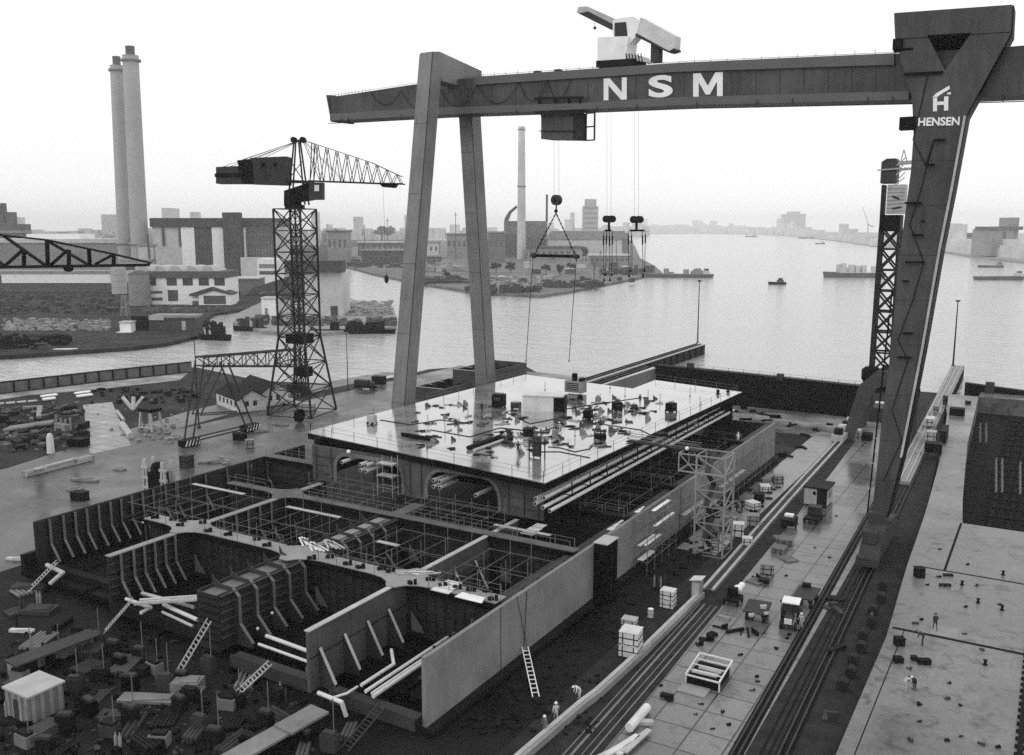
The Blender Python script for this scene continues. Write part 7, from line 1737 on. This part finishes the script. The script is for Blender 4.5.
for (pts, r, m, lab) in (([(402, 436), (432, 441)], .28, 'black_steel', 'long dark beam lying near the left front edge of the deck'), ([(468, 450), (501, 438)], .3, 'dark_steel', 'long dark pipe lying in the middle of the near deck, left of two'), ([(474, 452), (505, 441)], .22, 'pale_grey', 'long pale pipe lying in the middle of the near deck, right of two')):
    b = MB(); b.tube(D(*pts[0]) + Vector((0, 0, r)), D(*pts[1]) + Vector((0, 0, r)), r, 8); one(b, 'pipe_length', m, lab, 'pipe')
rr = random.Random(5)
PZ = []
for (x0, x1, y0, y1, n) in ((415, 470, 402, 425, 22), (420, 460, 430, 452, 14), (480, 560, 405, 445, 50), (560, 620, 398, 432, 50), (600, 660, 395, 425, 30), (540, 640, 430, 448, 26), (470, 540, 440, 462, 12)):
    for k in range(n): PZ.append((rr.uniform(x0, x1), rr.uniform(y0, y1)))
KL = ['plate offcut', 'timber wedge', 'steel bracket']
for i, (px, py) in enumerate(PZ):
    p = D(px, py)
    if not (dp[0].x + 2.5 < p.x < -50.5 and p.y > 97): continue
    k = i % 3; m = ('dark_steel', 'mid_steel', 'crane_grey', 'black_steel', 'pale_grey', 'crane_light')[i % 6]
    b = MB()
    if k == 0: b.obox((p.x, p.y, Z + .01), rr.uniform(.6, 2), rr.uniform(.3, .8), .04, rr.uniform(0, 3)).obox((p.x + .4, p.y, Z + .09), rr.uniform(.5, 1), rr.uniform(.3, .8), .07, rr.uniform(0, 3))
    elif k == 1: b.obox((p.x, p.y, Z + .01), rr.uniform(1.2, 2.6), .14, .14, rr.uniform(0, 3)).obox((p.x, p.y + .4, Z + .01), rr.uniform(.6, 1.6), .12, .18, rr.uniform(0, 3))
    else: b.ext([(p.x - .3, p.y, Z + .01), (p.x + .4, p.y, Z + .01), (p.x + .4, p.y, Z + .2), (p.x - .15, p.y, Z + rr.uniform(.3, .8)), (p.x - .3, p.y, Z + .6)], (0, rr.uniform(.2, .7), 0))
    tag(b.build(KL[k].replace(' ', '_'), m), 'loose ' + KL[k] + ' lying on the wet deck plate', KL[k], KL[k] + 's on the deck')
# cables snaking over the deck
for i, pts in enumerate(([(548, 447), (560, 448), (575, 452), (590, 449), (596, 441)], [(430, 430), (470, 437), (500, 428), (540, 432), (566, 424)], [(505, 412), (530, 424), (560, 418), (600, 424), (640, 430), (655, 437)], [(380, 420), (410, 425), (440, 420), (470, 424)], [(540, 452), (560, 452), (590, 458)], [(560, 410), (585, 406), (612, 402), (640, 398)])):
    b = MB(); b.path([D(*q) + Vector((0, 0, .05)) for q in pts], .05, 6)
    one(b, 'cable', 'black_steel', ('black cable curling from the welding set on the deck', 'long black cable across the left half of the deck', 'long black cable ending at the gangway on the deck', 'black cable near the far left edge of the deck', 'short black cable near the front corner of the deck', 'black cable on the far part of the deck')[i], 'cable')
# stanchions standing about on the deck
for px, py in ((445, 432), (459, 428), (428, 424), (520, 413), (560, 400), (660, 402), (690, 396), (700, 405), (648, 398), (545, 390), (610, 388), (480, 430), (468, 415), (600, 402), (625, 396), (575, 436)):
    p = D(px, py); tag(MB().bar(p, p + Vector((0, 0, 1.5)), .07).lathe(p, [(.2, 0), (.2, .06), (.06, .1)], 8).build('stanchion', 'wire'), 'thin stanchion standing on the wet deck', 'stanchion', 'stanchions on the deck')
for px, py in ((718, 394), (728, 391.5)): p = D(px, py); tag(MB().lathe(p, [(.35, 0), (.35, .1), (.22, .15), (.3, .5), (.2, .8)], 10).build('deck_bollard', 'black_steel'), 'small black bollard at the far right corner of the deck', 'bollard', 'bollards at the far deck corner')
# clutter on the hull gangways
GP = [(-69, 72.5, 'planks'), (-68, 74, 'planks'), (-71, 73.2, 'planks'), (-55.5, 71.5, 'planks'), (-54.2, 72.2, 'planks')]
for i, (x, y, _) in enumerate(GP):
    b = MB()
    for k in range(6): b.obox((x + k * .28, y + .2 * (k % 3), HZ + .21 + .07 * (k % 2)), .2, 3.0 if i < 3 else 2.2, .07, .9 + .06 * k if i < 3 else -.9)
    tag(b.build('plank_pile', 'pale_grey' if i % 2 else 'off_white'), 'loose pile of planks on the pale cross gangway ' + ('at the double wall' if i < 3 else 'at the single bulkhead'), 'plank pile', 'plank piles ' + ('at the double wall' if i < 3 else 'at the single bulkhead'))
for i, (x, y) in enumerate(((-83, 70.2), (-73.5, 70.1), (-65, 70.9), (-60.2, 70.2), (-52, 71.2), (-48.5, 70.8), (-71.5, 71.8), (-66.4, 69.6), (-56.8, 70.9), (-53, 69.5), (-88.6, 71.3), (-92.5, 70.4), (-86, 72), (-87.5, 70), (-80, 70.5), (-76, 71), (-62, 70.3), (-58, 71), (-50, 70.4), (-47, 71), (-44, 70.2), (-90, 71), (-45.5, 71.6))):
    b = MB(); b.obox((x, y, HZ + .21), .5, .35, .3, i).obox((x + .5, y + .2, HZ + .21), .3, .3, .5, i * 2); tag(b.build('tool_box', 'dark_steel'), 'small dark toolbox on the pale cross gangway', 'toolbox', 'toolboxes on the cross gangway')
for (x0, y0, x1, y1, z, m, lab) in ((-47.3, 69.0, -44.3, 70.0, HZ + .22, 'white_paint', 'white plank stack at the right end of the pale cross gangway'), (-50.3, 69.2, -48.2, 72, HZ + .22, 'off_white', 'pale board pile on the gangway left of the white plank stack'), (-51.5, 88.6, -49.8, 92.5, HZ + .1, 'off_white', 'pale boards lying below the front right corner of the deck block'), (-43.9, 96, -43.2, 100, HZ - .33, 'off_white', 'pale boards on the side gangway beside the black column'), (-43.8, 104, -43.2, 106.5, HZ - .33, 'white_paint', 'white bundle on the side gangway beyond the black column')):
    b = MB()
    for k in range(3): b.box(x0 + .1 * k, y0 + (y1 - y0) * k / 3, z + .06 * k, x1 - .08 * k, y0 + (y1 - y0) * (k + .9) / 3, z + .08 + .06 * k)
    one(b, 'plank_pile', m, lab, 'plank pile')
# ------------------------------------------------------------ foreground dock floor
KB = [(58, 657), (48, 664), (31, 672), (20, 680), (98, 645), (114, 655), (155, 672), (182, 685), (209, 672), (228, 708), (266, 725), (131, 690), (26, 745), (46, 752), (131, 722), (160, 745), (200, 730), (66, 730), (236, 706), (305, 745), (330, 750), (278, 700), (140, 660), (90, 715), (110, 735), (180, 710), (215, 745), (250, 748), (75, 690), (10, 700), (100, 680), (120, 668), (165, 690), (190, 700)]
for i, (px, py) in enumerate(KB):
    p = G(px, py); s = (.8, .65, .7)[i % 3]; t = thing('keel_block', 'concrete keel block with timber cap on the dark dock floor in front of the hull', 'keel block', p, (i * .37) % .7 - .2, 'keel blocks on the dock floor')
    b = MB(); b.box(-s, -s * .6, 0, s, s * .6, 1.0 + .2 * (i % 3)); b.build('block', ('brick' if i < 16 and i % 3 == 0 else ('mid_steel', 'dark_steel', 'dark_steel', 'black_steel')[i % 4]), t, local=True)
    b = MB(); b.box(-s * .8, -s * .4, 1.0 + .2 * (i % 3), s * .8, s * .4, 1.25 + .2 * (i % 3)); b.build('cap', 'mid_steel' if i % 3 else 'dark_steel', t, local=True)
    if i % 2 == 0: b = MB(); b.bar((s * .6, 0, .3), (s * .6, 0, 3.6 + (i % 3) * .5), .06); b.build('marker_rod', 'pole_grey', t, local=True)
t = thing('white_hut', 'small white hut with striped corrugated sides at the lower left', 'hut', G(36, 712)); p = G(36, 712)
b = MB(); hx, hy, hz_ = 1.75, 1.6, 2.5
b.box(p.x - hx, p.y - hy, .1, p.x + hx, p.y + hy, hz_); b.build('wall', 'brick', t)
b = MB()
for k in range(4): x = p.x - hx + .25 + k * .9; b.box(x, p.y - hy - .06, .1, x + .42, p.y - hy, hz_); y = p.y - hy + .2 + k * .82; b.box(p.x + hx, y, .1, p.x + hx + .06, y + .36, hz_)
b.build('corrugation', 'concrete', t)
b = MB(); b.box(p.x - hx - .15, p.y - hy - .15, hz_, p.x + hx + .15, p.y + hy + .15, hz_ + .18); b.build('roof', 'pale_grey', t)
b = MB(); b.box(p.x - .4, p.y - hy - .1, .1, p.x + .3, p.y - hy - .081, 1.9); b.build('door', 'mid_steel', t)
t = thing('long_bench', 'long dark sheeted bench over pale bins at the lower left', 'bench', G(55, 650))
b = MB(); b.bar(G(10, 664, 1.9), G(95, 632, 1.9), 2.2, .18); b.build('top', 'mid_steel', t)
b = MB()
for k in range(9): p = G(16 + k * 9.2, 674 - k * 3.5); b.obox((p.x, p.y, 0), 1.1, .8, 1.5, .3)
b.build('bin', 'concrete_pale', t)
b = MB()
for k in range(6): p = G(14 + k * 15, 672 - k * 5.6); b.bar(p, p + Vector((0, 0, 1.9)), .18)
b.build('leg', 'dark_steel', t)
t = thing('plank_walkway', 'long pale slab walkway on trestles at the bottom edge in front of the hull', 'walkway', G(275, 745))
b = MB(); a, c = G(215, 768, 1.5), G(290, 726, 1.5); b.bar(a, c, 2.0, .2); a2, c2_ = G(283, 730, 1.7), G(320, 709, 1.7); b.bar(a2, c2_, 2.2, .2); b.build('slab', 'crane_light', t)
b = MB()
for k in range(4): p = G(235 + k * 24, 764 - k * 13.5); MB().obox((p.x, p.y, 0), .5, 1.6, 1.4, .4).build('trestle', 'dark_steel', t)
for (px, py, sx, sy, h, m, lab) in ((150, 700, 5.5, 1.6, .25, 'crane_light', 'long pale plate lying on the dock floor among the keel blocks'), (118, 716, 3.4, 1.6, .2, 'mid_steel', 'grey plate on the dock floor below the long pale plate'), (188, 690, 2.6, 1.8, 1.0, 'crane_light', 'pale open box on the dock floor at the foot of the thin grey ladder'), (40, 612, 3.5, 2.0, .5, 'mid_steel', 'grey pallet load at the left edge beside the hull'), (30, 590, 4, 1.6, .6, 'mid_steel', 'row of grey sacks at the left edge by the plaza'), (18, 560, 3, .5, .3, 'off_white', 'white board lying on the plaza at the left edge'), (22, 632, 2.6, .5, .3, 'off_white', 'white board on the dark floor at the left edge')):
    p = G(px, py); b = MB(); b.obox((p.x, p.y, .02), sx, sy, h, .45).obox((p.x + .3, p.y, .02 + h), sx * .6, sy * .6, .12, .6); one(b, 'floor_plate', m, lab, 'plate')
rt2 = random.Random(9)
FS = [(20, 598), (60, 625), (105, 640), (70, 672), (118, 668), (145, 672), (170, 700), (95, 700), (35, 735), (120, 740), (155, 722), (190, 735), (235, 690), (255, 712), (225, 725), (285, 730), (300, 752), (60, 750), (20, 650), (8, 615), (345, 735), (215, 752), (140, 752), (85, 655)]
for i, (px, py) in enumerate(FS):
    p = G(px, py); b = MB(); a = rt2.choice((.1, .45, .6, 1.4)); n = rt2.randint(3, 6); L_ = rt2.uniform(2, 4.2)
    dx, dy = -math.sin(a), math.cos(a)
    if i % 3:
        for lay in range(rt2.randint(1, 3)):
            for k in range(n): b.obox((p.x + dy * k * .34, p.y - dx * k * .34, .02 + lay * .3), .26, L_ * rt2.uniform(.8, 1), .25, a)
        tag(b.build('timber_stack', ('brick_dark', 'dark_steel', 'dark_steel', 'mid_steel')[i % 4]), 'stack of timber beams on the dark dock floor in front of the hull', 'timber stack', 'timber stacks before the hull')
    else:
        for k in range(n): c = Vector((p.x + dy * k * .45, p.y - dx * k * .45, .2)); b.tube(c, c + Vector((dx * L_, dy * L_, 0)), .19, 8)
        tag(b.build('pipe_stack', ('brick', 'mid_steel')[i % 2]), 'row of steel pipes lying on the dark dock floor in front of the hull', 'pipe stack', 'pipe stacks before the hull')
for i in range(26):
    px, py = rt2.uniform(5, 320), rt2.uniform(600, 752); p = G(px, py)
    if py < 640 and px > 130: continue
    b = MB(); b.lathe((p.x, p.y, .01), [(.14, 0), (.14, 1.15), (.05, 1.35), (.05, 1.5)], 8); b.lathe((p.x + .4, p.y + .1, .01), [(.14, 0), (.14, 1.15), (.05, 1.35), (.05, 1.5)], 8) if i % 2 else None
    tag(b.build('gas_bottle', ('concrete', 'mid_steel', 'dark_steel')[i % 3]), 'gas bottles standing on the dark dock floor in front of the hull', 'gas bottle', 'gas bottles before the hull')
heap('floor_litter', 'dark litter over the dock floor in front of the hull', 'black_steel', 0, 330, 760, .6, 130, 260, 0.0, 51)
heap('floor_litter', 'grey litter over the dock floor in front of the hull', 'mid_steel', 0, 320, 758, .35, 125, 240, 0.0, 52)
heap('floor_litter', 'small grey scraps over the dock floor in front of the hull', 'mid_steel', 0, 320, 756, .28, 115, 150, 0.0, 53)
heap('side_litter', 'dark litter along the dock floor right of the hull', 'dark_steel', 470, 600, 735, .35, 60, 130, 0.0, 54)
b = MB()
rr = random.Random(77)
for k in range(120):
    y = rr.uniform(60, 156); x = rr.uniform(-41, -36.5); b.obox((x, y, .01), rr.uniform(.2, 1.2), rr.uniform(.2, .8), rr.uniform(.05, .3), rr.uniform(0, 3))
one(b, 'side_litter', 'dark_steel', 'dark debris strewn between the hull side and the low wall', 'litter', kind='stuff')
# docking blocks under the hull side
for k in range(24):
    y = 59 + k * 4.2; b = MB(); b.box(-43.6, y, .0, -41.9, y + 1.4, .44).box(-43.4, y + .2, .44, -42.5, y + 1.2, .78)
    tag(b.build('docking_block', 'joint_dark'), 'dark docking block under the right hull side', 'docking block', 'docking blocks under the hull side')
